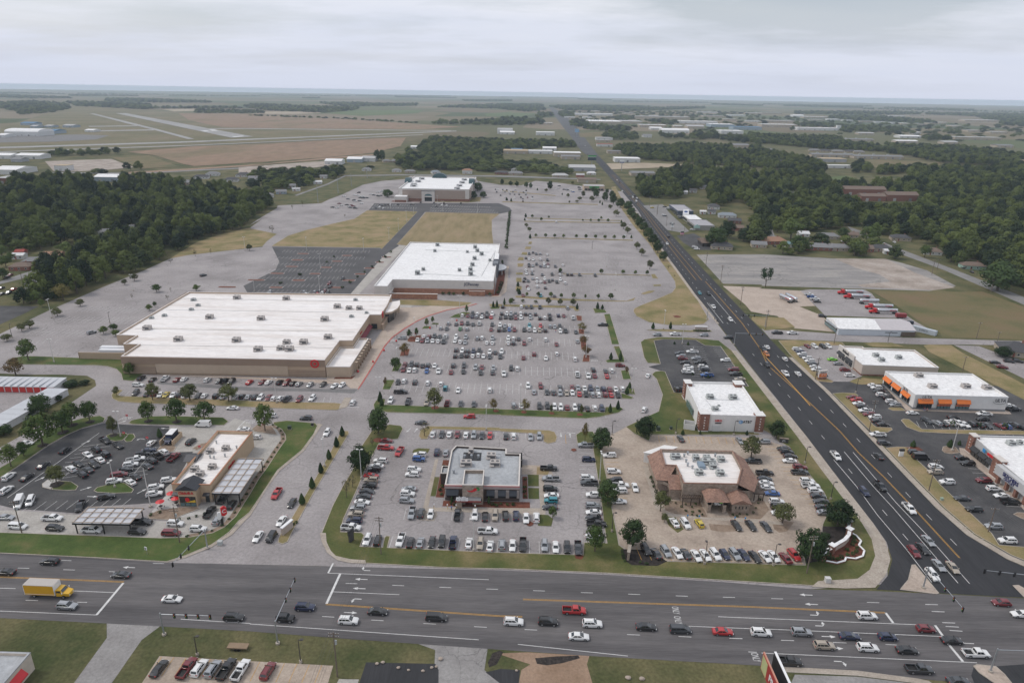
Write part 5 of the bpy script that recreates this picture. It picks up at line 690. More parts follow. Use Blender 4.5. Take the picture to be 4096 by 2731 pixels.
WOODS=[('left',10,15,[-684,857,-621,887,-554,920,-451,893,-396,851,-291,788,-255,728,-240,610,-257,543,-258,507,-256,460,-258.2,414.9,-263.2,387.3,-285.7,386,-300.5,395.8,-294.1,416.6,-318,440,-318,482,-320,516,-341,548,-353,517,-360,513,-376,
 496,-392,495]),('left',7,8,[-286.6,375.7,-268.5,377.8,-262.8,386.6,-292.5,414.1,-299.2,395.9]),('right',9,9,[192,530,221,540,257,535,306,527,313,539,261,546,222,549,196,543]),('right',14,11,[198,547,241,550,294,546,314,586,260,596,213,592]),
 ('centre',14,11,[-321,831,-306,847,-287,811,-304,884,-273,851,-268,917,-295,1008,-329,1062,-360,1027,-382,996]),('centre',13,11,[-281,976,-245,975,-266,1072,-292,1084,-296,1037]),('centre',14,12,[-214,1221,-215,1378,-218,1683,-216,1846,-7,
 1771,138,1806,143,1657,67,1607,16,1564,-32,1466,-26,1214,-68,1135,-120,1110,-175,1118]),('centre',20,10,[-122,1126,-24,1108,81,1077,91,1159,33,1243,-27,1253]),('centre',18,10,[-261,1072,-227,1110,-246,1196,-273,1154]),('right',11.5,15,[154,
 853,182,1027,242,1100,281,1154,325,1178,364,1150,390,1092,457,1132,485,1076,454,992,484,960,571,1007,654,1160,747,1190,943,1292,1084,1354,483,578,404,526,370,535,364,564,358,594,337,633,334,672,274,633,261,654,227,589,206,596,262,737,276,816,
 228,786,257,921,236,930,206,835,181,842]),('right',11,14,[343,530,342,481,339,434,347.6,402.5,513,617,505,670,389,607]),('right',14,11,[251,695,280,704,320,665,296,635,263,660,239,658]),('mid',11,12,[211,1514,257,1718,293,1656,436,1758,503,
 1701,593,1686,578,1650,566,1527,588,1358,563,1233,510,1172,436,1232,345,1295,248,1366]),('mid',12,12,[777,2233,1001,2182,938,1812,873,1678,745,1735,667,1910]),('mid',12,12,[984,1880,1157,1822,1158,1597,1229,1542,1048,1309,974,1337,853,1403,
 877,1573,861,1644]),('mid',13,12,[571,1181,617,1205,669,1308,655,1326,606,1258]),('mid',13,12,[594,1152,674,1197,813,1235,807,1290,662,1248]),('far',20,16,[419,2192,564,2292,780,2234,619,1761,590,2003,439,2037]),('far',24,16,[-3243,4490,-3407,
 5050,-2823,4492,-2327,3715,-2017,3045,-2019,2894,-2237,3204,-2600,3592]),('far',26,16,[-3276,5207,-2911,5078,-2396,4688,-2066,4061,-1739,4520,-1639,4259,-2011,3965,-1999,3846,-2565,4182]),('far',30,16,[-3777,6602,-3504,6853,-2609,6150,-2400,
 5632,-2732,5436,-3145,5490]),('far',24,16,[-1685,3748,-1332,3750,-1246,3505,-1537,3415]),('far',26,16,[-1840,4825,-1783,5031,-1605,4526,-1694,4458]),('far',26,16,[-1907,5130,-1721,5298,-1359,4885,-1118,5074,-964,4337,-1017,3730,-1397,4003,
 -1631,4382]),('far',28,16,[-1764,6387,-1484,6694,-1074,6251,-921,6697,-803,5834,-1155,5317,-1406,5490]),('far',26,16,[-616,5469,-388,6503,-36,7380,-25,5277,-311,5356]),('far',22,15,[-332,2781,-221,2930,-15,3258,-12,2708,-315,2671]),('far',
 16,8,[-1224,3279,-710,3055,-584,2928,-386,2790,-381,2752,-576,2885,-700,3010,-1205,3226]),('far',34,17,[-764,10171,-59,11221,-51,9752,-654,9081]),('far',34,17,[-2918,9810,-2772,10115,-2612,9526,-2754,9256]),('far',34,17,[-5670,7882,-4342,6967,
 -4025,6487,-4180,6205,-4573,6349]),('far',38,17,[-5339,8575,-4781,9088,-4484,8520,-4976,7988]),('far',26,16,[-156,7007,273,7412,205,5105,78,4599,-114,5147]),('far',26,16,[294,6568,738,7218,1347,7169,1081,6383,2025,7713,1818,6879,984,5450,580,
 4901,368,5149]),('far',22,15,[286,4724,387,4785,335,3972,229,3660]),('far',22,15,[126,4268,215,4317,205,3870,103,3493]),('far',20,15,[234,3113,318,3269,360,2662,408,2445,350,2312,257,2470,219,2792]),('far',22,15,[498,3705,666,4025,707,3737,
 707,3445,734,3205,634,2972,607,3527]),('far',22,15,[-74,3368,26,3414,124,3318,110,2799,-60,2737]),('far',28,16,[2282,5927,3101,6420,3600,6364,3257,5770,2512,5191,2414,5427,2012,5157]),('far',26,16,[2103,4774,2433,4719,2329,3969,2204,3804,1782,
 3925,1877,4286]),('far',22,15,[1052,2896,1163,2843,1074,2643,991,2712]),('far',22,15,[1287,3347,1447,3235,1331,2981,1204,3064]),('far',20,15,[1380,3007,1624,2995,1454,2638,1302,2667,1251,2721]),('far',28,16,[3702,6422,4713,6646,2442,3421,2415,
 3502,3494,5462,3322,5804]),('far',20,15,[1298,2315,1450,2355,1340,2180,1224,2151]),('far',18,14,[276,2303,370,2207,350,1990,241,1872]),('far',14,12,[-615,1004,-580,1055,-536,1070,-539,1094,-565,1026,-598,978]),('far',12,11,[-823,1227,-761,
 1239,-736,1290,-752,1323,-801,1313,-853,1279]),('far',30,16,[-2392,14214,-1162,14024,-1038,12526,-2101,12485]),('far',34,17,[1408,16327,1974,14859,1753,13189,1237,14334]),('far',34,17,[2980,10921,3411,9938,3111,9058,2694,9869]),('far',34,17,
 [3855,10339,4671,9694,4315,8952,3464,9284]),('far',36,17,[4993,9735,5754,9027,5344,8380,4561,8889]),('far',62,12,[1539,4474,1891,4168,2225,3840,1986,3162,1471,2391,1167,2309,1036,2529,978,2826]),('far',58,12,[361,4639,835,5055,1546,5641,1850,
 5365,814,2332,652,2349,456,2496,293,2444,270,3451]),('far',70,12,[2225,3840,2442,3421,1427,1979,1316,2134]),('far',60,16,[-7186,10000,-6038,9653,-5767,9219,-6623,9213]),('far',60,16,[-6388,10477,-5316,10954,-5047,10398,-6078,9968]),('far',
 60,16,[-4804,9896,-3987,11298,-3779,10708,-4584,9440]),('far',60,16,[-4488,12657,-3181,13807,-2981,12937,-4228,11922]),('far',60,16,[-3345,15030,-1676,18492,-1537,16966,-3065,13770]),('far',60,16,[-408,18235,1800,20887,1598,18535,-367,16415]),
 ('far',60,16,[1648,12392,3436,12598,3192,11700,1511,11363]),('far',60,16,[4021,11771,5590,11248,5233,10526,3753,10983]),('far',60,16,[4051,8401,5622,7938,5315,7501,3817,7913]),('far',60,16,[3377,6776,3917,6797,3761,6525,3218,6454]),]
def pack(L,k):return[tuple(L[i:i+k])for i in range(0,len(L),k)]
GROUND=[(*g_[:4],pack(g_[4],2))for g_ in GROUND]
WOODS=[(*g_[:3],pack(g_[3],2))for g_ in WOODS]
MARKS=[(*g_[:2],pack(g_[2],2))for g_ in MARKS]
CARS=[(g_[0],pack(g_[1],4))for g_ in CARS]
TREES,CONES=[[(*g_[:2],pack(g_[2],4))for g_ in L]for L in(TREES,CONES)]
ARROWS=[(-100.7,147.5,178,0),(-38.3,144.4,178,0),(-38.1,140.9,178,0),(-38.4,132.3,-2,0),(76.7,141.3,178,0),(76.7,137.9,178,0),(76.3,127.1,-2,0),(76.5,123.5,-2,0),(-38.1,147.9,178,-1),(-38.1,137.1,178,1),(76.2,134.1,-2,1),(76.0,130.5,-2,1),(75.7,
 119.6,-2,-1),(-133.9,217.5,170,1),(-116.1,183.6,60,0),(-129.7,180.2,0,0),(-134.3,184.6,40,0),(-152.2,189.7,60,0),(-151.9,214.2,60,0),(-147.7,230.2,60,0),(-129.2,225.7,180,0),(18.9,225.8,270,0),(22.3,225.5,90,0),(-38.4,227.5,250,0),(-35.6,227.6,
 75,0)]
GROUND_TEXT=[(41.7,135.0,-92,'ONLY',0.4),(41.5,131.7,-92,'ONLY',0.4),(56.7,120.4,-92,'ONLY',0.4),(39.6,301.6,180,'STOP',0.6),(-62.8,249.2,90,'S',0.8),(-62.0,325.2,180,'STOP',0.6),(-99.5,231.3,0,'STOP',0.55),(-147.7,232.9,0,'STOP',0.55),(-33.5,
 359.9,90,'STOP',0.5)]
BAYS=[((-30.0,367.3,33.7,368.3,5.2),dict()),((-40.1,348.4,35.2,347.2,5.2),dict()),((-50.0,328.3,34.5,325.4,5.2),dict()),((-49.5,308.8,31.7,306.5,5.2),dict()),((-51.3,289.3,48.9,286.1,5.2),dict()),((-51.6,267.4,48.5,266.1,5.2),dict()),((-7.4,
 380.0,35.2,379.3,5.0),dict(double=False)),((37.8,245.9,-50.8,248.1,5.0),dict(double=False,pitch=2.75)),((-245.8,368.2,-207.1,366.2,5.2),dict()),((-246.9,348.9,-204.2,348.7,5.2),dict()),((-248.0,328.7,-212.0,327.4,5.2),dict()),((-242.7,309.5,
 -224.3,314.0,4.5),dict(double=False)),((-180.6,522.3,-113.0,525.9,4.8),dict(pitch=2.9)),((-177.2,500.4,-113.4,503.6,4.8),dict(pitch=2.9)),((-174.1,480.4,-113.8,483.3,4.8),dict(pitch=2.9)),((-171.3,462.5,-114.1,465.1,4.8),dict(pitch=2.9)),((-168.1,
 442.0,-114.5,444.3,4.8),dict(pitch=2.9)),((-165.2,423.4,-114.8,425.4,4.8),dict(pitch=2.9)),((-162.9,408.6,-115.1,410.5,4.8),dict(pitch=2.9)),((-153.4,738.3,-106.4,739.5,4.8),dict(w=0.2)),((-157.2,757.3,-110.2,758.4,4.8),dict(w=0.2)),((-90.8,
 741.1,-20.1,733.5,4.8),dict(w=0.2)),((-90.6,760.5,-26.9,755.4,4.8),dict(w=0.2)),((-89.1,726.5,-16.2,719.5,4.8),dict(w=0.2)),((10.5,522.9,98.2,517.9,4.8),dict(mt='white_far',centre=False,w=0.1)),((8.5,502.2,95.3,495.9,4.8),dict(mt='white_far',
 centre=False,w=0.1)),((7.8,479.6,94.0,474.1,4.8),dict(mt='white_far',centre=False,w=0.1)),((33.0,460.0,95.0,458.0,4.8),dict(mt='white_far',centre=False,w=0.1)),((6.3,446.9,91.1,440.8,4.8),dict(mt='white_far',centre=False,w=0.1)),((9.1,427.5,
 87.8,423.0,4.8),dict(mt='white_far',centre=False,w=0.1)),((4.6,406.6,68.0,401.1,4.8),dict(mt='white_far',centre=False,w=0.1)),((18.9,655.4,100.6,651.1,4.8),dict(mt='white_far',centre=False,w=0.1)),((17.0,618.8,99.2,612.8,4.8),dict(mt='white_far',
 centre=False,w=0.1)),((19.4,558.7,97.9,554.0,4.8),dict(mt='white_far',centre=False,w=0.1)),((20.3,713.0,102.8,707.5,4.8),dict(mt='white_far',centre=False,w=0.1)),((-30.1,228.3,12.2,227.2,-5.0),dict(double=False,z=0.05)),((-2.8,176.2,9.6,176.3,
 -5.5),dict(double=False)),((-31.5,176.6,-23.3,176.7,-5.5),dict(double=False)),((-17.1,176.5,-2.8,176.3,-5.5),dict(double=False)),((-41.1,157.7,-35.5,157.6,5.5),dict(double=False)),((-33.4,157.5,-2.4,156.2,5.5),dict(double=False)),((-2.4,156.2,
 20.4,155.8,5.5),dict(double=False)),((-47.3,216.7,-48.2,165.1,5.4),dict(double=False,pitch=2.8)),((-29.1,210.1,-29.1,179.0,-5.4),dict(double=False,pitch=2.8)),((11.4,203.8,10.6,177.8,5.4),dict(double=False,pitch=2.8)),((29.6,215.2,27.7,166.4,
 -5.4),dict(double=False,pitch=2.8)),((33.4,214.5,32.2,180.2,4.8),dict(double=False,pitch=2.75,z=0.155,mt='yellow')),((36.6,154.0,66.3,153.7,5.2),dict(double=False,z=0.155,mt='yellow',slant=-0.12)),((69.4,153.5,80.6,153.3,5.2),dict(double=False,
 z=0.155,mt='yellow',slant=-0.12)),((55.5,226.2,89.6,225.5,-5.0),dict(double=False,z=0.155,mt='yellow',slant=0.1)),((98.2,219.2,99.3,181.0,-5.2),dict(double=False,pitch=2.8,z=0.155,mt='yellow')),((-163.2,274.4,-71.3,269.1,-4.8),dict(double=False,
 pitch=2.75,slant=0.25)),((-162.0,253.4,-71.9,250.2,4.8),dict(double=False,pitch=2.75,slant=-0.15)),((92.1,322.8,87.1,281.8,5.0),dict(pitch=2.8,z=0.15)),((106.8,323.5,105.6,278.8,-5.0),dict(double=False,pitch=2.8,z=0.15)),((144.3,262.2,142.0,
 237.5,5.0),dict(double=False,pitch=2.8)),((160.2,279.3,162.4,255.3,5.0),dict(double=False,pitch=2.8)),((158.4,242.9,194.3,235.7,-5.0),dict(double=False,pitch=2.75,slant=0.1)),((143.9,217.1,140.9,163.5,-5.2),dict(double=False,pitch=2.85)),((159.9,
 214.8,156.6,180.8,4.6),dict(double=False,pitch=2.85)),((143.3,322.5,142.2,291.3,4.8),dict(double=False,pitch=2.8)),((-145.8,172.0,-116.0,175.0,4.8),dict(double=False,pitch=3.1,slant=0.25)),((-146.8,212.9,-145.3,190.2,4.6),dict(pitch=2.8,slant=-0.3)),
 ((-125.5,211.6,-123.5,188.9,4.6),dict(pitch=2.8,slant=-0.3)),((-107.8,193.1,-107.3,180.7,4.6),dict(double=False,pitch=2.9)),((-77.4,117.7,-39.1,116.0,-5.2),dict(double=False,pitch=2.8,mt='yellow')),((54.5,371.1,51.5,324.9,5.0),dict(pitch=2.8,
 double=False)),((50.9,320.0,51.3,304.8,5.0),dict(pitch=2.8,double=False))]
MULCH_BED=[(93.6,171.0),(91.8,167.2),(86.7,162.1),(82.5,157.0),(81.7,153.7),(86.7,155.1),(91.8,160.1),(98.0,166.3),(100.6,170.8)]
PX_BEDS=[('grass2',[(-34.6,210.7),(-34.4,212.7),(-32.8,213.9),(-28.7,213.7),(-29.1,210.7)],0.1,'parking_island'),('gravel',[(78.8,171.5),(82.3,173.7),(85.7,172.8),(81.9,168.2),(79.3,167.4),(78.4,169.2)],0.16,'planting_bed'),('gravel',[(-90.6,
 160.8),(-85.1,162.9),(-82.8,165.8),(-81.6,171.1),(-81.8,183.4),(-82.2,191.9),(-81.9,198.9),(-82.0,207.5),(-82.0,213.1),(-81.8,218.4),(-83.2,222.2),(-86.0,226.5),(-89.8,229.6),(-91.5,229.6),(-87.7,226.5),(-84.9,222.2),(-83.5,218.4),(-83.7,213.1),
 (-83.7,207.5),(-83.6,198.9),(-83.9,191.9),(-83.5,183.4),(-83.3,171.1),(-83.8,167.0),(-86.1,164.1),(-91.6,162.0)],0.05,'planting_bed')]
LANE_SHRUBS=[(-91.4,161.0),(-88.4,162.2),(-85.5,163.7),(-83.6,166.3),(-82.9,169.5),(-82.5,172.8),(-82.5,176.1),(-82.6,179.4),(-82.6,182.7),(-82.8,186.0),(-82.9,189.3),(-83.0,192.6),(-82.9,195.9),(-82.8,199.2),(-82.8,202.5),(-82.8,205.8),(-82.8,
 209.1),(-82.8,212.4),(-82.8,215.7),(-82.8,218.9),(-83.9,222.0),(-85.6,224.8),(-87.7,227.4),(-90.2,229.5)]
BOTTOM_CARS=[(-76.0,113.9,82,'sk'),(-70.0,114.1,82,'pm'),(-67.3,114.2,82,'uw'),(-64.3,114.0,82,'us'),(-61.3,114.0,82,'pk'),(-58.1,113.8,82,'pw'),(-52.1,113.7,82,'um')]
# ==== the setting
g=MB()
ring=[8,60,150,300,600,1200,2500,5000,10000,21000]
seg=72
g.v.append((0,200,0))
for r_ in ring:
 for i in range(seg):
  g.v.append((r_*math.sin(2*math.pi*i/seg),200+r_*math.cos(2*math.pi*i/seg),0))
for i in range(seg):
 g.f.append((0,1+(i+1)%seg,1+i));g.m.append(0)
 for k in range(len(ring)-1):
  a=1+k*seg;b=a+seg;j=(i+1)%seg
  g.f.append((a+i,a+j,b+j,b+i));g.m.append(0)
struct('ground',g,farmland())
KERB_H=0.02
for name,mt,z,kerb,pts in GROUND:
 mb=MB();mb.poly(pts,z)
 if kerb:mb.wall(pts,0.0,z)
 o=struct(name,mb,GM[mt])
 if kerb:
  inn=inset(pts,0.22);k=MB();n=len(pts);zt=z+KERB_H
  L=[(p[0],p[1],0.0)for p in pts]+[(p[0],p[1],zt)for p in pts]+[(p[0],p[1],zt)for p in inn]
  a=sum(pts[i][0]*pts[(i+1)%n][1]-pts[(i+1)%n][0]*pts[i][1]for i in range(n))
  fs=[]
  for i in range(n):
   j=(i+1)%n
   if a>0:fs+=[(i,j,j+n,i+n),(i+n,j+n,j+2*n,i+2*n)]
   else:fs+=[(j,i,i+n,j+n),(j+n,i+n,i+2*n,j+2*n)]
  k.add([(p[0]+0.0,p[1],p[2])for p in L],fs)
  ko=bpy.data.objects.new('kerb',k.mesh('kerb',GM['kerb']));col.objects.link(ko);ko.parent=o
  # ---- beds of mulch under single trees and along walls (flat, on top of the grass)
BEDS=[('mulchk',-165.5,211.4,1.7),('mulchk',-164.5,221.1,1.9),('mulchk',-164.6,226.9,1.9),('mulchk',-159.6,229.8,1.6),('mulchk',-138.2,231.1,1.6),('mulchk',-127.3,231.0,1.7),('mulchk',-144.8,186.6,2.0),('mulchk',-145.0,219.6,1.5),('mulch',-48.5,
 219.3,1.6),('mulch',-30.6,247.0,1.6),('mulch',-6.0,245.0,1.2),('mulch',5.2,244.4,1.2),('mulch',16.3,243.8,1.2),('mulch',27.5,243.0,1.2),('mulch',95.0,372.0,2.2),('mulch',19.5,155.0,1.2),('mulch',6.2,169.8,1.1),('mulch',22.8,214.5,1.0)]
for mt,x,y,r_ in BEDS:
 mb=MB();n=18
 pts=[(x+r_*(1+0.12*math.sin(5*t+x))*math.cos(t),y+r_*(1+0.12*math.cos(4*t+y))*math.sin(t))for t in[2*math.pi*i/n for i in range(n)]]
 mb.poly(pts,0.157);struct('planting_bed',mb,GM[mt])
def bed(pts,mt,z=0.152,name='planting_bed'):
 mb=MB();mb.poly(pts,z);return struct(name,mb,GM[mt])
bed([(31.6,158.6),(39.5,158.4),(43.5,153.6),(40.5,151.6),(33.5,151.8),(31.2,154.5)],'mulchk')
bed(MULCH_BED,'mulchk')
bed([(-23.2,183.0),(-20.6,183.0),(-20.6,206.0),(-23.2,206.0)],'mulch',0.05)
bed([(-20.6,178.2),(3.4,177.8),(6.4,178.0),(6.4,181.2),(-20.6,181.2)],'mulch',0.05)
bed([(-24.9,183.6),(-23.3,183.6),(-23.3,195.0),(-24.9,195.0)],'grass2',0.05,'lawn_patch')
bed([(4.2,183.0),(5.8,183.0),(5.8,196.0),(4.2,196.0)],'mulch',0.05)
bed([(6.0,183.0),(9.4,183.0),(9.5,189.3),(6.0,189.3)],'grass2',0.05,'lawn_patch')
bed([(6.0,190.3),(9.5,190.3),(9.7,197.4),(6.0,197.4)],'grass2',0.05,'lawn_patch')
bed([(-26.4,177.4),(-26.0,206.5),(-24.9,206.5),(-24.9,177.4)],'sidewalk',0.06,'sidewalk')
bed([(-26.4,175.6),(11.0,174.6),(11.2,178.0),(-26.4,177.4)],'sidewalk',0.058,'sidewalk')
bed([(9.6,178.0),(11.2,178.0),(11.4,197.6),(9.7,197.6)],'sidewalk',0.06,'sidewalk')
bed([(4.0,197.6),(14.5,197.2),(13.5,203.5),(4.2,203.5)],'tanc',0.04,'concrete_pad')
bed([(-26.4,170.8),(-22.3,170.5),(-21.6,174.0),(-22.5,175.5),(-26.4,175.6),(-27.5,173.4)],'sidewalk',0.06,'sidewalk')
bed([(8.6,169.0),(12.5,168.8),(13.2,172.5),(11.8,174.4),(8.7,174.6)],'grass2',0.10,'parking_island')
bed([(9.0,197.6),(12.8,197.6),(13.4,200.6),(12.2,202.3),(9.3,202.3)],'grasst',0.10,'parking_island')
for q_ in PX_BEDS:bed(q_[1],q_[0],q_[2],q_[3])
bed([(48.0,178.0),(48.4,183.0),(60.0,183.0),(60.2,174.5),(53.5,174.0)],'gravel',0.16)
bed([(67.0,174.8),(67.0,183.0),(77.0,183.0),(80.5,187.0),(80.5,179.0),(76.0,174.0)],'gravel',0.16)
bed([(59.6,171.2),(66.4,170.6),(67.8,168.0),(62.5,167.2),(59.4,168.2)],'gravel',0.17)
bed([(50.5,174.2),(51.5,168.3),(49.3,166.5),(47.4,170.0),(47.2,174.6)],'grass2',0.16,'parking_island')
bed([(45.2,178.0),(46.6,178.0),(47.6,204.0),(45.8,204.0)],'sidewalk',0.165,'sidewalk')
bed([(47.0,174.8),(82.0,171.2),(82.0,172.8),(67.0,174.6),(60.2,174.4),(47.0,176.6)],'sidewalk',0.168,'sidewalk')
bed([(-107.5,172.5),(-107.5,181.0),(-101.5,181.0),(-101.5,176.0),(-98.0,172.0),(-92.5,173.5),(-91.0,178.0),(-90.0,178.0),(-91.0,172.0),(-97.0,170.2)],'pale',0.05,'patio')
bed([(-14.6,407.0),(-9.0,408.5),(-6.0,440.0),(-5.4,486.0),(-10.2,486.0),(-11.6,412.0)],'mulch',0.11)
bed([(-13.0,405.6),(-8.0,406.5),(-4.2,418.0),(-3.2,486.0),(-5.2,486.0),(-6.0,440.0),(-8.6,409.0),(-13.4,407.2)],'tanc2',0.10,'sidewalk')
bed([(-76.0,288.0),(-68.0,288.0),(-68.0,279.0),(-77.5,278.0)],'tanc2',0.117,'store_plaza')
bed([(-78.5,274.2),(-70.5,274.6),(-69.6,278.6),(-71.0,277.3),(-78.0,276.2)],'mulch',0.122)
bed([(-141,783.0),(-108,786.0),(-108,791.0),(-141,791.0)],'mulch',0.05)
bed([(-92,786.0),(-53,786.0),(-40,795.0),(-40,830.0),(-51,830.0),(-52,791.5),(-92,791.5)],'grasst',0.05,'lawn_patch')
# ---- paint
for i,(mt,w,pts)in enumerate(MARKS):
 mb=MB();zz=0.055
 if mt=='yellow' and w>0.3:
  for a,b in zip(pts,pts[1:]):
   d=(Vector(b)-Vector(a)).normalized();nr=Vector((-d.y,d.x))*0.16
   for s_ in(-1,1):strip_pts(mb,[Vector(a)+nr*s_,Vector(b)+nr*s_],0.14,zz)
 else:strip_pts(mb,pts,w,zz)
 struct('road_marking',mb,GM[mt])
HL=[(143,109),(173,109.7),(204,110.6),(228,111.6),(300,113.5),(360,115.5),(418,117),(479,119.9),(529,122.4),(640,128.5),(746,136),(900,141),(1102,146.7),(1420,155)]
HR=[(143,134),(182,133.5),(205,134.2),(229,135.2),(270,136.4),(310,135.6),(380,136.9),(458,138.6),(560,141.8),(763,150),(900,155),(1045,159.7),(1420,171)]
def interp(T_,y):
 for(a,b),(c,d)in zip(T_,T_[1:]):
  if a<=y<=c:return b+(d-b)*(y-a)/(c-a)
 return T_[-1][1]
def lane_x(y,f):return interp(HL,y)+f*(interp(HR,y)-interp(HL,y))
for f0,f1 in((0.26,0.20),(0.79,0.80)):
 mb=MB();y=165.0 if f0<0.5 else 163.0
 while y<1100:
  f=f0 if y<380 else f1
  if not(318<y<350):strip_pts(mb,[(lane_x(y,f),y),(lane_x(y+3.05,f),y+3.05)],0.16 if y<500 else 0.24,0.056)
  y+=12.2
 struct('road_marking',mb,GM['white'])
for f in(0.40,0.60):
 mb=MB();ys=[455+12*i for i in range(55)]
 for a,b in zip(ys,ys[1:]):strip_pts(mb,[(lane_x(a,f),a),(lane_x(b,f),b)],0.22,0.056)
 struct('road_marking',mb,GM['yellow'])
mb=MB();ys=[255+5*i for i in range(13)]
for a,b in zip(ys,ys[1:]):strip_pts(mb,[(lane_x(a,0.5),a),(lane_x(b,0.5),b)],0.4,0.056)
struct('road_marking',mb,GM['yellow'])
def arrow(x,y,ang,turn=0,z=0.058):
 mb=MB();ca,sa=math.cos(ang),math.sin(ang)
 tr=lambda p:(x+ca*p[0]-sa*p[1],y+sa*p[0]+ca*p[1])
 if not turn:
  for P_ in([(-1.6,-0.12),(0.4,-0.12),(0.4,0.12),(-1.6,0.12)],[(0.4,-0.5),(1.7,0),(0.4,0.5)]):mb.poly([tr(p)for p in P_],z)
 else:
  t=turn
  for P_ in([(-1.4,-0.12),(0.3,-0.12),(0.3,0.12),(-1.4,0.12)],[(0.3,-0.12),(0.75,0.2*t),(0.85,0.6*t),(0.55,0.6*t),(0.3,0.12)],[(0.25,0.6*t),(0.7,1.45*t),(1.15,0.6*t)]):mb.poly([tr(p)for p in P_],z)
 struct('lane_arrow',mb,GM['white'])
for x,y,a,t in ARROWS:arrow(x,y,R(a),t)
for x,y,rz,txt,sx in GROUND_TEXT:
 me=text_mesh(txt,2.4,0.0);me.materials.clear();me.materials.append(GM['white'])
 o=bpy.data.objects.new('road_lettering',me);col.objects.link(o);o.location=(x,y,0.062 if y<160 else 0.05);o.rotation_euler=(0,0,R(rz));o.scale=(sx,1,1)
 o['kind']='structure'
def bays(x0,y0,x1,y1,depth,pitch=2.75,double=True,z=0.05,mt='white',w=0.11,slant=0.0,centre=True):
 mb=MB();a,b=Vector((x0,y0)),Vector((x1,y1));d=(b-a);n=max(1,int(d.length/pitch));u=d.normalized()
 nr=Vector((-u.y,u.x));nr=(nr+u*slant)
 for i in range(n+1):
  p=a+u*pitch*i
  strip_pts(mb,[p-nr*depth if double else p,p+nr*depth],w,z)
 if double and centre:strip_pts(mb,[a,b],w,z)
 struct('parking_bay_lines',mb,GM[mt])
for r_ in BAYS:bays(*r_[0],**r_[1])
# ---- air
hz=bpy.data.materials.new('haze');hz.use_nodes=True
hn,hl_=hz.node_tree.nodes,hz.node_tree.links
hn.clear();ho=hn.new('ShaderNodeOutputMaterial');hv=hn.new('ShaderNodeVolumePrincipled')
hv.inputs['Color'].default_value=(0.74,0.87,1.0,1);hv.inputs['Density'].default_value=0.00007;hv.inputs['Anisotropy'].default_value=0.0
hl_.new(hv.outputs['Volume'],ho.inputs['Volume'])
mb=MB();mb.box(-22500,22500,-22300,22700,-1.0,121.5)
hob=bpy.data.objects.new('haze',mb.mesh('haze',hz));col.objects.link(hob);hob['kind']='stuff'
# ==== cars
CC={'w':(0.72,0.72,0.71),'k':(0.012,0.012,0.014),'g':(0.065,0.07,0.078),'s':(0.36,0.375,0.39),'r':(0.42,0.02,0.022),'m':(0.16,0.014,0.02),'b':(0.03,0.10,0.30),'n':(0.014,0.022,0.06),'t':(0.36,0.31,0.25),'y':(0.52,0.40,0.035),'c':(0.02,0.22,
 0.27),'e':(0.02,0.20,0.06),'l':(0.20,0.62,0.03),'o':(0.48,0.16,0.03)}
CN={'w':'white','k':'black','g':'dark grey','s':'silver','r':'red','m':'maroon','b':'blue','n':'navy blue','t':'tan','y':'yellow','c':'teal','e':'green','l':'lime green','o':'orange'}
KN={'s':('sedan','sedan'),'u':('suv','SUV'),'p':('pickup_truck','pickup truck'),'v':('minivan','minivan'),'h':('hatchback','hatchback'),'j':('off_road_suv','off-road SUV'),'V':('cargo_van','cargo van')}
KC={'s':'car','u':'SUV','p':'pickup truck','v':'minivan','h':'hatchback','j':'off-roader','V':'van'}
PAINT={k:plain('car_paint_'+CN[k].replace(' ','_'),c,0.35,metal=(0.5 if k in 'sg' else 0.0),coat=0.8,var=0.0)for k,c in CC.items()}
GLASS=plain('car_glass',(0.014,0.018,0.02),0.06,coat=1.0,var=0.0)
TYRE=plain('tyre_rubber',(0.012,0.012,0.012),0.85,var=0.0)
RIM=plain('alloy_rim',(0.38,0.38,0.39),0.35,metal=0.7,var=0.0)
TRIM=plain('black_car_trim',(0.016,0.016,0.017),0.7,var=0.0)
LAMP=plain('headlamp_lens',(0.70,0.71,0.70),0.1,coat=1.0,var=0.0)
TAIL=plain('tail_lamp_lens',(0.33,0.012,0.012),0.2,coat=1.0,var=0.0)
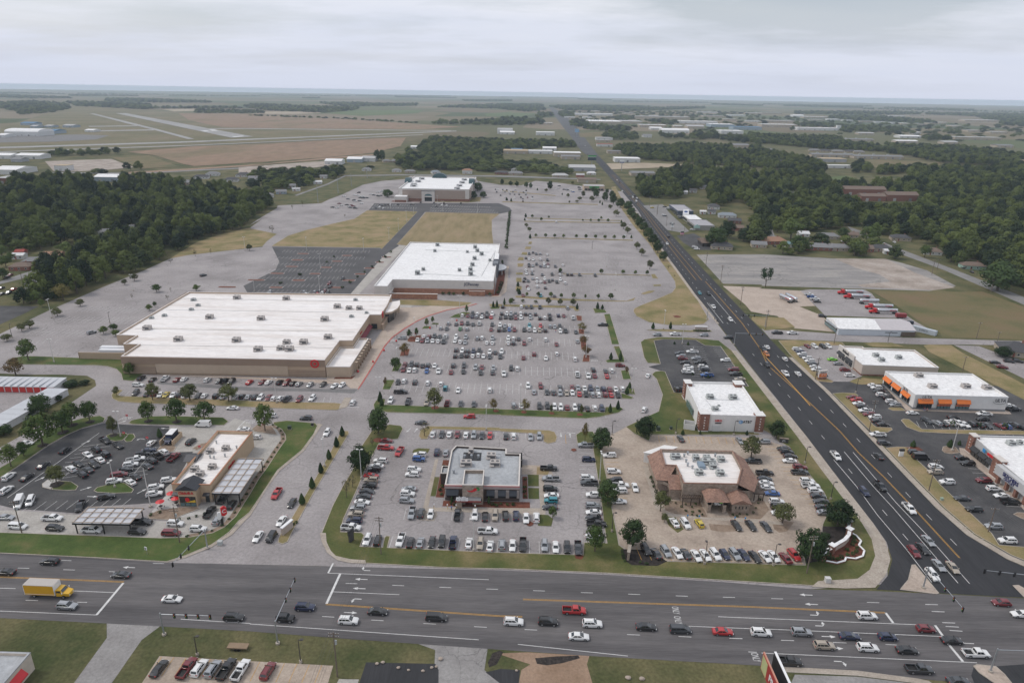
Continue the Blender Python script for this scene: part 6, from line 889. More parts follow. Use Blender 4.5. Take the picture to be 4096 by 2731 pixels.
SPEC={'s':(0.92,[(-2.42,0.66,0.84),(-2.34,0.90,0.93),(-1.6,1.00,0.99),(-0.6,0.98,1),(0.9,0.97,1),(1.35,0.93,0.98),(2.1,0.80,0.92),(2.42,0.62,0.80)],(-1.85,-1.05,0.25,1.25),0.95,1.46,(-1.42,1.45),0.335),'h':(0.90,[(-2.10,0.72,0.86),(-2.02,1.0,
 0.94),(-1.2,1.02,1),(0.9,0.99,1),(1.2,0.97,0.98),(1.85,0.84,0.92),(2.12,0.64,0.80)],(-2.0,-1.55,0.2,1.12),0.99,1.54,(-1.28,1.28),0.33),'u':(0.96,[(-2.38,0.78,0.88),(-2.32,1.10,0.95),(-1.4,1.13,1),(0.9,1.11,1),(1.2,1.09,0.99),(2.1,0.98,0.94),
 (2.38,0.76,0.84)],(-2.27,-1.95,0.30,1.15),1.10,1.72,(-1.42,1.45),0.38),'v':(0.98,[(-2.55,0.75,0.90),(-2.5,1.08,0.96),(-1.4,1.10,1),(1.3,1.08,1),(1.75,1.02,0.97),(2.3,0.86,0.90),(2.55,0.66,0.80)],(-2.47,-2.28,0.75,1.75),1.07,1.76,(-1.5,1.55),
 0.35),'j':(0.94,[(-2.15,0.85,0.94),(-2.1,1.16,0.98),(-1.2,1.18,1),(0.6,1.17,1),(0.8,1.15,0.92),(1.95,1.08,0.84),(2.1,0.80,0.80)],(-2.08,-2.0,0.42,0.78),1.16,1.84,(-1.25,1.3),0.41),'V':(1.02,[(-2.95,0.80,0.95),(-2.92,1.3,0.99),(-1.4,1.32,1),
 (1.6,1.30,1),(2.15,1.24,0.98),(2.75,1.0,0.93),(2.95,0.72,0.84)],(-2.9,-2.84,1.25,2.15),1.29,2.50,(-1.75,1.9),0.36),'p':(1.0,[(-0.62,1.12,1),(-0.3,1.18,1),(1.5,1.17,1),(1.75,1.15,0.99),(2.65,1.05,0.95),(2.92,0.80,0.86)],(-0.52,-0.36,0.95,1.68),
 1.16,1.88,(-1.75,1.85),0.41),}
def lerp(a,b,t):return tuple(p+(q-p)*t for p,q in zip(a,b))
def car_parts(kind):
 W,st,cab,belt,roof,ax,wr=SPEC[kind]
 body=MB();zb=0.24 if kind not in 'pjV' else 0.36
 def loft(S,mi=0):
  n0=len(body.v);ring=10
  for x,zt,wf in S:
   w=W*wf;z0=zb+(0.06 if abs(x)>2.2 else 0)
   zc=max(z0+0.1,zt-0.20)
   body.v+=[(x,-w*0.93,z0),(x,-w,z0+0.16),(x,-w,zc),(x,-w*0.95,zt-0.06),(x,-w*0.84,zt),(x,w*0.84,zt),(x,w*0.95,zt-0.06),(x,w,zc),(x,w,z0+0.16),(x,w*0.93,z0)]
  for i in range(len(S)-1):
   for k in range(ring):
    a=n0+i*ring+k;b=n0+i*ring+(k+1)%ring
    body.f.append((a,a+ring,b+ring,b));body.m.append(mi)
  body.f.append(tuple(n0+k for k in range(ring)));body.m.append(mi)
  e=n0+(len(S)-1)*ring;body.f.append(tuple(e+k for k in reversed(range(ring))));body.m.append(mi)
 loft(st)
 wb,wrf=W*0.94,W*0.74
 if kind=='V':wrf=W*0.88
 if kind=='j':wrf=W*0.84
 r0,r1,f1,f0=cab
 zs=roof-0.09
 B0=[(r0,-wb,belt-0.04),(f0,-wb*0.93,belt-0.04),(f0,wb*0.93,belt-0.04),(r0,wb,belt-0.04)]
 B1=[(r1,-wrf,zs),(f1,-wrf,zs),(f1,wrf,zs),(r1,wrf,zs)]
 B2=[(r1+0.10,-wrf+0.11,roof),(f1-0.14,-wrf+0.11,roof),(f1-0.14,wrf-0.11,roof),(r1+0.10,wrf-0.11,roof)]
 body.add(B0+B1+B2,[(i,(i+1)%4,(i+1)%4+4,i+4)for i in range(4)]+[(i+4,(i+1)%4+4,(i+1)%4+8,i+8)for i in range(4)]+[(8,9,10,11)])
 def pane(a,b,c,d,u0,u1,v0,v1,off):
  P_=[lerp(lerp(a,b,u),lerp(d,c,u),v)for u,v in((u0,v0),(u1,v0),(u1,v1),(u0,v1))]
  n=(Vector(P_[1])-Vector(P_[0])).cross(Vector(P_[3])-Vector(P_[0])).normalized()*off
  return[tuple(Vector(p)+n)for p in P_]
 out={}
 def glass(name,quads):
  m_=MB()
  for q in quads:m_.add(q,[(0,1,2,3)])
  out[name]=m_
 glass('windshield',[pane(B0[1],B0[2],B1[2],B1[1],0.06,0.94,0.10,0.95,0.012)])
 glass('rear_window',[pane(B0[3],B0[0],B1[0],B1[3],0.10,0.90,(0.14 if kind not in 'V' else 0.45),0.90,0.012)])
 splits={'s':[(0.10,0.50),(0.54,0.90)],'h':[(0.14,0.50),(0.54,0.90)],'u':[(0.06,0.28),(0.31,0.58),(0.61,0.92)],'v':[(0.05,0.30),(0.33,0.60),(0.63,0.92)],'j':[(0.06,0.33),(0.37,0.62),(0.66,0.94)],'V':[(0.76,0.95)],'p':[(0.08,0.46),(0.50,0.92)]}[kind]
 glass('side_window',[pane(B0[0],B0[1],B1[1],B1[0],a,b,0.16,0.90,0.012)for a,b in splits])
 glass('side_window.1',[pane(B0[2],B0[3],B1[3],B1[2],1-b,1-a,0.16,0.90,0.012)for a,b in splits])
 if kind in 'uj':
  for s_ in(-1,1):body.box(r1+0.25,f1-0.3,s_*(wrf-0.14)-0.03,s_*(wrf-0.14)+0.03,roof,roof+0.05,1)
 if kind=='p':
  body.box(-2.90,-0.64,-1.0,-0.86,0.42,1.17,0);body.box(-2.90,-0.64,0.86,1.0,0.42,1.17,0)
  body.box(-2.92,-2.82,-0.86,0.86,0.45,1.15,0);body.box(-2.82,-0.64,-0.86,0.86,0.40,0.66,1)
  body.box(-2.99,-2.90,-0.9,0.9,0.42,0.58,1)
 if kind=='j':
  body.tube((-2.15,0,0.95),(-2.38,0,0.95),0.36,0.36,12,1)
  for s_ in(-1,1):body.box(0.85,1.95,s_*0.88-0.12,s_*0.88+0.12,0.88,0.98,1)
 body.box(-ax[1]*0.62,ax[1]*0.62,-W*0.955,W*0.955,zb-0.06,zb+0.06,1)
 xm=cab[3]-0.28
 for s_ in(-1,1):body.box(xm-0.10,xm+0.08,s_*(W+0.08)-0.10,s_*(W+0.08)+0.10,belt+0.02,belt+0.17,0)
 xf=st[-1][0];zf=st[-1][1]
 body.box(xf-0.06,xf+0.015,-W*0.45,W*0.45,zf-0.30,zf-0.10,1)
 for x in ax:
  for s_ in(-1,1):
   pts=[(x+(wr+0.05)*math.cos(t),(wr+0.03)+(wr+0.05)*math.sin(t))for t in[math.pi*k/8 for k in range(9)]]
   body.add([(p[0],s_*(W+0.006),p[1])for p in pts],[tuple(range(9))if s_<0 else tuple(reversed(range(9)))],1)
 out['body']=body
 xr=-2.90 if kind=='p' else st[0][0]
 hl=MB();hw_=0.20
 hl.box(xf-0.22,xf-0.02,-hw_,hw_,-0.08,0.08)
 out['headlight']=hl
 tl=MB();tl.box(-0.02,0.10,-0.16,0.16,-0.13,0.13);out['taillight']=tl
 wh=MB();wh.tube((0,-0.125,0),(0,0.125,0),wr,wr,14,0,caps=False)
 for s_ in(-1,1):
  wh.add([(wr*math.cos(2*math.pi*i/14),s_*0.125,wr*math.sin(2*math.pi*i/14))for i in range(14)]+[(wr*0.66*math.cos(2*math.pi*i/14),s_*0.13,wr*0.66*math.sin(2*math.pi*i/14))for i in range(14)],[((i,(i+1)%14,(i+1)%14+14,i+14)if s_>0 else(i+14,
   (i+1)%14+14,(i+1)%14,i))for i in range(14)],0)
  wh.add([(wr*0.66*math.cos(2*math.pi*i/14),s_*0.13,wr*0.66*math.sin(2*math.pi*i/14))for i in range(14)],[tuple(range(14))if s_<0 else tuple(reversed(range(14)))],1)
 out['wheel']=wh
 place={'headlight':[(0,s_*W*0.66,zf-0.04)for s_ in(-1,1)],'taillight':[(xr-0.0,s_*W*0.76,(0.95 if kind in 'pujv' else(1.3 if kind=='V' else 0.80)))for s_ in(-1,1)],'wheel':[(x,s_*(W-0.12),wr)for x in ax for s_ in(-1,1)]}
 return out,place
CAR_CACHE,CARM={},{}
def car_meshes(kind,c):
 if(kind,c)in CARM:return CARM[kind,c]
 if kind not in CAR_CACHE:
  parts,place=car_parts(kind);d={}
  for nm,m_ in parts.items():
   if nm=='body':continue
   mt={'headlight':LAMP,'taillight':TAIL,'wheel':[TYRE,RIM]}.get(nm,GLASS)
   d[nm]=m_.mesh(nm.split('.')[0],mt,smooth=35 if nm=='wheel' else None)
  CAR_CACHE[kind]=(parts,place,d)
 parts,place,d=CAR_CACHE[kind]
 bm_=parts['body'].mesh('body',[PAINT[c],TRIM],smooth=32)
 o=MB();o.add(parts['body'].v,[],0);o.f=list(parts['body'].f);o.m=list(parts['body'].m)
 for nm in('windshield','rear_window','side_window','side_window.1'):o.add(parts[nm].v,parts[nm].f,2)
 for nm,mi in(('headlight',4),('taillight',5),('wheel',3)):
  for p in place[nm]:
   k=len(o.f);o.add([(v[0]+p[0],v[1]+p[1],v[2]+p[2])for v in parts[nm].v],parts[nm].f,mi)
 fm=o.mesh(KN[kind][0],[PAINT[c],TRIM,GLASS,TYRE,LAMP,TAIL],smooth=32)
 CARM[kind,c]=(bm_,fm);return CARM[kind,c]
SURF=[(n_,z_,p_,k_)for n_,m_,z_,k_,p_ in GROUND]
SURF_BOX=[(min(p[0]for p in q),max(p[0]for p in q),min(p[1]for p in q),max(p[1]for p in q))for _,_,q,_ in SURF]
DRIVE={'mall_pavement','front_road','highway','far_highway','cross_street','back_street','residential_street','cul_de_sac','left_neighbourhood_street','drive_through_lane','restaurant_lot','back_lot','tan_lot','back_dark_lot','back_lane','store_front_lot',
 'bottom_lot','bottom_drive','bottom_driveway','strip_mall_pavement','upper_right_lot','concrete_yard','tanker_yard','shop_forecourt','dark_forecourt','lot_patch','highway_south','storage_yard'}
def ground_z(x,y,any_=False):
 z=0.0
 for(n_,zz,P_,k_),(a,b,c,d)in zip(SURF,SURF_BOX):
  if zz>z and a<=x<=b and c<=y<=d and(any_ or n_ in DRIVE)and in_poly(x,y,P_):z=zz
 return z
def add_car(x,y,h,code,label,group=None,near=None):
 kind,c=code
 bm_,fm=car_meshes(kind,c);parts,place,d=CAR_CACHE[kind]
 z=ground_z(x,y)+0.004
 dist=math.hypot(x,y)
 if dist<335:
  t=thing(KN[kind][0],label,KC[kind],(x,y,z),R(h),group)
  lpart(t,'body',bm_)
  for nm in('windshield','rear_window','side_window','side_window.1'):lpart(t,nm.split('.')[0],d[nm])
  for nm in('headlight','taillight','wheel'):
   for p in place[nm]:lpart(t,nm,d[nm],p)
  return t
 o=bpy.data.objects.new(KN[kind][0],fm);col.objects.link(o);o.location=(x,y,z);o.rotation_euler=(0,0,R(h))
 return tag(o,label,KC[kind],group)
for where,L in CARS:
 n=len(L)
 w0=where.split()[0]
 prep='among the' if w0 in('traffic','cars','pickups','driveway')else 'in the'
 for i,(x,y,h,code)in enumerate(L):
  od=ordinal(i,n)
  lab='%s %s%s %s %s'%(CN[code[1]],KN[code[0]][1],(', '+od)if od else '',prep,where)
  add_car(x,y,h,code,lab,'cars: '+where)
for i,(x,y,h,code)in enumerate(BOTTOM_CARS):
 add_car(x,y,h,code,'%s %s, %s in the bottom-edge concrete lot'%(CN[code[1]],KN[code[0]][1],ordinal(i,len(BOTTOM_CARS))),'cars: bottom-edge concrete lot')
 # ==== trees
LEAF={'leafy':foliage('leaf_green',(0.040,0.072,0.018),(0.105,0.145,0.038)),'oak':foliage('leaf_dark',(0.018,0.036,0.013),(0.050,0.082,0.026)),'rusty':foliage('leaf_rusty',(0.125,0.078,0.030),(0.17,0.145,0.045)),'olive':foliage('leaf_olive',
 (0.062,0.072,0.028),(0.115,0.125,0.045)),'young':foliage('leaf_thin',(0.085,0.078,0.042),(0.12,0.115,0.055)),'cone':foliage('leaf_topiary',(0.018,0.038,0.014),(0.042,0.072,0.022)),'pine':foliage('pine_needles',(0.022,0.050,0.02),(0.05,0.088,
 0.03)),'wood':foliage('wood_leaves',(0.011,0.026,0.013),(0.115,0.145,0.036)),'shrub':foliage('shrub_leaves',(0.024,0.046,0.014),(0.058,0.09,0.026))}
def crown_mesh(name,kind,seed,clumps,leaves,size,z0=0.24,rad=0.5,flat=1.0):
 rnd=random.Random(seed);V_,F_=[],[]
 cz,hz_=(1+z0)/2,(1-z0)/2
 for c in range(clumps):
  th=rnd.uniform(0,2*math.pi);u=rnd.uniform(-0.85,1);r_=rnd.uniform(0.45,1.0)**0.6
  cr=rad*math.sqrt(max(0,1-u*u))*r_*rnd.uniform(0.72,1.02)
  if kind in('oak','wood','leafy','olive','rusty'):cr*=(0.80+0.2*(u<0.3))
  cx,cy,czc=cr*math.cos(th),cr*math.sin(th),cz+hz_*u*r_*0.92
  q=rnd.uniform(0.11,0.19)*(1.0 if kind!='young' else 0.7)
  for k in range(leaves):
   d=Vector((rnd.gauss(0,1),rnd.gauss(0,1),rnd.gauss(0.25,1))).normalized()
   p=Vector((cx,cy,czc))+Vector((d.x*q,d.y*q,d.z*q*0.75*flat))*rnd.uniform(0.75,1.05)
   nrm=(d+Vector((p.x,p.y,p.z-cz))*1.6+Vector((rnd.gauss(0,0.35),rnd.gauss(0,0.35),rnd.gauss(0.15,0.35)))).normalized()
   a=nrm.orthogonal().normalized()*size*rnd.uniform(0.6,1.25);b=nrm.cross(a).normalized()*size*rnd.uniform(0.5,1.0)
   o=len(V_);V_+=[p-a-b*0.4,p+b,p+a-b*0.4,p-b*1.1];F_.append((o,o+3,o+2,o+1))
 me=bpy.data.meshes.new(name);me.from_pydata([tuple(v)for v in V_],[],F_);me.materials.append(LEAF[kind]);me.update();return me
def trunk_mesh(kind,seed):
 rnd=random.Random(seed);mb=MB();top=0.62
 mb.tube((0,0,0),(0.01,0,0.30),0.035,0.026,7);mb.tube((0.01,0,0.30),(0,0.01,top),0.026,0.012,6)
 for k in range(7):
  t=2.4*k+rnd.random();r_=rnd.uniform(0.18,0.32);z=0.26+0.045*k
  mb.tube((0,0,z),(r_*math.cos(t),r_*math.sin(t),z+rnd.uniform(0.14,0.28)),0.016,0.006,5)
 return mb.mesh('trunk',BARK,smooth=60)
def cone_mesh(seed,kind='cone'):
 rnd=random.Random(seed);V_,F_=[],[]
 for k in range(900):
  z=rnd.uniform(0.03,1.0);t=rnd.uniform(0,2*math.pi)
  r_=0.5*(min(1,(z/0.22))**0.5)*(max(0.0,1-max(0,z-0.25)/0.76)**0.72)*rnd.uniform(0.9,1.04)
  p=Vector((r_*math.cos(t),r_*math.sin(t),z));d=Vector((math.cos(t),math.sin(t),0.5+rnd.gauss(0,0.5))).normalized()
  a=d.orthogonal().normalized()*0.055;b=d.cross(a).normalized()*0.05
  o=len(V_);V_+=[p-a,p-b,p+a,p+b];F_.append((o,o+1,o+2,o+3))
 n=10
 for j in range(7):
  z=0.02+0.94*j/6;r_=0.44*(min(1,z/0.22)**0.5)*(max(0.02,1-max(0,z-0.25)/0.76)**0.72)
  o=len(V_);V_+=[Vector((r_*math.cos(2*math.pi*i/n),r_*math.sin(2*math.pi*i/n),z))for i in range(n)]
  if j:F_+=[(o-n+i,o-n+(i+1)%n,o+(i+1)%n,o+i)for i in range(n)]
 me=bpy.data.meshes.new('crown');me.from_pydata([tuple(v)for v in V_],[],F_);me.materials.append(LEAF[kind]);me.update();return me
PROTO={}
for kd,(cl,lv,sz,z0)in{'leafy':(46,42,0.036,0.20),'oak':(64,46,0.036,0.06),'rusty':(40,34,0.032,0.26),'olive':(46,38,0.036,0.20),'young':(22,20,0.026,0.32),'pine':(22,44,0.034,0.35),'wood':(46,36,0.044,0.08)}.items():
 PROTO[kd]=[(crown_mesh('crown',kd,31*i+len(kd),cl,lv,sz,z0),trunk_mesh(kd,i))for i in range(4 if kd=='wood' else 3)]
PROTO['cone']=[(cone_mesh(3),None),(cone_mesh(8),None)]
KD={'leafy':'green leafy tree','oak':'dark green tree','rusty':'rust-tinged tree','olive':'olive green tree','young':'thin half-bare tree','pine':'open-branched pine tree','cone':'clipped evergreen'}
NM={'leafy':'leafy_tree','oak':'evergreen_oak','rusty':'autumn_tree','olive':'olive_green_tree','young':'young_tree','pine':'pine_tree','cone':'topiary_evergreen'}
def plant(kind,x,y,h,w,label,cat,group,name=None,z=None):
 cm,tm=random.choice(PROTO[kind])
 t=thing(name or NM[kind],label,cat,(x,y,(ground_z(x,y,True)if z is None else z)),random.uniform(0,6.28),group,(w,w,h))
 lpart(t,'crown',cm)
 if tm:lpart(t,'trunk',tm)
 else:
  lpart(t,'trunk',CONE_TRUNK)
 return t
mb=MB();mb.tube((0,0,-0.02),(0,0,0.12),0.06,0.05,6);CONE_TRUNK=mb.mesh('trunk',BARK)
for where,kind,L in TREES+CONES:
 n=len(L)
 for i,(x,y,h,w)in enumerate(L):
  od=ordinal(i,n)
  plant(kind,x,y,max(h,1.2),max(w,0.8),'%s%s by the %s'%(KD[kind],(', '+od)if od else '',where),'evergreen' if kind=='cone' else 'tree','trees: '+where)
  # ---- woods: the nearest trees are things, the mass behind them is one object
blockers=[(x,y,max(w,d))for x,y,w,d,*_ in HOUSES]
NO_TREES=[p for n_,m_,z_,k_,p in GROUND if n_ in('residential_street','cul_de_sac','left_neighbourhood_street','empty_lot','broken_lot','rough_field','shop_forecourt','dark_forecourt','county_road','cross_street','highway','far_highway','pale_field',
 'mall_pavement','left_lawn','neighbour_lot')]
NO_BOX=[(min(p[0]for p in q),max(p[0]for p in q),min(p[1]for p in q),max(p[1]for p in q))for q in NO_TREES]
rw=random.Random(77)
spots={'left':[],'right':[],'centre':[],'mid':[],'far':[]}
far_front=[(x0,y0,x1,y1,dp,hh)for x0,y0,x1,y1,hh,dp,*_ in FAR_BUILDINGS]
def clear_of(x,y,far=False):
 D=math.hypot(x,y)
 if not far:
  for(a,b,c,d),q in zip(NO_BOX,NO_TREES):
   if a-4<x<b+4 and c-4<y<d+4 and(in_poly(x,y,q)or in_poly(x+3,y,q)or in_poly(x-3,y,q)or in_poly(x,y-3,q)or in_poly(x,y+3,q)):return False
  for hx,hy,s_ in blockers:
   dx,dy=x-hx,y-hy
   if abs(dx)<60 and abs(dy)<70:
    L=math.hypot(hx,hy);ux,uy=hx/L,hy/L
    al=dx*ux+dy*uy;ac=abs(-dx*uy+dy*ux)
    if ac<s_*0.42+1 and-(8+L*0.03)<al<s_*0.7+3:return False
 for x0,y0,x1,y1,dp,hh in far_front:
  cx=(x0+x1)/2
  if abs(x-cx)>abs(x1-x0)/2+60:continue
  L=math.hypot(cx,y0);k=y0/max(1,y)
  if x0-4<x*k<x1+4 and-(L*0.09)<y-min(y0,y1)<dp+4:return False
  if x0-5<x<x1+5 and-6<y-min(y0,y1)<dp+6:return False
 return True
for grp,sp,hh,P_ in WOODS:
 xs,ys=[p[0]for p in P_],[p[1]for p in P_]
 sx,sy=(sp,sp)if grp!='far' else(sp*1.0,sp*2.2)
 y=min(ys)
 while y<max(ys):
  x=min(xs)+rw.uniform(0,sx)
  while x<max(xs):
   px,py=x+rw.gauss(0,sx*0.28),y+rw.gauss(0,sy*0.28)
   if in_poly(px,py,P_)and clear_of(px,py,grp=='far'):
    k=rw.uniform(0.55,1.25);spots[grp].append((px,py,hh*k,sp*rw.uniform(0.85,1.15)*(0.65+0.5*k)if grp!='far' else min(sp,24)*rw.uniform(0.8,1.4)))
   x+=sx
  y+=sy
near=sorted([(math.hypot(s_[0],s_[1]),g_,s_)for g_ in('left','right','centre')for s_ in spots[g_]])
chosen=set()
WL={'left':'broad dark green tree of the dense wood left of the mall','right':'broad dark green tree among the houses right of the highway','centre':'mid green tree in the belt behind the mall'}
for d_,g_,s_ in near[:300]:
 chosen.add((g_,s_))
 plant('wood',s_[0],s_[1],s_[2],s_[3],WL[g_],'tree','woodland trees: '+g_,'woodland_tree')
rest=[s_ for g_ in('left','right','centre','mid','far')for s_ in spots[g_]if(g_,s_)not in chosen]
me=bpy.data.meshes.new('woodland');me.from_pydata([(x,y,0)for x,y,h,w in rest],[],[])
at=me.attributes.new('size','FLOAT_VECTOR','POINT');at.data.foreach_set('vector',[c for x,y,h,w in rest for c in(w,w,h)])
at=me.attributes.new('turn','FLOAT','POINT');at.data.foreach_set('value',[rw.uniform(0,6.28)for _ in rest])
at=me.attributes.new('pick','INT','POINT');at.data.foreach_set('value',[rw.randrange(4)for _ in rest])
wood=bpy.data.objects.new('woodland',me);col.objects.link(wood);wood['kind']='stuff'
wood['label']='dark green woods and tree lines across the plain';wood['category']='woods'
ng=bpy.data.node_groups.new('woodland','GeometryNodeTree')
ng.interface.new_socket('Geometry',in_out='INPUT',socket_type='NodeSocketGeometry');ng.interface.new_socket('Geometry',in_out='OUTPUT',socket_type='NodeSocketGeometry')
N_,K_=ng.nodes,ng.links
gi,go=N_.new('NodeGroupInput'),N_.new('NodeGroupOutput')
jn=N_.new('GeometryNodeJoinGeometry');io_=N_.new('GeometryNodeInstanceOnPoints')
crowns=[]
for o in col.objects:
 if o.name.startswith('crown')and o.parent and o.parent.name.startswith('woodland_tree')and o.data not in[c.data for c in crowns]:crowns.append(o)
for c in crowns[:4]:
 ob=N_.new('GeometryNodeObjectInfo');ob.transform_space='ORIGINAL';ob.inputs['Object'].default_value=c;ob.inputs['As Instance'].default_value=True
 K_.new(ob.outputs['Geometry'],jn.inputs['Geometry'])
def named(nm,ty):
 a=N_.new('GeometryNodeInputNamedAttribute');a.data_type=ty;a.inputs['Name'].default_value=nm;return[s_ for s_ in a.outputs if s_.enabled and s_.name=='Attribute'][0]
cx_=N_.new('ShaderNodeCombineXYZ');K_.new(named('turn','FLOAT'),cx_.inputs['Z'])
e2r=N_.new('FunctionNodeEulerToRotation');K_.new(cx_.outputs[0],e2r.inputs[0])
K_.new(gi.outputs[0],io_.inputs['Points']);K_.new(jn.outputs[0],io_.inputs['Instance']);io_.inputs['Pick Instance'].default_value=True
K_.new(named('pick','INT'),io_.inputs['Instance Index']);K_.new(e2r.outputs[0],io_.inputs['Rotation']);K_.new(named('size','FLOAT_VECTOR'),io_.inputs['Scale'])
K_.new(io_.outputs[0],go.inputs[0])
md=wood.modifiers.new('woodland','NODES');md.node_group=ng
print('wood trees',len(near),'rest',len(rest))
# ==== buildings
def flat_block(root,pts,h,wall_mat,roof_mat,par=0.8,t=0.35,cap=None,name='wall'):
 inn=inset(pts,t);w=MB();w.wall(pts,0,h);w.wall(inn,h-par,h,0,flip=True)
 o=part(root,name,w,wall_mat)
 c=MB();n=len(pts)
 for i in range(n):
  j=(i+1)%n;c.add([(*pts[i],h),(*pts[j],h),(*inn[j],h),(*inn[i],h)],[(0,1,2,3)])
 a=sum(pts[i][0]*pts[(i+1)%n][1]-pts[(i+1)%n][0]*pts[i][1]for i in range(n))
 if a<0:c.f=[tuple(reversed(f))for f in c.f]
 out2=inset(pts,-0.07);c.wall(out2,h-0.22,h+0.03);
 sub(o,root,'coping',c,cap or roof_mat)
 r_=MB();r_.poly(inn,h-par);part(root,'roof',r_,roof_mat)
 return o
LOUVER=plain('louver_grey',(0.10,0.10,0.105),0.6,var=0.1)
def rtu(root,x,y,z,w=3.0,d=2.2,h=1.5,mat=None,fans=2):
 mb=MB();mb.box(x-w/2,x+w/2,y-d/2,y+d/2,z+0.2,z+h);mb.box(x-w/2-0.15,x+w/2+0.15,y-d/2-0.15,y+d/2+0.15,z,z+0.2)
 mb.add([(x-w/2,y-d/2-0.0,z+h*0.55),(x-w/2+w*0.4,y-d/2,z+h*0.55),(x-w/2+w*0.4,y-d/2-0.5,z+0.5),(x-w/2,y-d/2-0.5,z+0.5)],[(3,2,1,0)])
 o=part(root,'rooftop_unit',mb,mat or UNIT_GREY)
 f=MB()
 for i in range(fans):f.tube((x-w*0.25+i*w*0.5 if fans>1 else x,y,z+h),(x-w*0.25+i*w*0.5 if fans>1 else x,y,z+h+0.06),min(w/fans,d)*0.34,None,10)
 f.box(x-w*0.42,x+w*0.42,y-d/2-0.02,y-d/2-0.005,z+0.45,z+h*0.8)
 sub(o,root,'fan',f,LOUVER)
 return o
def vent(root,x,y,z,r_=0.35,h=0.9):
 mb=MB();mb.tube((x,y,z),(x,y,z+h),r_*0.7,None,8);mb.tube((x,y,z+h),(x,y,z+h+0.25),r_,r_*0.8,8);part(root,'roof_vent',mb,STEEL)
def window_row(root,x0,x1,y,z0,z1,n,facing='S',mat=None,frame=BLACKISH,off=0.05,along='x'):
 for i in range(n):
  a=x0+(x1-x0)*(i+0.06)/n;b=x0+(x1-x0)*(i+0.94)/n;f=MB();p=MB()
  if along=='x':
   f.box(a,b,y-off,y+off,z0,z1);p.box(a+0.08,b-0.08,y-off-0.02,y,z0+0.08,z1-0.08)
  else:
   f.box(y-off,y+off,a,b,z0,z1);p.box(y-off-0.02,y+off+0.02,a+0.08,b-0.08,z0+0.08,z1-0.08)
  o=part(root,'window',f,frame);sub(o,root,'pane',p,mat or SHADOW_GLASS)
def awning(root,x0,x1,y,z0,z1,proj,mat,along='x',sgn=-1,name='awning'):
 mb=MB();t=0.05
 if along=='x':P_=[(x0,y,z1),(x1,y,z1),(x1,y+sgn*proj,z0),(x0,y+sgn*proj,z0)]
 else:P_=[(y,x0,z1),(y,x1,z1),(y+sgn*proj,x1,z0),(y+sgn*proj,x0,z0)]
 Q=[(p[0],p[1],p[2]-0.08)for p in P_];lo=[(P_[3][0],P_[3][1],z0-0.25),(P_[2][0],P_[2][1],z0-0.25)]
 mb.add(P_+Q+lo,[(0,1,2,3),(7,6,5,4),(3,2,9,8),(0,3,7,4),(2,1,5,6)])
 return part(root,name,mb,mat)
def gable_roof(mb,x0,x1,y0,y1,ze,zr,along='x',over=0.4,mi=0):
 x0-=over;x1+=over;y0-=over;y1+=over
 if along=='x':
  m_=(y0+y1)/2;mb.add([(x0,y0,ze),(x1,y0,ze),(x1,m_,zr),(x0,m_,zr),(x1,y1,ze),(x0,y1,ze)],[(0,1,2,3),(3,2,4,5),(0,3,5),(1,4,2),(0,5,4,1)],mi)
 else:
  m_=(x0+x1)/2;mb.add([(x0,y0,ze),(m_,y0,zr),(m_,y1,zr),(x0,y1,ze),(x1,y0,ze),(x1,y1,ze)],[(0,1,2,3),(1,4,5,2),(0,4,1),(3,2,5),(0,3,5,4)],mi)
def bullseye(root,c,r_,facing):
 n=28
 def pt(rr,t,o_):
  a,b=rr*math.cos(t),rr*math.sin(t)
  return(c[0]+a,c[1]-o_,c[2]+b)if facing=='S' else(c[0]+o_,c[1]+a,c[2]+b)
 mb=MB()
 for r0,r1 in((r_*0.66,r_),(0.0,r_*0.34)):
  for i in range(n):
   t0,t1=2*math.pi*i/n,2*math.pi*(i+1)/n
   P_=[pt(r0,t0,0.25),pt(r1,t0,0.25),pt(r1,t1,0.25),pt(r0,t1,0.25),pt(r1,t0,0.0),pt(r1,t1,0.0)]
   mb.add(P_,[(0,1,2,3),(1,4,5,2)])
 part(root,'bullseye_sign',mb,RED)
 # ---- the big beige store
ST=thing('department_store','huge beige store with white roof and red ring sign left of the big lot','store',(-130,325,0))
P_=[(-172,276.6),(-82.3,276.0),(-81.8,301),(-75.8,301.4),(-75.6,341),(-69.8,341.4),(-69.6,360),(-70.6,379),(-188,377.6),(-189.3,304),(-179.2,303.2),(-179.4,291.8),(-172,291.6)]
flat_block(ST,P_,8.4,TAN_WALL,WHITE_ROOF,par=0.8,t=0.45)
b_=MB();b_.box(-172.06,-82.25,275.90,276.0+0.55,4.95,8.15);part(ST,'upper_wall_band',b_,TAUPE_WALL)
b_=MB();b_.box(-157.2,-98.8,275.84,276.0,0.9,5.1);part(ST,'wall_panel',b_,BEIGE_WALL)
for x0,x1 in((-172.05,-157.4),(-98.6,-82.25)):
 b_=MB();b_.box(x0,x1,275.88,276.4,0.3,3.3);part(ST,'wall_panel',b_,TAUPE_WALL)
 b_=MB()
 for z in(1.15,2.0,2.85):b_.box(x0,x1,275.84,275.9,z,z+0.14)
 part(ST,'reveal_line',b_,BEIGE_WALL)
b_=MB();b_.box(-189.36,-188.9,304.5,377.3,4.6,8.2);part(ST,'upper_wall_band',b_,TAUPE_WALL)
bullseye(ST,(-86.7,275.9,6.5),1.95,'S');bullseye(ST,(-69.72,345.6,7.0),1.9,'E')
lettering(ST,'CVS pharmacy',1.2,(-75.5,319.0,6.1),'E',RED,0.7)
b_=MB();pa=[(-82.0,276.2),(-71.4,276.4),(-70.7,313.0),(-75.5,313.2),(-75.5,301.0),(-81.6,300.8)]
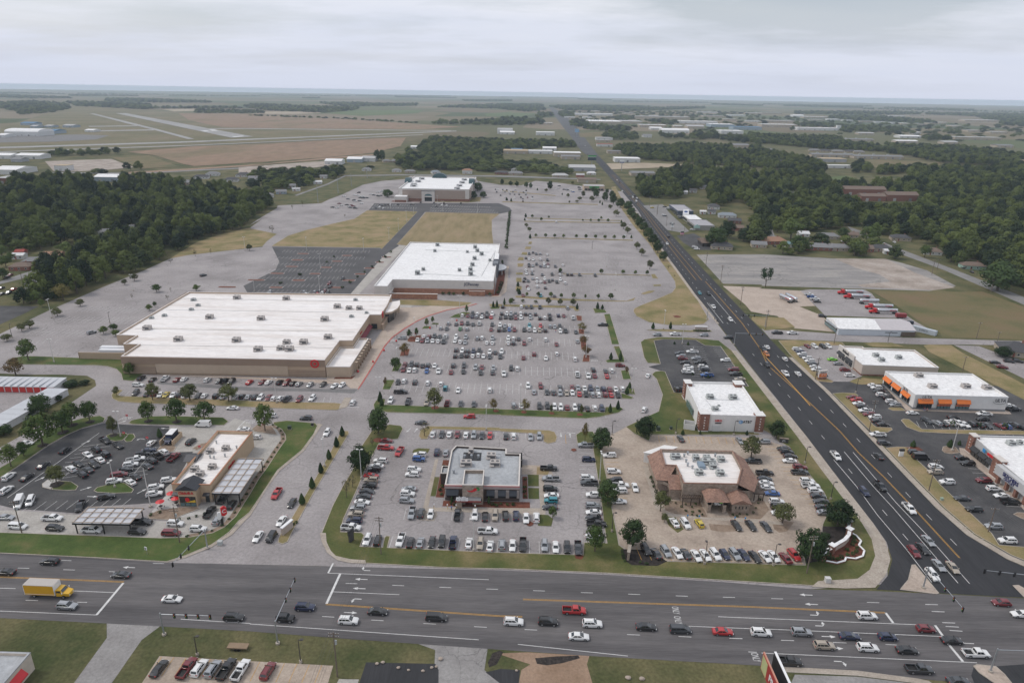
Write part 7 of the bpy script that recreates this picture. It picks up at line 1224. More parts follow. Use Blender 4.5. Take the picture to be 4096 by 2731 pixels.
flat_block(ST,pa,5.2,BEIGE_WALL,WHITE_ROOF,par=0.7,t=0.35,name='annex_wall')
for k in range(9):
 y=283.0+k*3.7;x=-70.0+0.02*k
 b_=MB();b_.box(x-0.45,x+0.45,y-0.45,y+0.45,0.12,1.4,1);b_.box(x-0.35,x+0.35,y-0.35,y+0.35,1.4,4.6,0);b_.box(x-0.5,x+0.5,y-0.5,y+0.5,4.6,4.85,0)
 for z in(2.0,2.7,3.4,4.1):b_.box(x-0.38,x+0.38,y-0.38,y+0.38,z,z+0.25,1)
 part(ST,'column',b_,[BEIGE_WALL,TAUPE_WALL])
for k in range(6):
 y=340.0+k*2.6;x=-68.6
 b_=MB();b_.box(x-0.35,x+0.35,y-0.35,y+0.35,0.12,3.4,0);b_.box(x-0.45,x+0.45,y-0.45,y+0.45,3.4,3.6,0);part(ST,'column',b_,[BEIGE_WALL])
b_=MB();b_.box(-69.2,-68.0,338,355,3.6,3.85);part(ST,'pergola_beam',b_,TAUPE_WALL)
awning(ST,314,338,-75.55,2.9,4.2,1.8,plain('maroon_awning',(0.16,0.018,0.03),0.7),along='y',sgn=1)
b_=MB();b_.box(-75.0,-72.0,340.9,341.35,0.5,3.2);part(ST,'window',b_,SHADOW_GLASS)
ce=[(-70.4,369.0),(-64.9,373.5),(-63.6,366.0),(-63.8,358.5),(-66.0,352.0),(-69.2,350.0)]
b_=MB();b_.prism(ce,5.6,6.6,0,1);b_.poly(list(reversed(ce)),5.6);part(ST,'entrance_canopy',b_,[BEIGE_WALL,WHITE_ROOF])
b_=MB();b_.prism([(-70.4,369.0),(-65.2,373.2),(-65.0,370.0),(-69.8,366.2)],0.1,5.58);part(ST,'entrance_wall',b_,BEIGE_WALL)
b_=MB();b_.prism([(-69.6,366.0),(-66.2,368.4),(-65.9,358.0),(-67.6,353.0),(-69.4,352.0)],0.1,5.58);part(ST,'entrance_glazing',b_,SHADOW_GLASS)
for x,y,s_ in[(-156.4,368,1),(-178.8,363,.7),(-172,353.3,.6),(-172.2,345.6,.6),(-181.3,334.7,.6),(-186,330.7,.55),(-179.6,313.9,1),(-156.8,332.6,1),(-129.9,331.7,1),(-157.3,299,1),(-129.9,299.1,1),(-115.6,287.7,1),(-128.4,367.9,1),(-96.1,354.4,
 1),(-89.2,352.2,.9),(-83.5,352.1,.9),(-89.3,368.6,.6),(-84.7,338.4,.6),(-97.1,332.1,1.05),(-88.4,305.4,1),(-105.8,297.7,.9),(-106,289.6,.9),(-101.6,288.6,1),(-97.9,298,1),(-78.2,345.4,.5)]:
 rtu(ST,x,y,7.6,3.4*s_,2.8*s_,2.0*s_,UNIT_GREY if s_<0.8 else UNIT_BEIGE,2 if s_>0.8 else 1)
b_=MB()
for yy in(292.0,314.5,345.5,366.0):b_.tube((-186,yy,7.7),(-78,yy+1.0,7.7),0.06,None,5)
part(ST,'roof_conduit',b_,UNIT_GREY)
b_=MB();b_.box(-201.7,-179.5,292.7,293.1,0,3.3);b_.box(-201.9,-201.5,292.7,293.3,0,3.3);o=part(ST,'dock_wall',b_,TAN_WALL)
for k,(y,l)in enumerate(((296.0,13),(299.6,14.5))):
 tr=thing('semi_trailer',['white box trailer at the dock nearest the beige dock wall','white box trailer at the dock behind its twin'][k],'trailer',(-187.0-(l-13)/2,y,0.02),0,'trailers at the beige store dock')
 b_=MB();b_.box(-l/2,l/2,-1.3,1.3,1.1,3.9);lp(tr,'box',b_,plain('trailer_white',(0.70,0.71,0.73),0.5,var=0.03))
 for xx in(-l/2+1.2,-l/2+2.4,l/2-2.5):
  b_=MB();b_.tube((0,-1.25,0),(0,1.25,0),0.5,None,12);lp(tr,'wheel',b_,TYRE,(xx,0,0.5))
 b_=MB();b_.box(-l/2+0.4,l/2-1.0,-0.5,0.5,0.75,1.08);lp(tr,'chassis',b_,BLACKISH)
 # ---- the white department store behind it
JP=thing('department_store','long white-roofed store with brick base beside the half-empty lot','store',(-45,465,0))
pj=[(-84,395.3),(-76,395.3),(-75.5,411.2),(-12.3,410.9),(-10.7,521.9),(-81,523.4)]
flat_block(JP,pj,8.9,CREAM_WALL,CLEAN_ROOF,par=0.7,t=0.4)
b_=MB();b_.box(-75.4,-12.25,410.82,411.6,0.0,3.3);b_.box(-12.4,-12.0,411,440,0,3.3);part(JP,'brick_base',b_,ORANGE_BRICK)
b_=MB();b_.box(-75.0,-46.2,398.2,398.9,0,3.3);part(JP,'screen_wall',b_,ORANGE_BRICK)
b_=MB();b_.box(-75.2,-46.0,398.0,399.1,3.3,3.55);b_.box(-76,-74.6,398.0,411,3.3,3.6);part(JP,'screen_wall_cap',b_,CREAM_WALL)
b_=MB()
for x0,x1,y0,y1 in((-27.3,-17.4,407.4,407.8),(-27.3,-26.9,407.8,410.8),(-17.8,-17.4,407.8,410.8)):b_.box(x0,x1,y0,y1,0,3.0)
part(JP,'plant_enclosure',b_,ORANGE_BRICK)
b_=MB();b_.box(-27.4,-17.3,407.3,407.9,3.0,3.2);part(JP,'enclosure_cap',b_,CREAM_WALL)
lettering(JP,'JCPenney',2.6,(-26.0,410.75,6.5),'S',plain('brushed_letters',(0.13,0.135,0.18),0.5),0.92,0.12,0.03)
GREY_R=plain('grey_render',(0.17,0.18,0.20),0.7)
b_=MB();b_.box(-13.8,-10.0,462,480,0,10.8);b_.box(-14.2,-10.4,453,461.8,0,9.9);part(JP,'entrance_tower',b_,GREY_R)
b_=MB();b_.box(-13.5,-10.3,462.3,479.7,10.8,10.83);part(JP,'tower_roof',b_,CLEAN_ROOF)
b_=MB();cc=[(-10.2+5.5*math.sin(t),466-9*math.cos(t))for t in[math.pi*k/12 for k in range(13)]];b_.prism(cc,3.4,4.2,0,1);part(JP,'entrance_canopy',b_,[GREY_R,CLEAN_ROOF])
for k in range(3):
 t=math.pi*(k+0.7)/4;b_=MB();b_.tube((-10.2+4.6*math.sin(t),466-7.6*math.cos(t),0),(-10.2+4.6*math.sin(t),466-7.6*math.cos(t),3.4),0.3,None,8);part(JP,'column',b_,CREAM_WALL)
b_=MB();b_.box(-12.22,-12.02,418,427,4.2,7.2);part(JP,'wall_sign',b_,BLACKISH)
for x,y,s_ in[(-58.5,513.4,1),(-58.2,493.3,.8),(-29.2,507.7,1),(-26.9,495.6,1),(-23.2,484.9,1.05),(-27.5,470.6,1),(-27.9,452.1,1),(-28.4,438.8,1),(-27.5,427.2,1.05),(-61.9,426.6,1.1),(-59.6,437.6,.8),(-35.6,437.1,.8),(-16.5,466.9,.7),(-34.1,
 492.1,.7)]:
 rtu(JP,x,y,8.2,2.8*s_,2.6*s_,2.4*s_,UNIT_GREY,2)
b_=MB();b_.tube((-20.5,425,8.3),(-13.5,500,8.3),0.12,None,5);b_.tube((-66,499,8.3),(-18,494,8.3),0.10,None,5);b_.tube((-60,428,8.3),(-22,424,8.3),0.10,None,5);part(JP,'roof_conduit',b_,UNIT_GREY)
# ---- the tan department store at the back
DL=thing('department_store','tan department store with arched entrance at the far end of the mall','store',(-93,850,0))
pd=[(-133.8,793),(-52.6,793),(-50.8,915),(-132.2,915.5)]
flat_block(DL,pd,14.0,CREAM_WALL,CLEAN_ROOF,par=1.4,t=0.6)
b_=MB();b_.box(-129.5,-107.5,792.85,793.2,3.0,12.4);b_.box(-92.0,-57.0,792.85,793.2,3.0,12.4);part(DL,'wall_panel',b_,PINK_WALL)
b_=MB();b_.box(-133.9,-107.3,792.8,793.3,0,2.8);b_.box(-92.2,-52.5,792.8,793.3,0,2.8);b_.box(-52.55,-52.2,793,860,0,2.8);part(DL,'brick_base',b_,BRICK)
for y0,y1 in((798,822),(850,868),(884,906)):
 b_=MB();b_.box(-52.4,-51.0,y0,y1,3.0,12.4);part(DL,'wall_panel',b_,PINK_WALL)
b_=MB();b_.box(-107.2,-92.3,791.2,793.0,0,11.3);part(DL,'entrance_portal',b_,CREAM_WALL)
b_=MB();b_.box(-107.5,-92.0,791.0,793.0,11.3,11.7);part(DL,'portal_coping',b_,DARK_METAL)
b_=MB();b_.box(-103.8,-95.3,791.05,791.3,0,4.6);part(DL,'entrance_door',b_,SHADOW_GLASS)
ar=[(-99.55+4.3*math.cos(math.pi*k/12),791.05,6.0+2.4*math.sin(math.pi*k/12))for k in range(13)]
b_=MB();b_.add(ar,[tuple(reversed(range(13)))]);part(DL,'arched_window',b_,TEAL_GLASS)
lettering(DL,"Dillard's",2.0,(-99.6,791.0,9.7),'S',SIGN_WHITE,0.9,0.1)
b_=MB();b_.box(-137,-123,781,793,0,6.3);part(DL,'side_wing',b_,CREAM_WALL)
b_=MB();b_.box(-136.6,-123.4,780.9,793,0,2.4);part(DL,'wing_base',b_,BRICK)
b_=MB();b_.box(-136.6,-123.4,781.4,792.8,6.3,6.33);part(DL,'wing_roof',b_,CLEAN_ROOF)
TEALM=plain('teal_metal',(0.035,0.075,0.085),0.5,metal=0.3)
def barrel(x0,x1,yc,r_,z,along):
 b_=MB();n=10
 pr=[(r_*math.cos(math.pi*k/n),0.62*r_*math.sin(math.pi*k/n))for k in range(n+1)]
 if along=='x':A=[(x0,yc+p[0],z+p[1])for p in pr];B_=[(x1,yc+p[0],z+p[1])for p in pr]
 else:A=[(yc+p[0],x0,z+p[1])for p in pr];B_=[(yc+p[0],x1,z+p[1])for p in pr]
 b_.add(A+B_,[(i,i+1,i+n+2,i+n+1)for i in range(n)]+[tuple(range(n+1)),tuple(range(2*n+1,n,-1))])
 part(DL,'barrel_roof',b_,TEALM)
barrel(-136.5,-130,866,11,11.0,'x');barrel(-57,-50.5,866,11,11.0,'x');barrel(908,918,-99,9.5,12.6,'y')
for x,y in[(-119.6,890),(-120.4,862),(-121.4,832),(-120.6,820),(-64.6,887),(-65.3,858),(-66.3,828),(-66.9,802)]:rtu(DL,x,y,12.6,7,4.2,2.6,plain('unit_white',(0.6,0.6,0.6),0.6),2)
# ---- left restaurant with the drive-through
CF=thing('restaurant','tan drive-through restaurant with white roof and red script sign at the lower left','restaurant',(-97,195,0))
CFW=plain('warm_tan_render',(0.47,0.35,0.235),0.8,var=0.05);CFT=plain('terracotta_trim',(0.40,0.20,0.12),0.8)
flat_block(CF,[(-103.3,178.5),(-91.4,178.4),(-91.1,212.8),(-103.6,213.2)],6.2,CFW,WHITE_ROOF,par=1.1,t=0.4,cap=CFT)
b_=MB();b_.box(-103.36,-91.3,178.3,178.5,0,1.0);part(CF,'stone_base',b_,STONE)
b_=MB();b_.box(-100.4,-94.9,175.8,178.45,0.0,5.9);part(CF,'entrance_bay',b_,CFW)
b_=MB();gable_roof(b_,-100.6,-94.7,175.6,181.2,5.9,7.6,'y',0.35);part(CF,'gable_roof',b_,DARK_METAL)
b_=MB()
for k in range(12):
 x=-100.9+k*0.56;zz=7.6-abs(x+97.65)/3.3*1.7;b_.tube((x,175.2,zz+0.04),(x,181.5,zz+0.04),0.03,None,4)
part(CF,'roof_seam',b_,DARK_METAL)
for k,(x0,x1,z0,z1)in enumerate([(-100.1,-98.6,1.5,3.5),(-98.5,-96.9,1.5,3.5),(-96.8,-95.2,1.5,3.5),(-100.1,-98.6,0.2,1.4),(-98.5,-96.9,0.2,1.4),(-96.8,-95.2,0.2,1.4)]):
 b_=MB();b_.box(x0,x1,175.70,175.80,z0,z1);o=part(CF,'window',b_,BLACKISH)
 b_=MB();b_.box(x0+0.06,x1-0.06,175.66,175.72,z0+0.06,z1-0.06);sub(o,CF,'pane',b_,[TEAL_GLASS,SHADOW_GLASS][k<3])
b_=MB();b_.disc((0,0),0.62,0,20);b_.v=[(-97.7+p[0]*1.1,175.64,2.5+p[1]*1.3)for p in b_.v];b_.f=[tuple(f)for f in b_.f];part(CF,'window_graphic',b_,RED)
b_=MB();b_.add([(-98.4,175.645,1.6),(-95.3,175.645,1.6),(-95.3,175.645,2.5)],[(0,1,2)]);part(CF,'window_graphic',b_,YELLOW)
lettering(CF,'Chick-fil-A',1.25,(-97.9,175.72,4.7),'S',RED,0.82,0.08,0.015);lettering(CF,'Chick-fil-A',1.3,(-91.1,193.6,4.3),'E',RED,0.9,0.08,0.015)
b_=MB();b_.box(-93.4,-92.2,178.2,178.35,0,2.5);part(CF,'door',b_,SHADOW_GLASS)
awning(CF,-93.8,-91.8,178.3,3.0,3.4,1.1,DARK_METAL);awning(CF,-103.2,-100.8,178.3,3.0,3.4,1.1,DARK_METAL)
b_=MB();b_.box(-105.6,-103.3,193.5,198.0,0,5.4);part(CF,'side_entrance',b_,CFW)
b_=MB();gable_roof(b_,-106.2,-102.8,193.3,198.2,5.4,6.5,'x',0.4);part(CF,'gable_roof',b_,DARK_METAL)
for x,y in[(-100.5,199.6),(-96.1,201.7),(-100.6,188.2),(-95.6,189.7),(-97.6,185.3)]:rtu(CF,x,y,5.1,2.2,1.7,1.5,UNIT_BEIGE,2)
for x,y in[(-92.8,202.6),(-97.5,195.5),(-99,196),(-94.5,197),(-101,205.8)]:vent(CF,x,y,5.1)
def canopy(label,x0,x1,y0,y1,z,nx,ny):
 C_=thing('drive_through_canopy',label,'canopy',((x0+x1)/2,(y0+y1)/2,0))
 pm=plain('canopy_panel_white',(0.58,0.59,0.62),0.45,metal=0.2,var=0.06)
 for i in range(nx):
  for j in range(ny):
   b_=MB();b_.box(x0+(x1-x0)*i/nx+0.03,x0+(x1-x0)*(i+1)/nx-0.03,y0+(y1-y0)*j/ny+0.03,y0+(y1-y0)*(j+1)/ny-0.03,z,z+0.06)
   o=part(C_,'roof_panel',b_,pm)
   r_=MB();k=6
   for q in range(1,k):xx=x0+(x1-x0)*(i+q/k)/nx;r_.box(xx-0.02,xx+0.02,y0+(y1-y0)*j/ny+0.03,y0+(y1-y0)*(j+1)/ny-0.03,z+0.06,z+0.10)
   sub(o,C_,'panel_rib',r_,pm)
 fm=plain('canopy_beam_tan',(0.42,0.34,0.27),0.6)
 for i in range(nx+1):
  xx=x0+(x1-x0)*i/nx;b_=MB();b_.box(xx-0.09,xx+0.09,y0-0.1,y1+0.1,z+0.11,z+0.32);part(C_,'beam',b_,fm)
 for j in range(ny+1):
  yy=y0+(y1-y0)*j/ny;b_=MB();b_.box(x0-0.1,x1+0.1,yy-0.08,yy+0.08,z+0.325,z+0.5);part(C_,'beam',b_,fm)
 b_=MB()
 for a in((x0-0.12,x1+0.12,y0-0.2,y0-0.12),(x0-0.12,x1+0.12,y1+0.12,y1+0.2)):b_.box(*a,z-0.35,z+0.1)
 part(C_,'fascia',b_,BLACKISH)
 for xx in(x0+0.4,(x0+x1)/2,x1-0.4):
  for yy in(y0+0.4,y1-0.4):b_=MB();b_.box(xx-0.13,xx+0.13,yy-0.13,yy+0.13,0.02,z);part(C_,'post',b_,BLACKISH)
canopy('long white-panelled canopy over the lane right of the tan restaurant',-90.3,-82.0,176.6,197.0,4.3,3,6)
canopy('white-panelled canopy over the two drive-through lanes at the lower left',-123.4,-107.2,161.3,168.7,3.7,6,3)
for k,(x,y)in enumerate([(-105.6,174.7),(-104.5,179.3),(-101.8,176.6)]):
 U=thing('patio_umbrella','red patio umbrella over a dark table, %s of three'%['front left','rearmost','nearest the restaurant door'][k],'umbrella',(x,y,0.05),0,'red patio umbrellas')
 b_=MB();n=10
 b_.add([(0,0,2.75)]+[(1.3*math.cos(2*math.pi*i/n),1.3*math.sin(2*math.pi*i/n),2.25)for i in range(n)],[(0,i+1,(i+1)%n+1)for i in range(n)]);lp(U,'canopy',b_,RED)
 b_=MB();b_.tube((0,0,0),(0,0,2.7),0.03,None,6);lp(U,'pole',b_,BLACKISH)
 T_=thing('patio_table','dark round patio table with four stools under the %s red umbrella'%['front left','rearmost','doorside'][k],'table',(x,y,0.05),0,'patio tables')
 b_=MB();b_.tube((0,0,0.70),(0,0,0.76),0.6,None,12);lp(T_,'table_top',b_,BLACKISH)
 b_=MB();b_.tube((0,0,0.0),(0,0,0.70),0.06,None,6);lp(T_,'leg',b_,BLACKISH)
 for q in range(4):
  b_=MB();b_.tube((0,0,0.0),(0,0,0.42),0.05,None,6);b_.tube((0,0,0.42),(0,0,0.47),0.2,None,8);lp(T_,'stool',b_,BLACKISH,(0.95*math.cos(q*1.57+0.6),0.95*math.sin(q*1.57+0.6),0))
b_=MB()
TE=thing('bin_enclosure','tan-walled service bay behind the left restaurant','enclosure',(-122.3,216,0))
for a in((-124.6,-124.3,212.4,219.8),(-120.2,-119.9,212.4,219.8),(-124.3,-120.2,219.5,219.8)):b_.box(*a,0.0,2.0)
part(TE,'wall',b_,CFW)
def box_truck(name,label,loc,rz,L_,Wd,Hb,body_c,cab_c,roof_c,hood=True,stripe=None):
 t=thing(name,label,'truck',loc,rz)
 bm=plain(name+'_box_paint',body_c,0.5,var=0.03);cm=plain(name+'_cab_paint',cab_c,0.4,coat=0.5,var=0.0);rm=plain(name+'_roof_paint',roof_c,0.6,var=0.04)
 b_=MB();b_.box(-L_/2,L_*0.22,-Wd/2,Wd/2,1.0,1.0+Hb,0);lp(t,'cargo_box',b_,bm)
 b_=MB();b_.box(-L_/2-0.02,L_*0.22+0.02,-Wd/2-0.02,Wd/2+0.02,1.0+Hb,1.06+Hb);lp(t,'box_roof',b_,rm)
 if stripe:
  b_=MB()
  for z in(1.35,1.05+Hb):b_.box(-L_/2-0.03,L_*0.22+0.03,-Wd/2-0.015,Wd/2+0.015,z-0.12,z-0.02)
  for x in(-L_/2,L_*0.22):b_.box(x-0.04,x+0.04,-Wd/2-0.03,Wd/2+0.03,1.0,1.02+Hb)
  lp(t,'edge_rail',b_,SIGN_WHITE)
 x0,x1,x2,x3=L_*0.24,L_*0.36,L_*0.40,L_*0.53;w=Wd*0.44
 b_=MB();b_.add([(x0,-w,0.7),(x0,-w,2.5),(x1-0.1,-w*0.9,2.5),(x2,-w,1.75),(x3,-w*0.85,1.45),(x3+0.05,-w*0.8,0.7),(x0,w,0.7),(x0,w,2.5),(x1-0.1,w*0.9,2.5),(x2,w,1.75),(x3,w*0.85,1.45),(x3+0.05,w*0.8,0.7)],[(0,5,4,3,2,1),(6,7,8,9,10,11),(0,1,
  7,6),(1,2,8,7),(2,3,9,8),(3,4,10,9),(4,5,11,10),(5,0,6,11)]);lp(t,'cab',b_,cm)
 b_=MB();q=[(x1-0.06,-w*0.82,2.40),(x2-0.01,-w*0.88,1.82),(x2-0.01,w*0.88,1.82),(x1-0.06,w*0.82,2.40)];b_.add([(p[0]+0.03,p[1],p[2]+0.03)for p in q],[(0,1,2,3)]);lp(t,'windshield',b_,GLASS)
 for s_ in(-1,1):
  b_=MB();b_.box(x0+0.15,x1-0.1,s_*(w+0.01)-0.01,s_*(w+0.01)+0.01,1.75,2.35);lp(t,'side_window',b_,GLASS)
  b_=MB();b_.box(x2,x2+0.1,s_*(w+0.25)-0.12,s_*(w+0.25)+0.12,1.7,2.1);lp(t,'mirror',b_,SIGN_WHITE)
  b_=MB();b_.box(x3-0.05,x3+0.07,s_*w*0.6-0.15,s_*w*0.6+0.15,0.95,1.2);lp(t,'headlight',b_,LAMP)
  for xx in(-L_*0.30,L_*0.40):
   b_=MB();b_.tube((0,-0.16,0),(0,0.16,0),0.48,None,14);o=lp(t,'wheel',b_,TYRE,(xx,s_*(Wd/2-0.25),0.48))
   b_=MB();b_.tube((0,-0.17,0),(0,0.17,0),0.27,None,10);lp(o,'rim',b_,RIM)
 b_=MB();b_.box(-L_/2+0.1,L_*0.45,-0.5,0.5,0.6,0.98);lp(t,'chassis',b_,BLACKISH)
 return t
box_truck('delivery_truck','dark blue truck with white roof backed into the tan-walled service bay',(-122.2,216.2,0.05),R(272),6.6,2.4,2.3,(0.03,0.035,0.055),(0.015,0.025,0.07),(0.72,0.71,0.71))
box_truck('moving_truck','yellow box truck with pale roof on the front road at the left',(-114.6,136.6,0.043),R(-2),10.6,2.6,2.9,(0.64,0.34,0.012),(0.66,0.38,0.012),(0.42,0.39,0.36),stripe=True)
# ---- grey-roofed restaurant
CH=thing('restaurant','grey flat-roofed restaurant with pepper sign amid the front lot','restaurant',(-8,193,0))
CHW=plain('greige_render',(0.36,0.32,0.30),0.8,var=0.05);CHB=plain('dark_brown_base',(0.07,0.052,0.045),0.8)
flat_block(CH,[(-20.1,181.5),(3.1,181.5),(3.6,201.7),(-1.2,201.7),(-1.2,205),(-18.7,206.5),(-20.0,203)],5.6,CHB,GREY_ROOF,par=0.75,t=0.45,cap=CREAM_WALL)
b_=MB();b_.box(-20.16,3.16,181.38,181.6,4.35,5.3);part(CH,'fascia_band',b_,plain('mauve_band',(0.37,0.30,0.29),0.8))
b_=MB();b_.box(-20.2,3.2,181.34,181.6,5.3,5.42);part(CH,'red_trim',b_,RED)
for x0,x1 in((-19.6,-15.9),(-7.0,-4.7),(-3.5,-1.2),(0.0,2.2)):
 b_=MB();b_.box(x0,x1,181.40,181.5,1.2,3.9);o=part(CH,'window',b_,SHADOW_GLASS)
 awning(CH,x0-0.1,x1+0.1,181.4,2.6,4.0,1.0,plain('navy_awning',(0.028,0.034,0.045),0.6),name='awning')
for x0,x1 in((-4.6,-3.6),(-1.1,-0.1),(2.3,3.0),(-20.0,-19.7)):
 b_=MB();b_.box(x0,x1,181.36,181.5,1.2,4.0);part(CH,'pilaster',b_,CHW)
TW=[(-14.5,179.3),(-8.1,179.3),(-8.1,188.2),(-14.5,188.2)]
flat_block(CH,TW,7.1,STONE,GREY_ROOF,par=1.2,t=0.35,cap=CREAM_WALL,name='entrance_tower')
pp=[(-13.1,5.25),(-12.5,5.05),(-11.9,5.05),(-11.3,5.35),(-10.95,5.75),(-10.55,6.0),(-10.15,5.95),(-9.95,5.6),(-10.15,5.15),(-10.7,4.75),(-11.5,4.52),(-12.3,4.58),(-12.9,4.9)]
b_=MB();b_.poly(pp,0.0);b_.v=[(p[0],179.22,p[1])for p in b_.v];part(CH,'pepper_sign',b_,RED)
for c_ in[(-9.75,6.15),(-9.45,5.75),(-9.5,5.3),(-9.95,5.95)]:
 b_=MB();b_.disc((0,0),0.38,0,10,0,0.2);b_.v=[(c_[0]+p[0],179.20,c_[1]+p[1])for p in b_.v];part(CH,'pepper_leaf',b_,GREEN_PAINT)
b_=MB();b_.box(-16.4,-8.7,177.2,179.3,2.55,2.75,0);b_.box(-16.5,-8.6,177.1,177.3,2.3,2.75,1);part(CH,'entrance_canopy',b_,[STEEL,plain('brick_red_fascia',(0.26,0.05,0.045),0.6)])
lettering(CH,'chilis',2.1,(-14.4,176.9,3.55),'S',SIGN_WHITE,0.9,0.1,0.05)
b_=MB();b_.box(-13.6,-11.4,179.2,179.3,0,2.2);part(CH,'door',b_,plain('dark_red_door',(0.08,0.01,0.01),0.5));b_=MB();b_.box(-10.8,-8.5,179.2,179.3,1.2,2.1);part(CH,'window',b_,SHADOW_GLASS)
b_=MB();b_.box(-16.3,-14.5,177.3,179.5,0,2.5);part(CH,'canopy_pier',b_,STONE)
flat_block(CH,[(-22.4,190.6),(-20.1,190.6),(-20.0,195.2),(-22.4,195.2)],4.2,CHB,GREY_ROOF,par=0.6,t=0.3,cap=CREAM_WALL,name='side_wing')
b_=MB();b_.box(-15.8,-9.7,197.6,203.0,4.86,4.90);part(CH,'grease_mat',b_,BLACKISH)
for x,y in[(-15.2,199),(-12.9,199.2),(-10.6,199.2),(-18,189.5)]:vent(CH,x,y,4.87,0.5,1.1)
for x,y,w in[(-13.3,203.2,1.5),(-6.3,199.6,3.0),(-4.9,194.8,3.2),(-14.4,194.6,3.6)]:rtu(CH,x,y,4.86,w,2.2,1.7,UNIT_BEIGE,2)
b_=MB();b_.path([(-17.4,200.8,5.0),(-16.6,194,5.0),(-12,191.5,5.0)],0.06);b_.path([(-7.5,203,5.0),(-3.2,202,5.0),(-3,195,5.0)],0.06);part(CH,'gas_pipe',b_,STEEL)
b_=MB()
for a in((-1.0,4.2,207.4,207.6),(4.0,4.2,202.2,207.4),(-1.0,-0.8,205.2,207.4),(3.7,4.0,202.0,202.2)):b_.box(*a,0,2.6)
part(CH,'bin_enclosure',b_,BLACKISH)
# ---- tile-roofed restaurant
CD=thing('restaurant','stone restaurant with clay tile roofs and white flat top at the lower right','restaurant',(63,192,0.14))
core=[(54,182.6),(71,182.6),(75.2,192),(75.6,203.3),(51,203.8),(50.4,193.4),(54,193.2)]
flat_block(CD,core,7.0,STONE,WHITE_ROOF,par=1.0,t=0.4,cap=CLAY_TILE)
def skirt(q,under=0.0):
 b_=MB();b_.add(q,[(0,1,2,3)]);b_.add([(p[0],p[1],p[2]-0.15)for p in q],[(3,2,1,0)])
 for i in range(4):
  j=(i+1)%4;b_.add([q[i],q[j],(q[j][0],q[j][1],q[j][2]-0.15),(q[i][0],q[i][1],q[i][2]-0.15)],[(3,2,1,0)])
 part(CD,'tile_roof',b_,CLAY_TILE)
skirt([(47.0,204.6,3.9),(47.0,189.2,3.9),(50.35,193.3,6.7),(50.9,203.9,6.7)]);skirt([(47.0,189.2,3.9),(50.4,187.6,4.6),(54,193.1,6.7),(50.4,193.3,6.7)])
skirt([(50.2,183.6,3.9),(54.9,183.6,3.9),(54.9,188.5,6.4),(50.2,188.5,6.4)])
skirt([(76.6,183.0,3.9),(80.0,189.6,3.9),(75.3,192,6.7),(71.1,182.7,6.7)]);skirt([(80.0,189.6,3.9),(80.0,203.8,3.9),(75.7,203.2,6.7),(75.3,192,6.7)]);skirt([(51,204.0,6.7),(75.6,203.6,6.7),(78.5,207.5,4.0),(56,208.0,4.0)][::-1])
b_=MB();b_.wall([(47.6,204.2),(47.6,189.6),(50.6,187.2),(50.6,184.1),(54.2,184.1),(54.2,204)],0,4.0);b_.wall([(71,183.2),(76.2,183.6),(79.4,189.8),(79.4,203.4),(71,203.4)],0,4.0);part(CD,'lower_wall',b_,STONE)
b_=MB();b_.box(60.6,66.2,176.8,177.6,3.0,4.4);b_.box(60.6,61.6,176.8,183,0,4.4);b_.box(65.2,66.2,176.8,183,0,4.4);part(CD,'porch',b_,STONE)
b_=MB();b_.add([(59.8,176.2,4.3),(67,176.2,4.3),(67,184.2,4.3),(59.8,184.2,4.3),(63.4,180.2,6.6)],[(0,1,4),(1,2,4),(2,3,4),(3,0,4),(3,2,1,0)]);part(CD,'porch_roof',b_,CLAY_TILE)
b_=MB();b_.box(61.9,64.9,176.62,176.8,3.0,4.2);o=part(CD,'sign_board',b_,plain('charcoal_sign',(0.05,0.048,0.048),0.6))
lettering(CD,'Garden',0.62,(63.4,176.55,3.42),'S',SIGN_WHITE,1,0.04,0.01);lettering(CD,'Olive',0.62,(62.9,176.55,3.88),'S',SIGN_WHITE,1,0.04,0.01)
b_=MB();b_.box(64.0,64.8,176.55,176.6,3.75,4.1);part(CD,'sign_leaf',b_,plain('leaf_sign_green',(0.13,0.42,0.04),0.5))
b_=MB();b_.box(68.2,73.4,177.2,183,0,3.4);part(CD,'front_wing',b_,STONE)
b_=MB();gable_roof(b_,68.0,73.6,177.0,184,3.4,4.9,'y',0.4);part(CD,'wing_roof',b_,CLAY_TILE)
for k in range(4):
 b_=MB();x=69.3+k*1.05;b_.box(x-0.16,x+0.16,177.1,177.2,1.5,2.4);part(CD,'window',b_,SHADOW_GLASS)
PERG=plain('dark_pergola_wood',(0.05,0.033,0.027),0.8)
for(x0,x1,y0,y1)in((53.5,59.5,180.4,182.6),(76.8,80.4,183.6,188.6),(47.4,50.2,184.6,188.4)):
 b_=MB();n=12
 for k in range(n):x=x0+(x1-x0)*k/(n-1);b_.box(x-0.05,x+0.05,y0,y1,2.75,2.9)
 b_.box(x0,x1,y0+0.2,y0+0.35,2.55,2.75)
 for x in(x0+0.4,(x0+x1)/2,x1-0.4):b_.box(x-0.1,x+0.1,y0+0.2,y0+0.4,0,2.6)
 part(CD,'pergola',b_,PERG)
b_=MB();b_.add([(45.8,206.6,4.0),(51.5,204.3,4.3),(59,210.6,4.2),(54.5,212.4,3.9)],[(0,1,2,3)]);b_.wall([(46.4,206.8),(51.3,204.6),(58.4,210.4),(54.4,211.8)],0,3.9);part(CD,'rear_wing',b_,WHITE_WALL)
for x,y,w in[(55.3,199.6,3.2),(62.0,199.2,2.0),(65.6,199.0,2.2),(70.2,198.3,2.2),(66.2,193.8,2.2),(60.7,189.8,2.4),(67.4,189.6,2.4),(65.5,196.5,4.6)]:rtu(CD,x,y,6.0,w,1.9,1.5,UNIT_GREY,2)
for x,y in[(58.5,200.5),(60,202),(58.3,197),(58.2,194.4),(59.4,193),(60.8,197.4),(69,201)]:vent(CD,x,y,6.0,0.45,0.9)
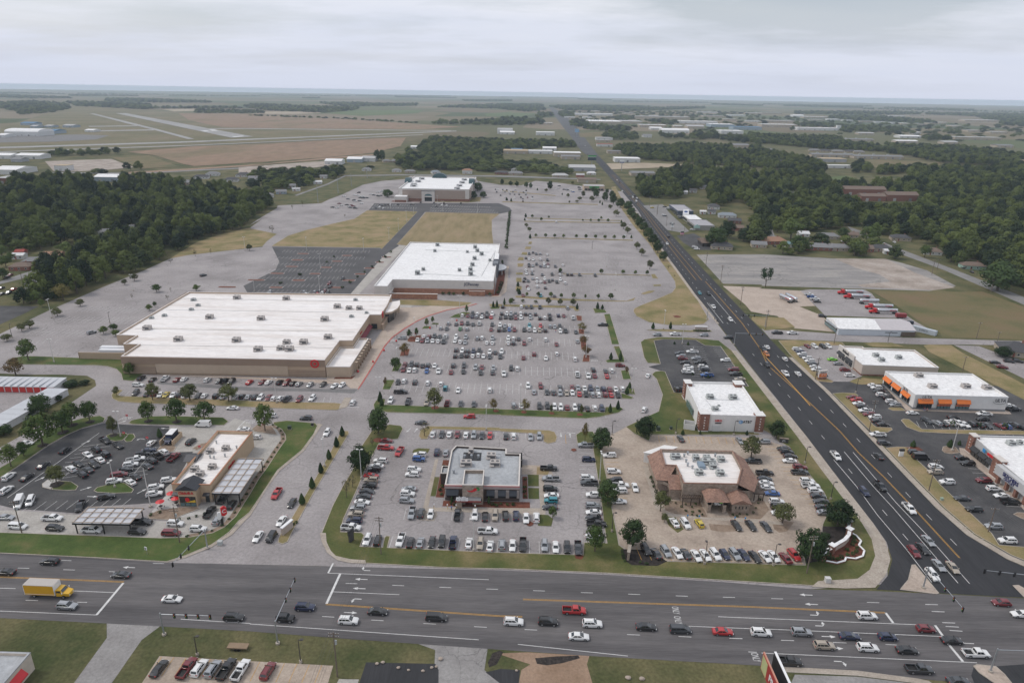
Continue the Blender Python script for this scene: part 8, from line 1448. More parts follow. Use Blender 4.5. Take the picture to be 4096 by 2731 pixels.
b_=MB();b_.box(61.6,63.6,192.6,196.0,6.0,7.1);part(CD,'exhaust_hood',b_,plain('blue_duct',(0.22,0.29,0.36),0.5,metal=0.3))
# ---- white store with brick corner piers
AT=thing('shop','white phone shop with red-brick corner piers beside the highway','shop',(84,246,0.14))
flat_block(AT,[(71.9,231.0),(95.2,230.4),(96.5,261.9),(73.2,262.2)],7.0,WHITE_WALL,CLEAN_ROOF,par=0.8,t=0.4)
for x0,x1,y0,y1,h in((71.5,75.1,230.2,234.0,7.4),(92.6,95.8,229.8,233.5,7.2),(72.6,75.4,258.8,262.7,7.4),(93.2,97.0,258.5,262.5,7.4)):
 b_=MB();b_.box(x0,x1,y0,y1,0.5,h);o=part(AT,'brick_pier',b_,BRICK)
 b_=MB();b_.box(x0-0.15,x1+0.15,y0-0.15,y1+0.15,h,h+0.25);b_.box(x0-0.05,x1+0.05,y0-0.05,y1+0.05,0,0.5);sub(o,AT,'pier_cap',b_,WHITE_WALL)
 b_=MB()
 for k in range(5):b_.box((x0+x1)/2-0.22,(x0+x1)/2+0.22,y0-0.08,y0,1.4+k*1.1,1.85+k*1.1)
 for k in range(5):b_.box(x0-0.08,x0,(y0+y1)/2-0.22,(y0+y1)/2+0.22,1.4+k*1.1,1.85+k*1.1)
 sub(o,AT,'pier_block',b_,WHITE_WALL)
lettering(AT,'AT&T',1.5,(89.6,230.45,4.35),'S',SIGN_BLACK,0.9,0.06,0.02)
b_=MB();b_.disc((0,0),0.75,0,20);b_.v=[(87.1+p[0],230.44,4.3+p[1])for p in b_.v];o=part(AT,'globe_logo',b_,SIGN_BLUE)
b_=MB()
for z,w in((0.38,0.5),(0.12,0.62),(-0.14,0.66),(-0.4,0.5)):b_.box(87.1-w,87.1+w*0.5,230.42,230.44,4.3+z-0.05,4.3+z+0.05)
sub(o,AT,'logo_stripe',b_,SIGN_WHITE)
lettering(AT,'HIRO',1.25,(78.7,230.6,4.55),'S',RED,0.9,0.06,0.03)
b_=MB();b_.box(77.5,79.9,230.62,230.7,3.35,3.75);part(AT,'sign_plate',b_,SIGN_BLACK)
for k,x in enumerate((75.6,80.7,86.0,91.8)):
 b_=MB();b_.tube((x,230.55,0.1),(x,230.55,5.6),0.09,None,6);b_.box(x-0.2,x+0.2,230.3,230.6,5.6,5.95);part(AT,'downspout',b_,WHITE_WALL)
b_=MB();b_.box(76.8,79.6,230.62,230.75,0.1,2.4);part(AT,'door',b_,plain('door_white',(0.62,0.62,0.61),0.6))
b_=MB();b_.box(71.75,71.95,242,252,1.0,3.6);part(AT,'window',b_,TEAL_GLASS)
for x,y,w in[(79.7,247.5,2.8),(88.8,247.3,3.0),(78.8,236.7,2.4),(74.9,235.1,1.2),(81.3,240.3,.9)]:rtu(AT,x,y,6.2,w,w*0.7,w*0.55,UNIT_GREY,2 if w>2 else 1)
b_=MB();b_.path([(77.5,246,6.3),(78.4,238,6.3)],0.06);b_.path([(80,246,6.3),(88,246,6.3)],0.06);part(AT,'gas_pipe',b_,STEEL)
BE=thing('bin_enclosure','white fenced bin enclosure left of the phone shop','enclosure',(68.2,233.2,0.14))
b_=MB();q=[(66.2,232.2),(70.2,231.0),(71.2,234.2),(67.2,235.6)]
for i in range(4):
 a,b=Vector(q[i]),Vector(q[(i+1)%4]);m_=(a+b)/2;b_.obox(m_,(b-a).length,0.15,2.2,math.atan2(b.y-a.y,b.x-a.x),0,0.14)
part(BE,'wall',b_,WHITE_WALL)
# ---- orange-awning store
UL=thing('shop','white shop with bright orange awnings right of the highway','shop',(184,265,0))
flat_block(UL,[(165.8,278.4),(165.5,253.4),(203.0,252.6),(203.6,277)],6.6,WHITE_WALL,CLEAN_ROOF,par=0.7,t=0.35)
b_=MB();b_.wall([(165.72,278.5),(165.42,253.3),(203.1,252.5),(203.7,277.1)],0,0.9);part(UL,'grey_base',b_,plain('grey_block',(0.20,0.21,0.22),0.8))
for x0,x1 in((166.6,172.8),(174.9,180.4),(182.5,188.2)):
 awning(UL,x0,x1,253.0,3.4,4.9,1.0,ORANGE)
 window_row(UL,x0,x1,252.75,0.9,3.3,4,mat=(SHADOW_GLASS if x0<170 else TEAL_GLASS),frame=BLACKISH,off=0.12)
for y0,y1 in((271.2,277.2),(263.8,270.2),(256.4,262.4)):
 awning(UL,y0,y1,165.55,3.5,5.0,1.0,ORANGE,along='y',sgn=-1);window_row(UL,y0,y1,165.6,0.9,3.4,3,along='y',off=0.12)
b_=MB();b_.box(174.9,180.4,252.55,252.62,2.0,2.7);b_.box(182.5,188.2,252.55,252.62,2.0,2.7);part(UL,'window_band',b_,plain('rust_band',(0.42,0.10,0.04),0.6))
GREYL=plain('grey_letters',(0.13,0.13,0.14),0.5)
for txt,s_,loc,f in(('ULTA',1.9,(170.0,252.62,5.75),'S'),('ULTA',2.1,(200.1,252.42,4.9),'S'),('ULTA',1.7,(165.35,260.6,5.7),'W')):
 lettering(UL,txt,s_,loc,f,GREYL,0.85,0.06,0.01)
 n=10;b_=MB()
 for k in range(n):
  t0,t1=math.pi*(1.05+0.75*k/n),math.pi*(1.05+0.75*(k+1)/n);a=1.5*s_
  P0,P1=(math.cos(t0)*a*1.0,math.sin(t0)*a*0.46),(math.cos(t1)*a,math.sin(t1)*a*0.46)
  if f=='S':b_.tube((loc[0]+P0[0],loc[1]-0.05,loc[2]+P0[1]-0.1),(loc[0]+P1[0],loc[1]-0.05,loc[2]+P1[1]-0.1),0.07,None,4)
  else:b_.tube((loc[0]-0.05,loc[1]-P0[0],loc[2]+P0[1]-0.1),(loc[0]-0.05,loc[1]-P1[0],loc[2]+P1[1]-0.1),0.07,None,4)
 part(UL,'logo_swoosh',b_,GREYL)
for x,y in[(178.3,274.2),(177.6,262.5),(192.1,263.2),(200.3,262.2)]:rtu(UL,x,y,5.9,3.2,2.2,1.6,UNIT_BEIGE,2)
BE2=thing('bin_enclosure','white walled bin enclosure at the far end of the orange-awning shop','enclosure',(208,268,0))
b_=MB()
for a in((204.5,211,264.6,264.8),(204.5,211,270.6,270.8),(210.8,211,264.8,270.6),(204.5,204.7,264.8,270.6)):b_.box(*a,0,2.4)
part(BE2,'wall',b_,CREAM_WALL)
# ---- beige-walled shop
KI=thing('shop','beige-walled shop with white roof and black awnings above the orange-awning shop','shop',(178,300,0))
flat_block(KI,[(161.6,313.5),(161.2,288.8),(195,287),(196.3,309.5),(172.5,311.2),(172.5,313)],5.3,plain('pale_pink_render',(0.50,0.43,0.375),0.8,var=0.05),CLEAN_ROOF,par=0.7,t=0.35)
b_=MB();b_.wall([(161.5,313.6),(161.1,288.7),(195.1,286.9),(196.4,309.6)],0,0.7);part(KI,'brick_base',b_,BRICK)
b_=MB();b_.box(160.7,161.5,296.5,312.5,0,6.3);part(KI,'facade',b_,CREAM_WALL)
awning(KI,297,303.5,160.75,2.6,3.8,1.2,BLACKISH,along='y',sgn=-1);awning(KI,305,311.5,160.75,2.6,3.8,1.2,BLACKISH,along='y',sgn=-1);window_row(KI,297,311.5,160.75,0.3,2.6,4,along='y',off=0.1)
lettering(KI,"Kirkland's",1.9,(160.6,304.6,5.1),'W',SIGN_BLACK,0.85,0.06,0.03)
for x,y in[(173.4,301.5),(173.1,295.5),(183.1,299.3)]:rtu(KI,x,y,4.6,2.6,1.9,1.6,UNIT_GREY,2)
# ---- lower right strip mall
SK=thing('shop','white-roofed strip mall with brick piers at the right edge','shop',(176,201,0))
flat_block(SK,[(167,218.6),(165.4,203.2),(164.2,198.6),(163.4,180),(194,180),(194,218)],6.6,plain('pale_grey_panel',(0.46,0.46,0.46),0.7,var=0.04),CLEAN_ROOF,par=0.6,t=0.3)
for x,y0,y1 in((166.6,216.4,219.2),(164.6,198.9,203.0)):
 b_=MB();b_.box(x-0.7,x+1.4,y0,y1,0.4,6.9);o=part(SK,'brick_pier',b_,BRICK)
 b_=MB();b_.box(x-0.85,x+1.5,y0-0.15,y1+0.15,6.9,7.2);b_.box(x-0.8,x+1.5,y0-0.1,y1+0.1,0,0.4);sub(o,SK,'pier_cap',b_,CREAM_WALL)
 b_=MB()
 for k in range(4):b_.box(x-0.78,x-0.7,(y0+y1)/2-0.2,(y0+y1)/2+0.2,1.8+k*1.1,2.2+k*1.1)
 sub(o,SK,'pier_block',b_,CREAM_WALL)
for y0,y1 in((211.6,215.6),(207.4,211.2),(203.4,207.0)):awning(SK,y0,y1,165.7,2.9,4.2,1.2,BLACKISH,along='y',sgn=-1)
window_row(SK,203.6,215.8,165.9,0.4,2.8,6,along='y',off=0.2)
for y in(196.4,192.2,188.0,183.8):
 b_=MB();b_.box(161.9,162.9,y-0.5,y+0.5,0.5,3.3,0);b_.box(161.8,163.0,y-0.6,y+0.6,0.05,0.5,1);part(SK,'arcade_column',b_,[BRICK,CREAM_WALL])
b_=MB();b_.box(161.9,163.5,181,198.4,3.3,6.5);part(SK,'arcade_fascia',b_,plain('pale_grey_panel',(0.46,0.46,0.46),0.7))
lettering(SK,'SKECHERS',1.9,(161.8,190.9,5.2),'W',NAVY,0.82,0.06,0.03);lettering(SK,'OUTLET',1.2,(161.8,191.2,3.95),'W',NAVY,1.1,0.06,0.02)
b_=MB();b_.box(165.25,165.4,208.8,210.2,4.7,6.0);part(SK,'shop_sign',b_,SIGN_BLUE);b_=MB();b_.box(165.0,165.3,203.6,207.4,4.9,5.8);part(SK,'shop_sign',b_,RED)
for x,y,w in[(176.9,213.2,2.6),(180.3,213.7,1.8)]:rtu(SK,x,y,6.0,w,w*0.7,1.4,UNIT_GREY,1)
# ---- white gabled shed, tanker yard
WS=thing('shed','long white gabled shed by the tanker yard','shed',(195,354,0))
b_=MB();b_.wall([(175.6,345.0),(216,344.0),(217.5,363.5),(177,363.5)],0,3.6);part(WS,'wall',b_,plain('pale_blue_metal',(0.52,0.56,0.60),0.6,var=0.04))
b_=MB();b_.add([(175.3,344.6,3.6),(198,344.0,3.6),(199,354.2,5.8),(176.3,354.4,5.8),(199.6,364,3.6),(176.8,364,3.6)],[(0,1,2,3),(3,2,4,5),(0,3,5)]);part(WS,'roof',b_,CLEAN_ROOF)
b_=MB();b_.add([(198,344.0,3.55),(216.6,343.6,3.55),(218,353.8,5.2),(199,354.2,5.2),(218.6,364,3.55),(199.6,364,3.55)],[(0,1,2,3),(3,2,4,5),(1,4,2)]);part(WS,'rear_roof',b_,plain('pale_mauve_roof',(0.48,0.45,0.46),0.6,var=0.05))
b_=MB();b_.box(175.35,175.7,347.5,361.5,0.6,2.3);part(WS,'shop_window',b_,TEAL_GLASS);b_=MB();b_.box(175.25,175.65,346.5,362.5,2.35,2.6);part(WS,'window_hood',b_,BLACKISH)
b_=MB();b_.box(200.5,203.5,344.1,344.4,1.9,2.15);b_.box(204,207,344.0,344.3,1.9,2.15);part(WS,'door_window',b_,BLACKISH)
b_=MB();b_.box(209,216.4,343.7,344.2,0.05,2.6);part(WS,'bay_shade_panel',b_,plain('shadow_brown',(0.12,0.09,0.07),0.9))  # solid panel; its dark brown paints the shade inside an open bay
CHROME=plain('polished_tank',(0.62,0.63,0.65),0.22,metal=0.85,var=0.04)
def tanker(k,x,y,rz,cab):
 t=thing('tanker_truck' if cab else 'tanker_trailer',['silver tanker with red cab, topmost of the yard','silver tanker with red cab, second from the top','silver tanker trailer without a cab, middle of the yard','silver tanker with red cab, second lowest',
  'silver tanker with red cab, lowest, beside the red trailer','silver tank trailer, left of the parked pair','silver tank trailer, right of the parked pair'][k],'tanker',(x,y,0.055),R(rz),'tankers in the yard')
 b_=MB();n=12;L_=12.0;rings=[(-6,0.2),(-5.8,0.95),(-5.5,1.12),(5.5,1.12),(5.8,0.95),(6,0.2)]
 for xx,r_ in rings:b_.v+=[(xx,r_*math.cos(2*math.pi*i/n),2.25+0.85*r_*math.sin(2*math.pi*i/n))for i in range(n)]
 for j in range(len(rings)-1):
  for i in range(n):b_.f.append((j*n+i,j*n+(i+1)%n,(j+1)*n+(i+1)%n,(j+1)*n+i));b_.m.append(0)
 b_.f=[tuple(reversed(f))for f in b_.f];lp(t,'tank',b_,CHROME,smooth=50)
 b_=MB()
 for q in range(5):
  xx=-4.8+q*0.8;b_.add([(xx,-1.16,1.9),(xx+0.35,-1.16,1.9),(xx+0.9,-1.14,2.7),(xx+0.55,-1.14,2.7)],[(0,1,2,3)]);b_.add([(xx,1.16,1.9),(xx+0.35,1.16,1.9),(xx+0.9,1.14,2.7),(xx+0.55,1.14,2.7)],[(3,2,1,0)])
 lp(t,'stripe',b_,RED)
 b_=MB();b_.box(-5.8,5.6,-0.5,0.5,0.95,1.35);lp(t,'chassis',b_,STEEL)
 ws=[-5.2,-4.0]+([5.0,6.2,9.6]if cab else[])
 for xx in ws:
  for s_ in(-1,1):b_=MB();b_.tube((0,-0.25,0),(0,0.25,0),0.5,None,12);lp(t,'wheel',b_,TYRE,(xx,s_*0.95,0.5))
 if not cab:b_=MB();b_.box(4.2,4.5,-0.8,-0.6,0.03,1.2);b_.box(4.2,4.5,0.6,0.8,0.03,1.2);lp(t,'landing_leg',b_,STEEL)
 else:
  b_=MB();b_.box(6.6,8.4,-1.15,1.15,0.9,3.1);b_.add([(8.4,-0.95,0.8),(10.4,-0.85,0.8),(10.4,-0.85,1.7),(8.4,-0.95,2.0),(8.4,0.95,0.8),(10.4,0.85,0.8),(10.4,0.85,1.7),(8.4,0.95,2.0)],[(0,1,2,3),(7,6,5,4),(3,2,6,7),(1,5,6,2)]);b_.box(5.0,8.4,
   -0.5,0.5,0.7,1.0);lp(t,'cab',b_,RED)
  b_=MB();b_.box(8.4,8.43,-1.0,1.0,2.1,2.9);lp(t,'windshield',b_,GLASS)
for k,(x,y,rz,cb)in enumerate([(222.0,425.5,178,1),(221.5,415.6,177,1),(221.5,404.6,0,0),(224.5,393.8,178,1),(222.5,384.8,178,1),(171.0,408.4,105,0),(175.2,410.4,100,0)]):tanker(k,x,y,rz,cb)
def cargo(name,label,x,y,rz,l,w,h,mat,txt=None,wheels=True,cat='trailer'):
 t=thing(name,label,cat,(x,y,0.05),R(rz));b_=MB();b_.box(-l/2,l/2,-w/2,w/2,0.6 if wheels else 0.0,h);o=lp(t,'box',b_,mat)
 b_=MB();n=int(l/0.8)
 for i in range(n):
  for s_ in(-1,1):b_.box(-l/2+0.4+i*0.8,-l/2+0.55+i*0.8,s_*w/2-0.03,s_*w/2+0.03,0.7 if wheels else 0.1,h-0.1)
 lp(t,'rib',b_,mat)
 if wheels:
  for s_ in(-1,1):b_=MB();b_.tube((-0.4,0,0),(-0.4,0.2,0),0.33,None,10);b_.tube((0.4,0,0),(0.4,0.2,0),0.33,None,10);lp(t,'wheel',b_,TYRE,(0,s_*w/2-0.1,0.33))
 return t
cargo('cargo_trailer','red enclosed trailer below the tankers',226.5,377.0,-4,5.5,2.4,2.7,plain('dark_red_metal',(0.25,0.03,0.035),0.5))
ct=cargo('shipping_container','grey-blue shipping container with dark letters behind the shed',225.5,351.0,-52,12.2,2.45,2.6,plain('container_grey',(0.42,0.46,0.50),0.6),wheels=False,cat='container')
me=text_mesh('COSCO',1.3,0.03);me.materials.clear();me.materials.append(SIGN_BLACK);lpart(ct,'lettering',me,(0,-1.27,1.4),(math.pi/2,0,0))
cargo('dumpster','dark blue open dumpster behind the shed',226.0,366.0,10,3.2,1.9,1.6,plain('dumpster_navy',(0.02,0.03,0.05),0.6),wheels=False,cat='dumpster')
cargo('flatbed_utility_trailer','low rusty trailer lying in the grass ditch at the bottom left',-61.2,120.4,-2,4.6,1.6,0.9,plain('rusty_trailer',(0.24,0.17,0.11),0.8))
# ---- storage units with red doors
SU=thing('storage_building','low storage building with a row of red doors at the left edge','storage units',(-212,259,0))
RIBM=plain('ribbed_roof_metal',(0.50,0.515,0.54),0.5,metal=0.3,var=0.06)
b_=MB();b_.box(-240,-189,255.3,263.4,0,2.7);part(SU,'wall',b_,plain('storage_wall',(0.55,0.55,0.56),0.7))
for k in range(17):
 x0=-240+3*k;b_=MB();b_.add([(x0+0.02,254.8,2.75),(x0+2.98,254.8,2.75),(x0+2.98,263.9,3.25),(x0+0.02,263.9,3.25)],[(0,1,2,3)])
 for q in(0.02,1.0,2.0):b_.box(x0+q,x0+q+0.08,254.8,263.9,2.85,3.28)if q<0.1 else None
 part(SU,'roof_panel',b_,RIBM)
 b_=MB();b_.box(x0+0.25,x0+2.75,255.2,255.3,0.05,2.35);part(SU,'roll_door',b_,RED_DOOR)
S2=thing('storage_building','long storage building with ribbed white roof along the shrubby bank','storage units',(-189,232,0),R(-6.5))
b_=MB();b_.box(-4.2,4.2,-38,22,0,2.6);lp(S2,'wall',b_,plain('storage_wall',(0.55,0.55,0.56),0.7))
for k in range(15):
 y0=-38+4*k;b_=MB();b_.add([(-4.6,y0+0.03,2.7),(4.6,y0+0.03,2.9),(4.6,y0+3.97,2.9),(-4.6,y0+3.97,2.7)],[(0,1,2,3)]);b_.add([(-4.6,y0-0.06,2.78),(4.6,y0-0.06,2.98),(4.6,y0+0.06,2.98),(-4.6,y0+0.06,2.78)],[(0,1,2,3)]);lp(S2,'roof_panel',b_,RIBM)
 b_=MB();b_.box(-4.3,-4.2,y0+0.5,y0+3.4,0.05,2.3);lp(S2,'roll_door',b_,RED_DOOR)
 # ---- corner of the shop with the red awning, bottom left
RS=thing('shop','cream shop corner with a red awning at the bottom left edge','shop',(-112,108,0))
flat_block(RS,[(-125,98),(-103.2,98),(-103.2,113.8),(-125,114.2)],4.6,plain('cream_shop',(0.56,0.49,0.41),0.8),GREY_ROOF,par=0.7,t=0.4)
awning(RS,99,110.5,-103.15,2.2,3.5,1.2,RED,along='y',sgn=1);window_row(RS,99,110,-103.2,0.6,2.2,5,along='y',off=0.1)
# ---- houses
RC={'grey':(0.20,0.20,0.205),'brown':(0.17,0.125,0.10),'orange':(0.30,0.17,0.11),'white':(0.62,0.62,0.62),'red':(0.30,0.06,0.05),'pale':(0.42,0.42,0.42),'bluegrey':(0.22,0.25,0.28),'dark':(0.07,0.07,0.075),'teal':(0.16,0.26,0.27),'tan':(0.42,
 0.33,0.22),'blue':(0.09,0.19,0.32)}
WC={'brick':(0.24,0.11,0.08),'white':(0.60,0.60,0.59),'tan':(0.40,0.34,0.27),'blue':(0.30,0.36,0.42),'green':(0.30,0.42,0.36),'red':(0.34,0.10,0.08),'grey':(0.35,0.36,0.38)}
RM={k:plain('shingle_'+k,c,0.9,var=0.15,scale=1.2)for k,c in RC.items()};WM={k:plain('siding_'+k,c,0.85,var=0.08)for k,c in WC.items()}
def house(x,y,w,d,rf,wl,hd,label,h=2.9,group='houses'):
 t=thing('house',label,'house',(x,y+d/2,0),R(hd),group)
 b_=MB();b_.box(-w/2,w/2,-d/2,d/2,0,h);lp(t,'wall',b_,WM[wl])
 b_=MB();rise=d*0.24
 hip=(w>12)
 a=d*0.45 if hip else 0.0;o_=0.5
 b_.add([(-w/2-o_,-d/2-o_,h-0.05),(w/2+o_,-d/2-o_,h-0.05),(w/2+o_,d/2+o_,h-0.05),(-w/2-o_,d/2+o_,h-0.05),(-w/2-o_+a,0,h+rise),(w/2+o_-a,0,h+rise)],[(0,1,5,4),(2,3,4,5),(1,2,5),(3,0,4),(3,2,1,0)]);o=lp(t,'roof',b_,RM[rf])
 b_=MB();b_.box(w*0.18,w*0.18+0.7,0.2,0.9,h+rise-0.9,h+rise+0.7);lp(o,'chimney',b_,WM['brick'])
 for k in range(max(2,int(w/4))):
  xx=-w/2+w*(k+0.5)/max(2,int(w/4));b_=MB();b_.box(xx-0.6,xx+0.6,-d/2-0.04,-d/2,0.9,2.1);o=lp(t,'window',b_,SIGN_WHITE);b_=MB();b_.box(xx-0.5,xx+0.5,-d/2-0.06,-d/2-0.03,1.0,2.0);lp(o,'pane',b_,SHADOW_GLASS)
 b_=MB();xx=-w/2+w*0.36;b_.box(xx-0.45,xx+0.45,-d/2-0.05,-d/2,0,2.1);lp(t,'door',b_,WM['red'])
 return t
HREG=[('houses at the left wood',lambda x,y:x<-200 and y<640),('houses left of the tan department store',lambda x,y:x<-150),('houses behind the tan department store',lambda x,y:x<160),('houses behind the empty lot',lambda x,y:y<560),('houses right of the highway',
 lambda x,y:True)]
hg={}
for hh in HOUSES:
 for nm,fn in HREG:
  if fn(hh[0],hh[1]):hg.setdefault(nm,[]).append(hh);break
for nm,L in hg.items():
 L.sort(key=lambda q:view_x(q[0],q[1]))
 for i,(x,y,w,d,rf,wl,hd)in enumerate(L):house(x,y,w,d,rf,wl,hd,'%s-roofed %s house, %s of the %s'%(rf,wl,ordinal(i,len(L)),nm),5.2 if(rf=='orange' and y>1000)else 2.9,nm)
 # ---- far buildings
FREG=[('airfield buildings',lambda x,y:x<-200 and y>1500),('buildings along the railway',lambda x,y:x<-100),('buildings left of the far highway',lambda x,y:x<0.07*y+70),('long roofs beyond the right-hand woods',lambda x,y:x>0.42*y),('warehouses right of the far highway',
 lambda x,y:True)]
fg={}
for q in FAR_BUILDINGS:
 for nm,fn in FREG:
  if fn(q[0],q[1]):fg.setdefault(nm,[]).append(q);break
SW={'flat':'flat-roofed','gable':'gabled','arc':'arch-roofed'}
for nm,L in fg.items():
 L.sort(key=lambda q:view_x((q[0]+q[2])/2,q[1]))
 for i,(x0,y0,x1,y1,h,dp,rf,wl,sh)in enumerate(L):
  w=math.hypot(x1-x0,y1-y0);a=math.atan2(y1-y0,x1-x0)*0.3
  t=thing('warehouse','%s %s building, %s of the %s'%(rf,SW[sh],ordinal(i,len(L)),nm),'building',((x0+x1)/2,(y0+y1)/2+dp/2,0),a,nm)
  b_=MB();b_.box(-w/2,w/2,-dp/2,dp/2,0,h if sh=='flat' else h*0.75);lp(t,'wall',b_,WM[wl])
  b_=MB()
  if sh=='flat':b_.box(-w/2-0.3,w/2+0.3,-dp/2-0.3,dp/2+0.3,h,h+0.3)
  elif sh=='gable':gable_roof(b_,-w/2,w/2,-dp/2,dp/2,h*0.75,h*1.1,'x',0.5)
  else:
   n=8;A=[(-w/2,-dp/2*math.cos(math.pi*k/n),h*0.75+h*0.45*math.sin(math.pi*k/n))for k in range(n+1)];B_=[(w/2,p[1],p[2])for p in A]
   b_.add(A+B_,[(i2,i2+n+1,i2+n+2,i2+1)for i2 in range(n)]+[tuple(range(n+1)),tuple(range(2*n+1,n,-1))])
  lp(t,'roof',b_,RM[rf]if rf!='white' else CLEAN_ROOF)
  nd=max(1,min(8,int(w/14)))
  for k in range(nd):
   xx=-w/2+w*(k+0.5)/nd;b_=MB();b_.box(xx-1.8,xx+1.8,-dp/2-0.08,-dp/2,0,min(3.6,h*0.5));lp(t,'door',b_,RM['grey']if k%2 else RM['pale'])
  if w>60:
   for k in range(int(w/30)):b_=MB();xx=-w/2+15+30*k;b_.box(xx-2,xx+2,-2,2,h,h+2);lp(t,'rooftop_unit',b_,UNIT_GREY)
   # ---- car repair row and the dark eatery right of the highway, tan restaurant far left of it
def shopbox(name,label,x0,x1,y0,y1,h,wall,roof,sign=None):
 t=thing(name,label,'shop',((x0+x1)/2,(y0+y1)/2,0));flat_block(t,[(x0,y0),(x1,y0),(x1,y1),(x0,y1)],h,wall,roof,par=0.4,t=0.25)
 window_row(t,y0+1,y1-1,x0,0.3,min(3.0,h-1.2),max(2,int((y1-y0)/4.5)),along='y',off=0.08)
 return t
MAUVE=plain('mauve_grey_roof',(0.34,0.33,0.35),0.7,var=0.08)
shopbox('repair_shop','grey-roofed repair shop with green gable sign, nearest of the highway row',171.5,190,640,672,4.6,plain('grey_block2',(0.30,0.29,0.28),0.8),MAUVE)
shopbox('repair_shop','low pale garage bays in the middle of the repair row',174.2,187,674,703,4.2,WHITE_WALL,CLEAN_ROOF)
fs=shopbox('repair_shop','blue-grey repair shop at the far end of the highway row',173.5,190,722,766,5.0,plain('navy_grey_wall',(0.07,0.09,0.13),0.8),MAUVE)
t=thing('roof_sign','white angled roof sign with a blue oval above the repair row','sign',(177,704,4.3));b_=MB();b_.add([(-2.5,0,0),(4,0,0),(4,3,4.5),(-1.5,3,4.5),(-2.5,0.4,0),(4,0.4,0),(4,3.4,4.5),(-1.5,3.4,4.5)],[(0,1,2,3),(7,6,5,4),(0,3,
 7,4),(1,5,6,2),(3,2,6,7)]);lp(t,'board',b_,SIGN_WHITE);b_=MB();b_.disc((0,0),1.9,0,18,0,0.95);b_.v=[(1.0+p[0],1.55+p[1]*0.55,2.4+p[1]*0.83)for p in b_.v];lp(t,'oval',b_,plain('oval_blue',(0.02,0.06,0.24),0.4))
t=thing('restaurant','dark-roofed eatery with small lot right of the highway','restaurant',(165,575,0));b_=MB();b_.box(159.5,173,566,582,0,3.2);part(t,'wall',b_,plain('black_brown_wall',(0.035,0.03,0.03),0.8));b_=MB();gable_roof(b_,159.5,173,
 566,582,3.2,6.0,'x',0.8);part(t,'roof',b_,RM['brown'])
t=thing('restaurant','tan stucco restaurant with green sign at the far right corner of the mall','restaurant',(104,912,0));flat_block(t,[(91,903),(118,903),(118,922),(91,922)],6.5,plain('mex_tan',(0.46,0.36,0.27),0.8),RM['pale'],par=0.6,t=0.4);b_=MB();b_.box(98,
 111,902.8,903.1,3.6,5.8);part(t,'sign_board',b_,GREEN_PAINT);window_row(t,92,117,903,0.4,3.0,6,off=0.1)
t=thing('green_gable_sign','pale green gable-shaped sign at the near end of the repair row','sign',(172.5,637,0));b_=MB();b_.add([(-3,0,2.5),(3,0,2.5),(3,0,4.2),(0,0,6.2),(-3,0,4.2),(-3,0.4,2.5),(3,0.4,2.5),(3,0.4,4.2),(0,0.4,6.2),(-3,0.4,4.2)],
 [(0,1,2,3,4),(9,8,7,6,5),(0,5,6,1),(1,6,7,2),(2,7,8,3),(3,8,9,4),(4,9,5,0)]);lp(t,'panel',b_,plain('mint_panel',(0.42,0.60,0.56),0.6))
for s_ in(-2.5,2.5):b_=MB();b_.box(s_-0.15,s_+0.15,0.05,0.35,0,2.6);lp(t,'post',b_,STEEL)
# ==== poles, lights, signals
AREAS=[('lower left restaurant lot',(-160,-80,110,235)),('grey-roofed restaurant lot',(-50,32,140,240)),('tan concrete lot',(32,110,140,229)),('big parking lot',(-60,60,229,392)),('street by the front restaurants',(-80,-50,100,230)),('beige store front',
 (-130,-60,235,275)),('lots left of the beige store',(-330,-140,280,640)),('dark lot behind the beige store',(-165,-100,395,560)),('dry lawns',(-140,-90,540,680)),('tan department store front',(-200,0,680,800)),('white phone shop',(60,110,229,
 300)),('mall entrance lawn',(60,130,300,420)),('half-empty lot',(0,130,392,700)),('strip malls right of the highway',(130,260,140,345)),('highway beyond the crossing',(120,200,345,1000)),('far left streets',(-500,-180,300,1100)),('bottom verge',
 (-100,60,90,140)),('right-hand fields',(200,400,280,600))]
def area(x,y):
 for nm,(a,b,c,d)in AREAS:
  if a<=x<=b and c<=y<=d:return nm
 return 'far edge of the mall'
pg={}
for kind,L in POLES:
 for x,y,h in L:pg.setdefault((kind,area(x,y)),[]).append((x,y,h))
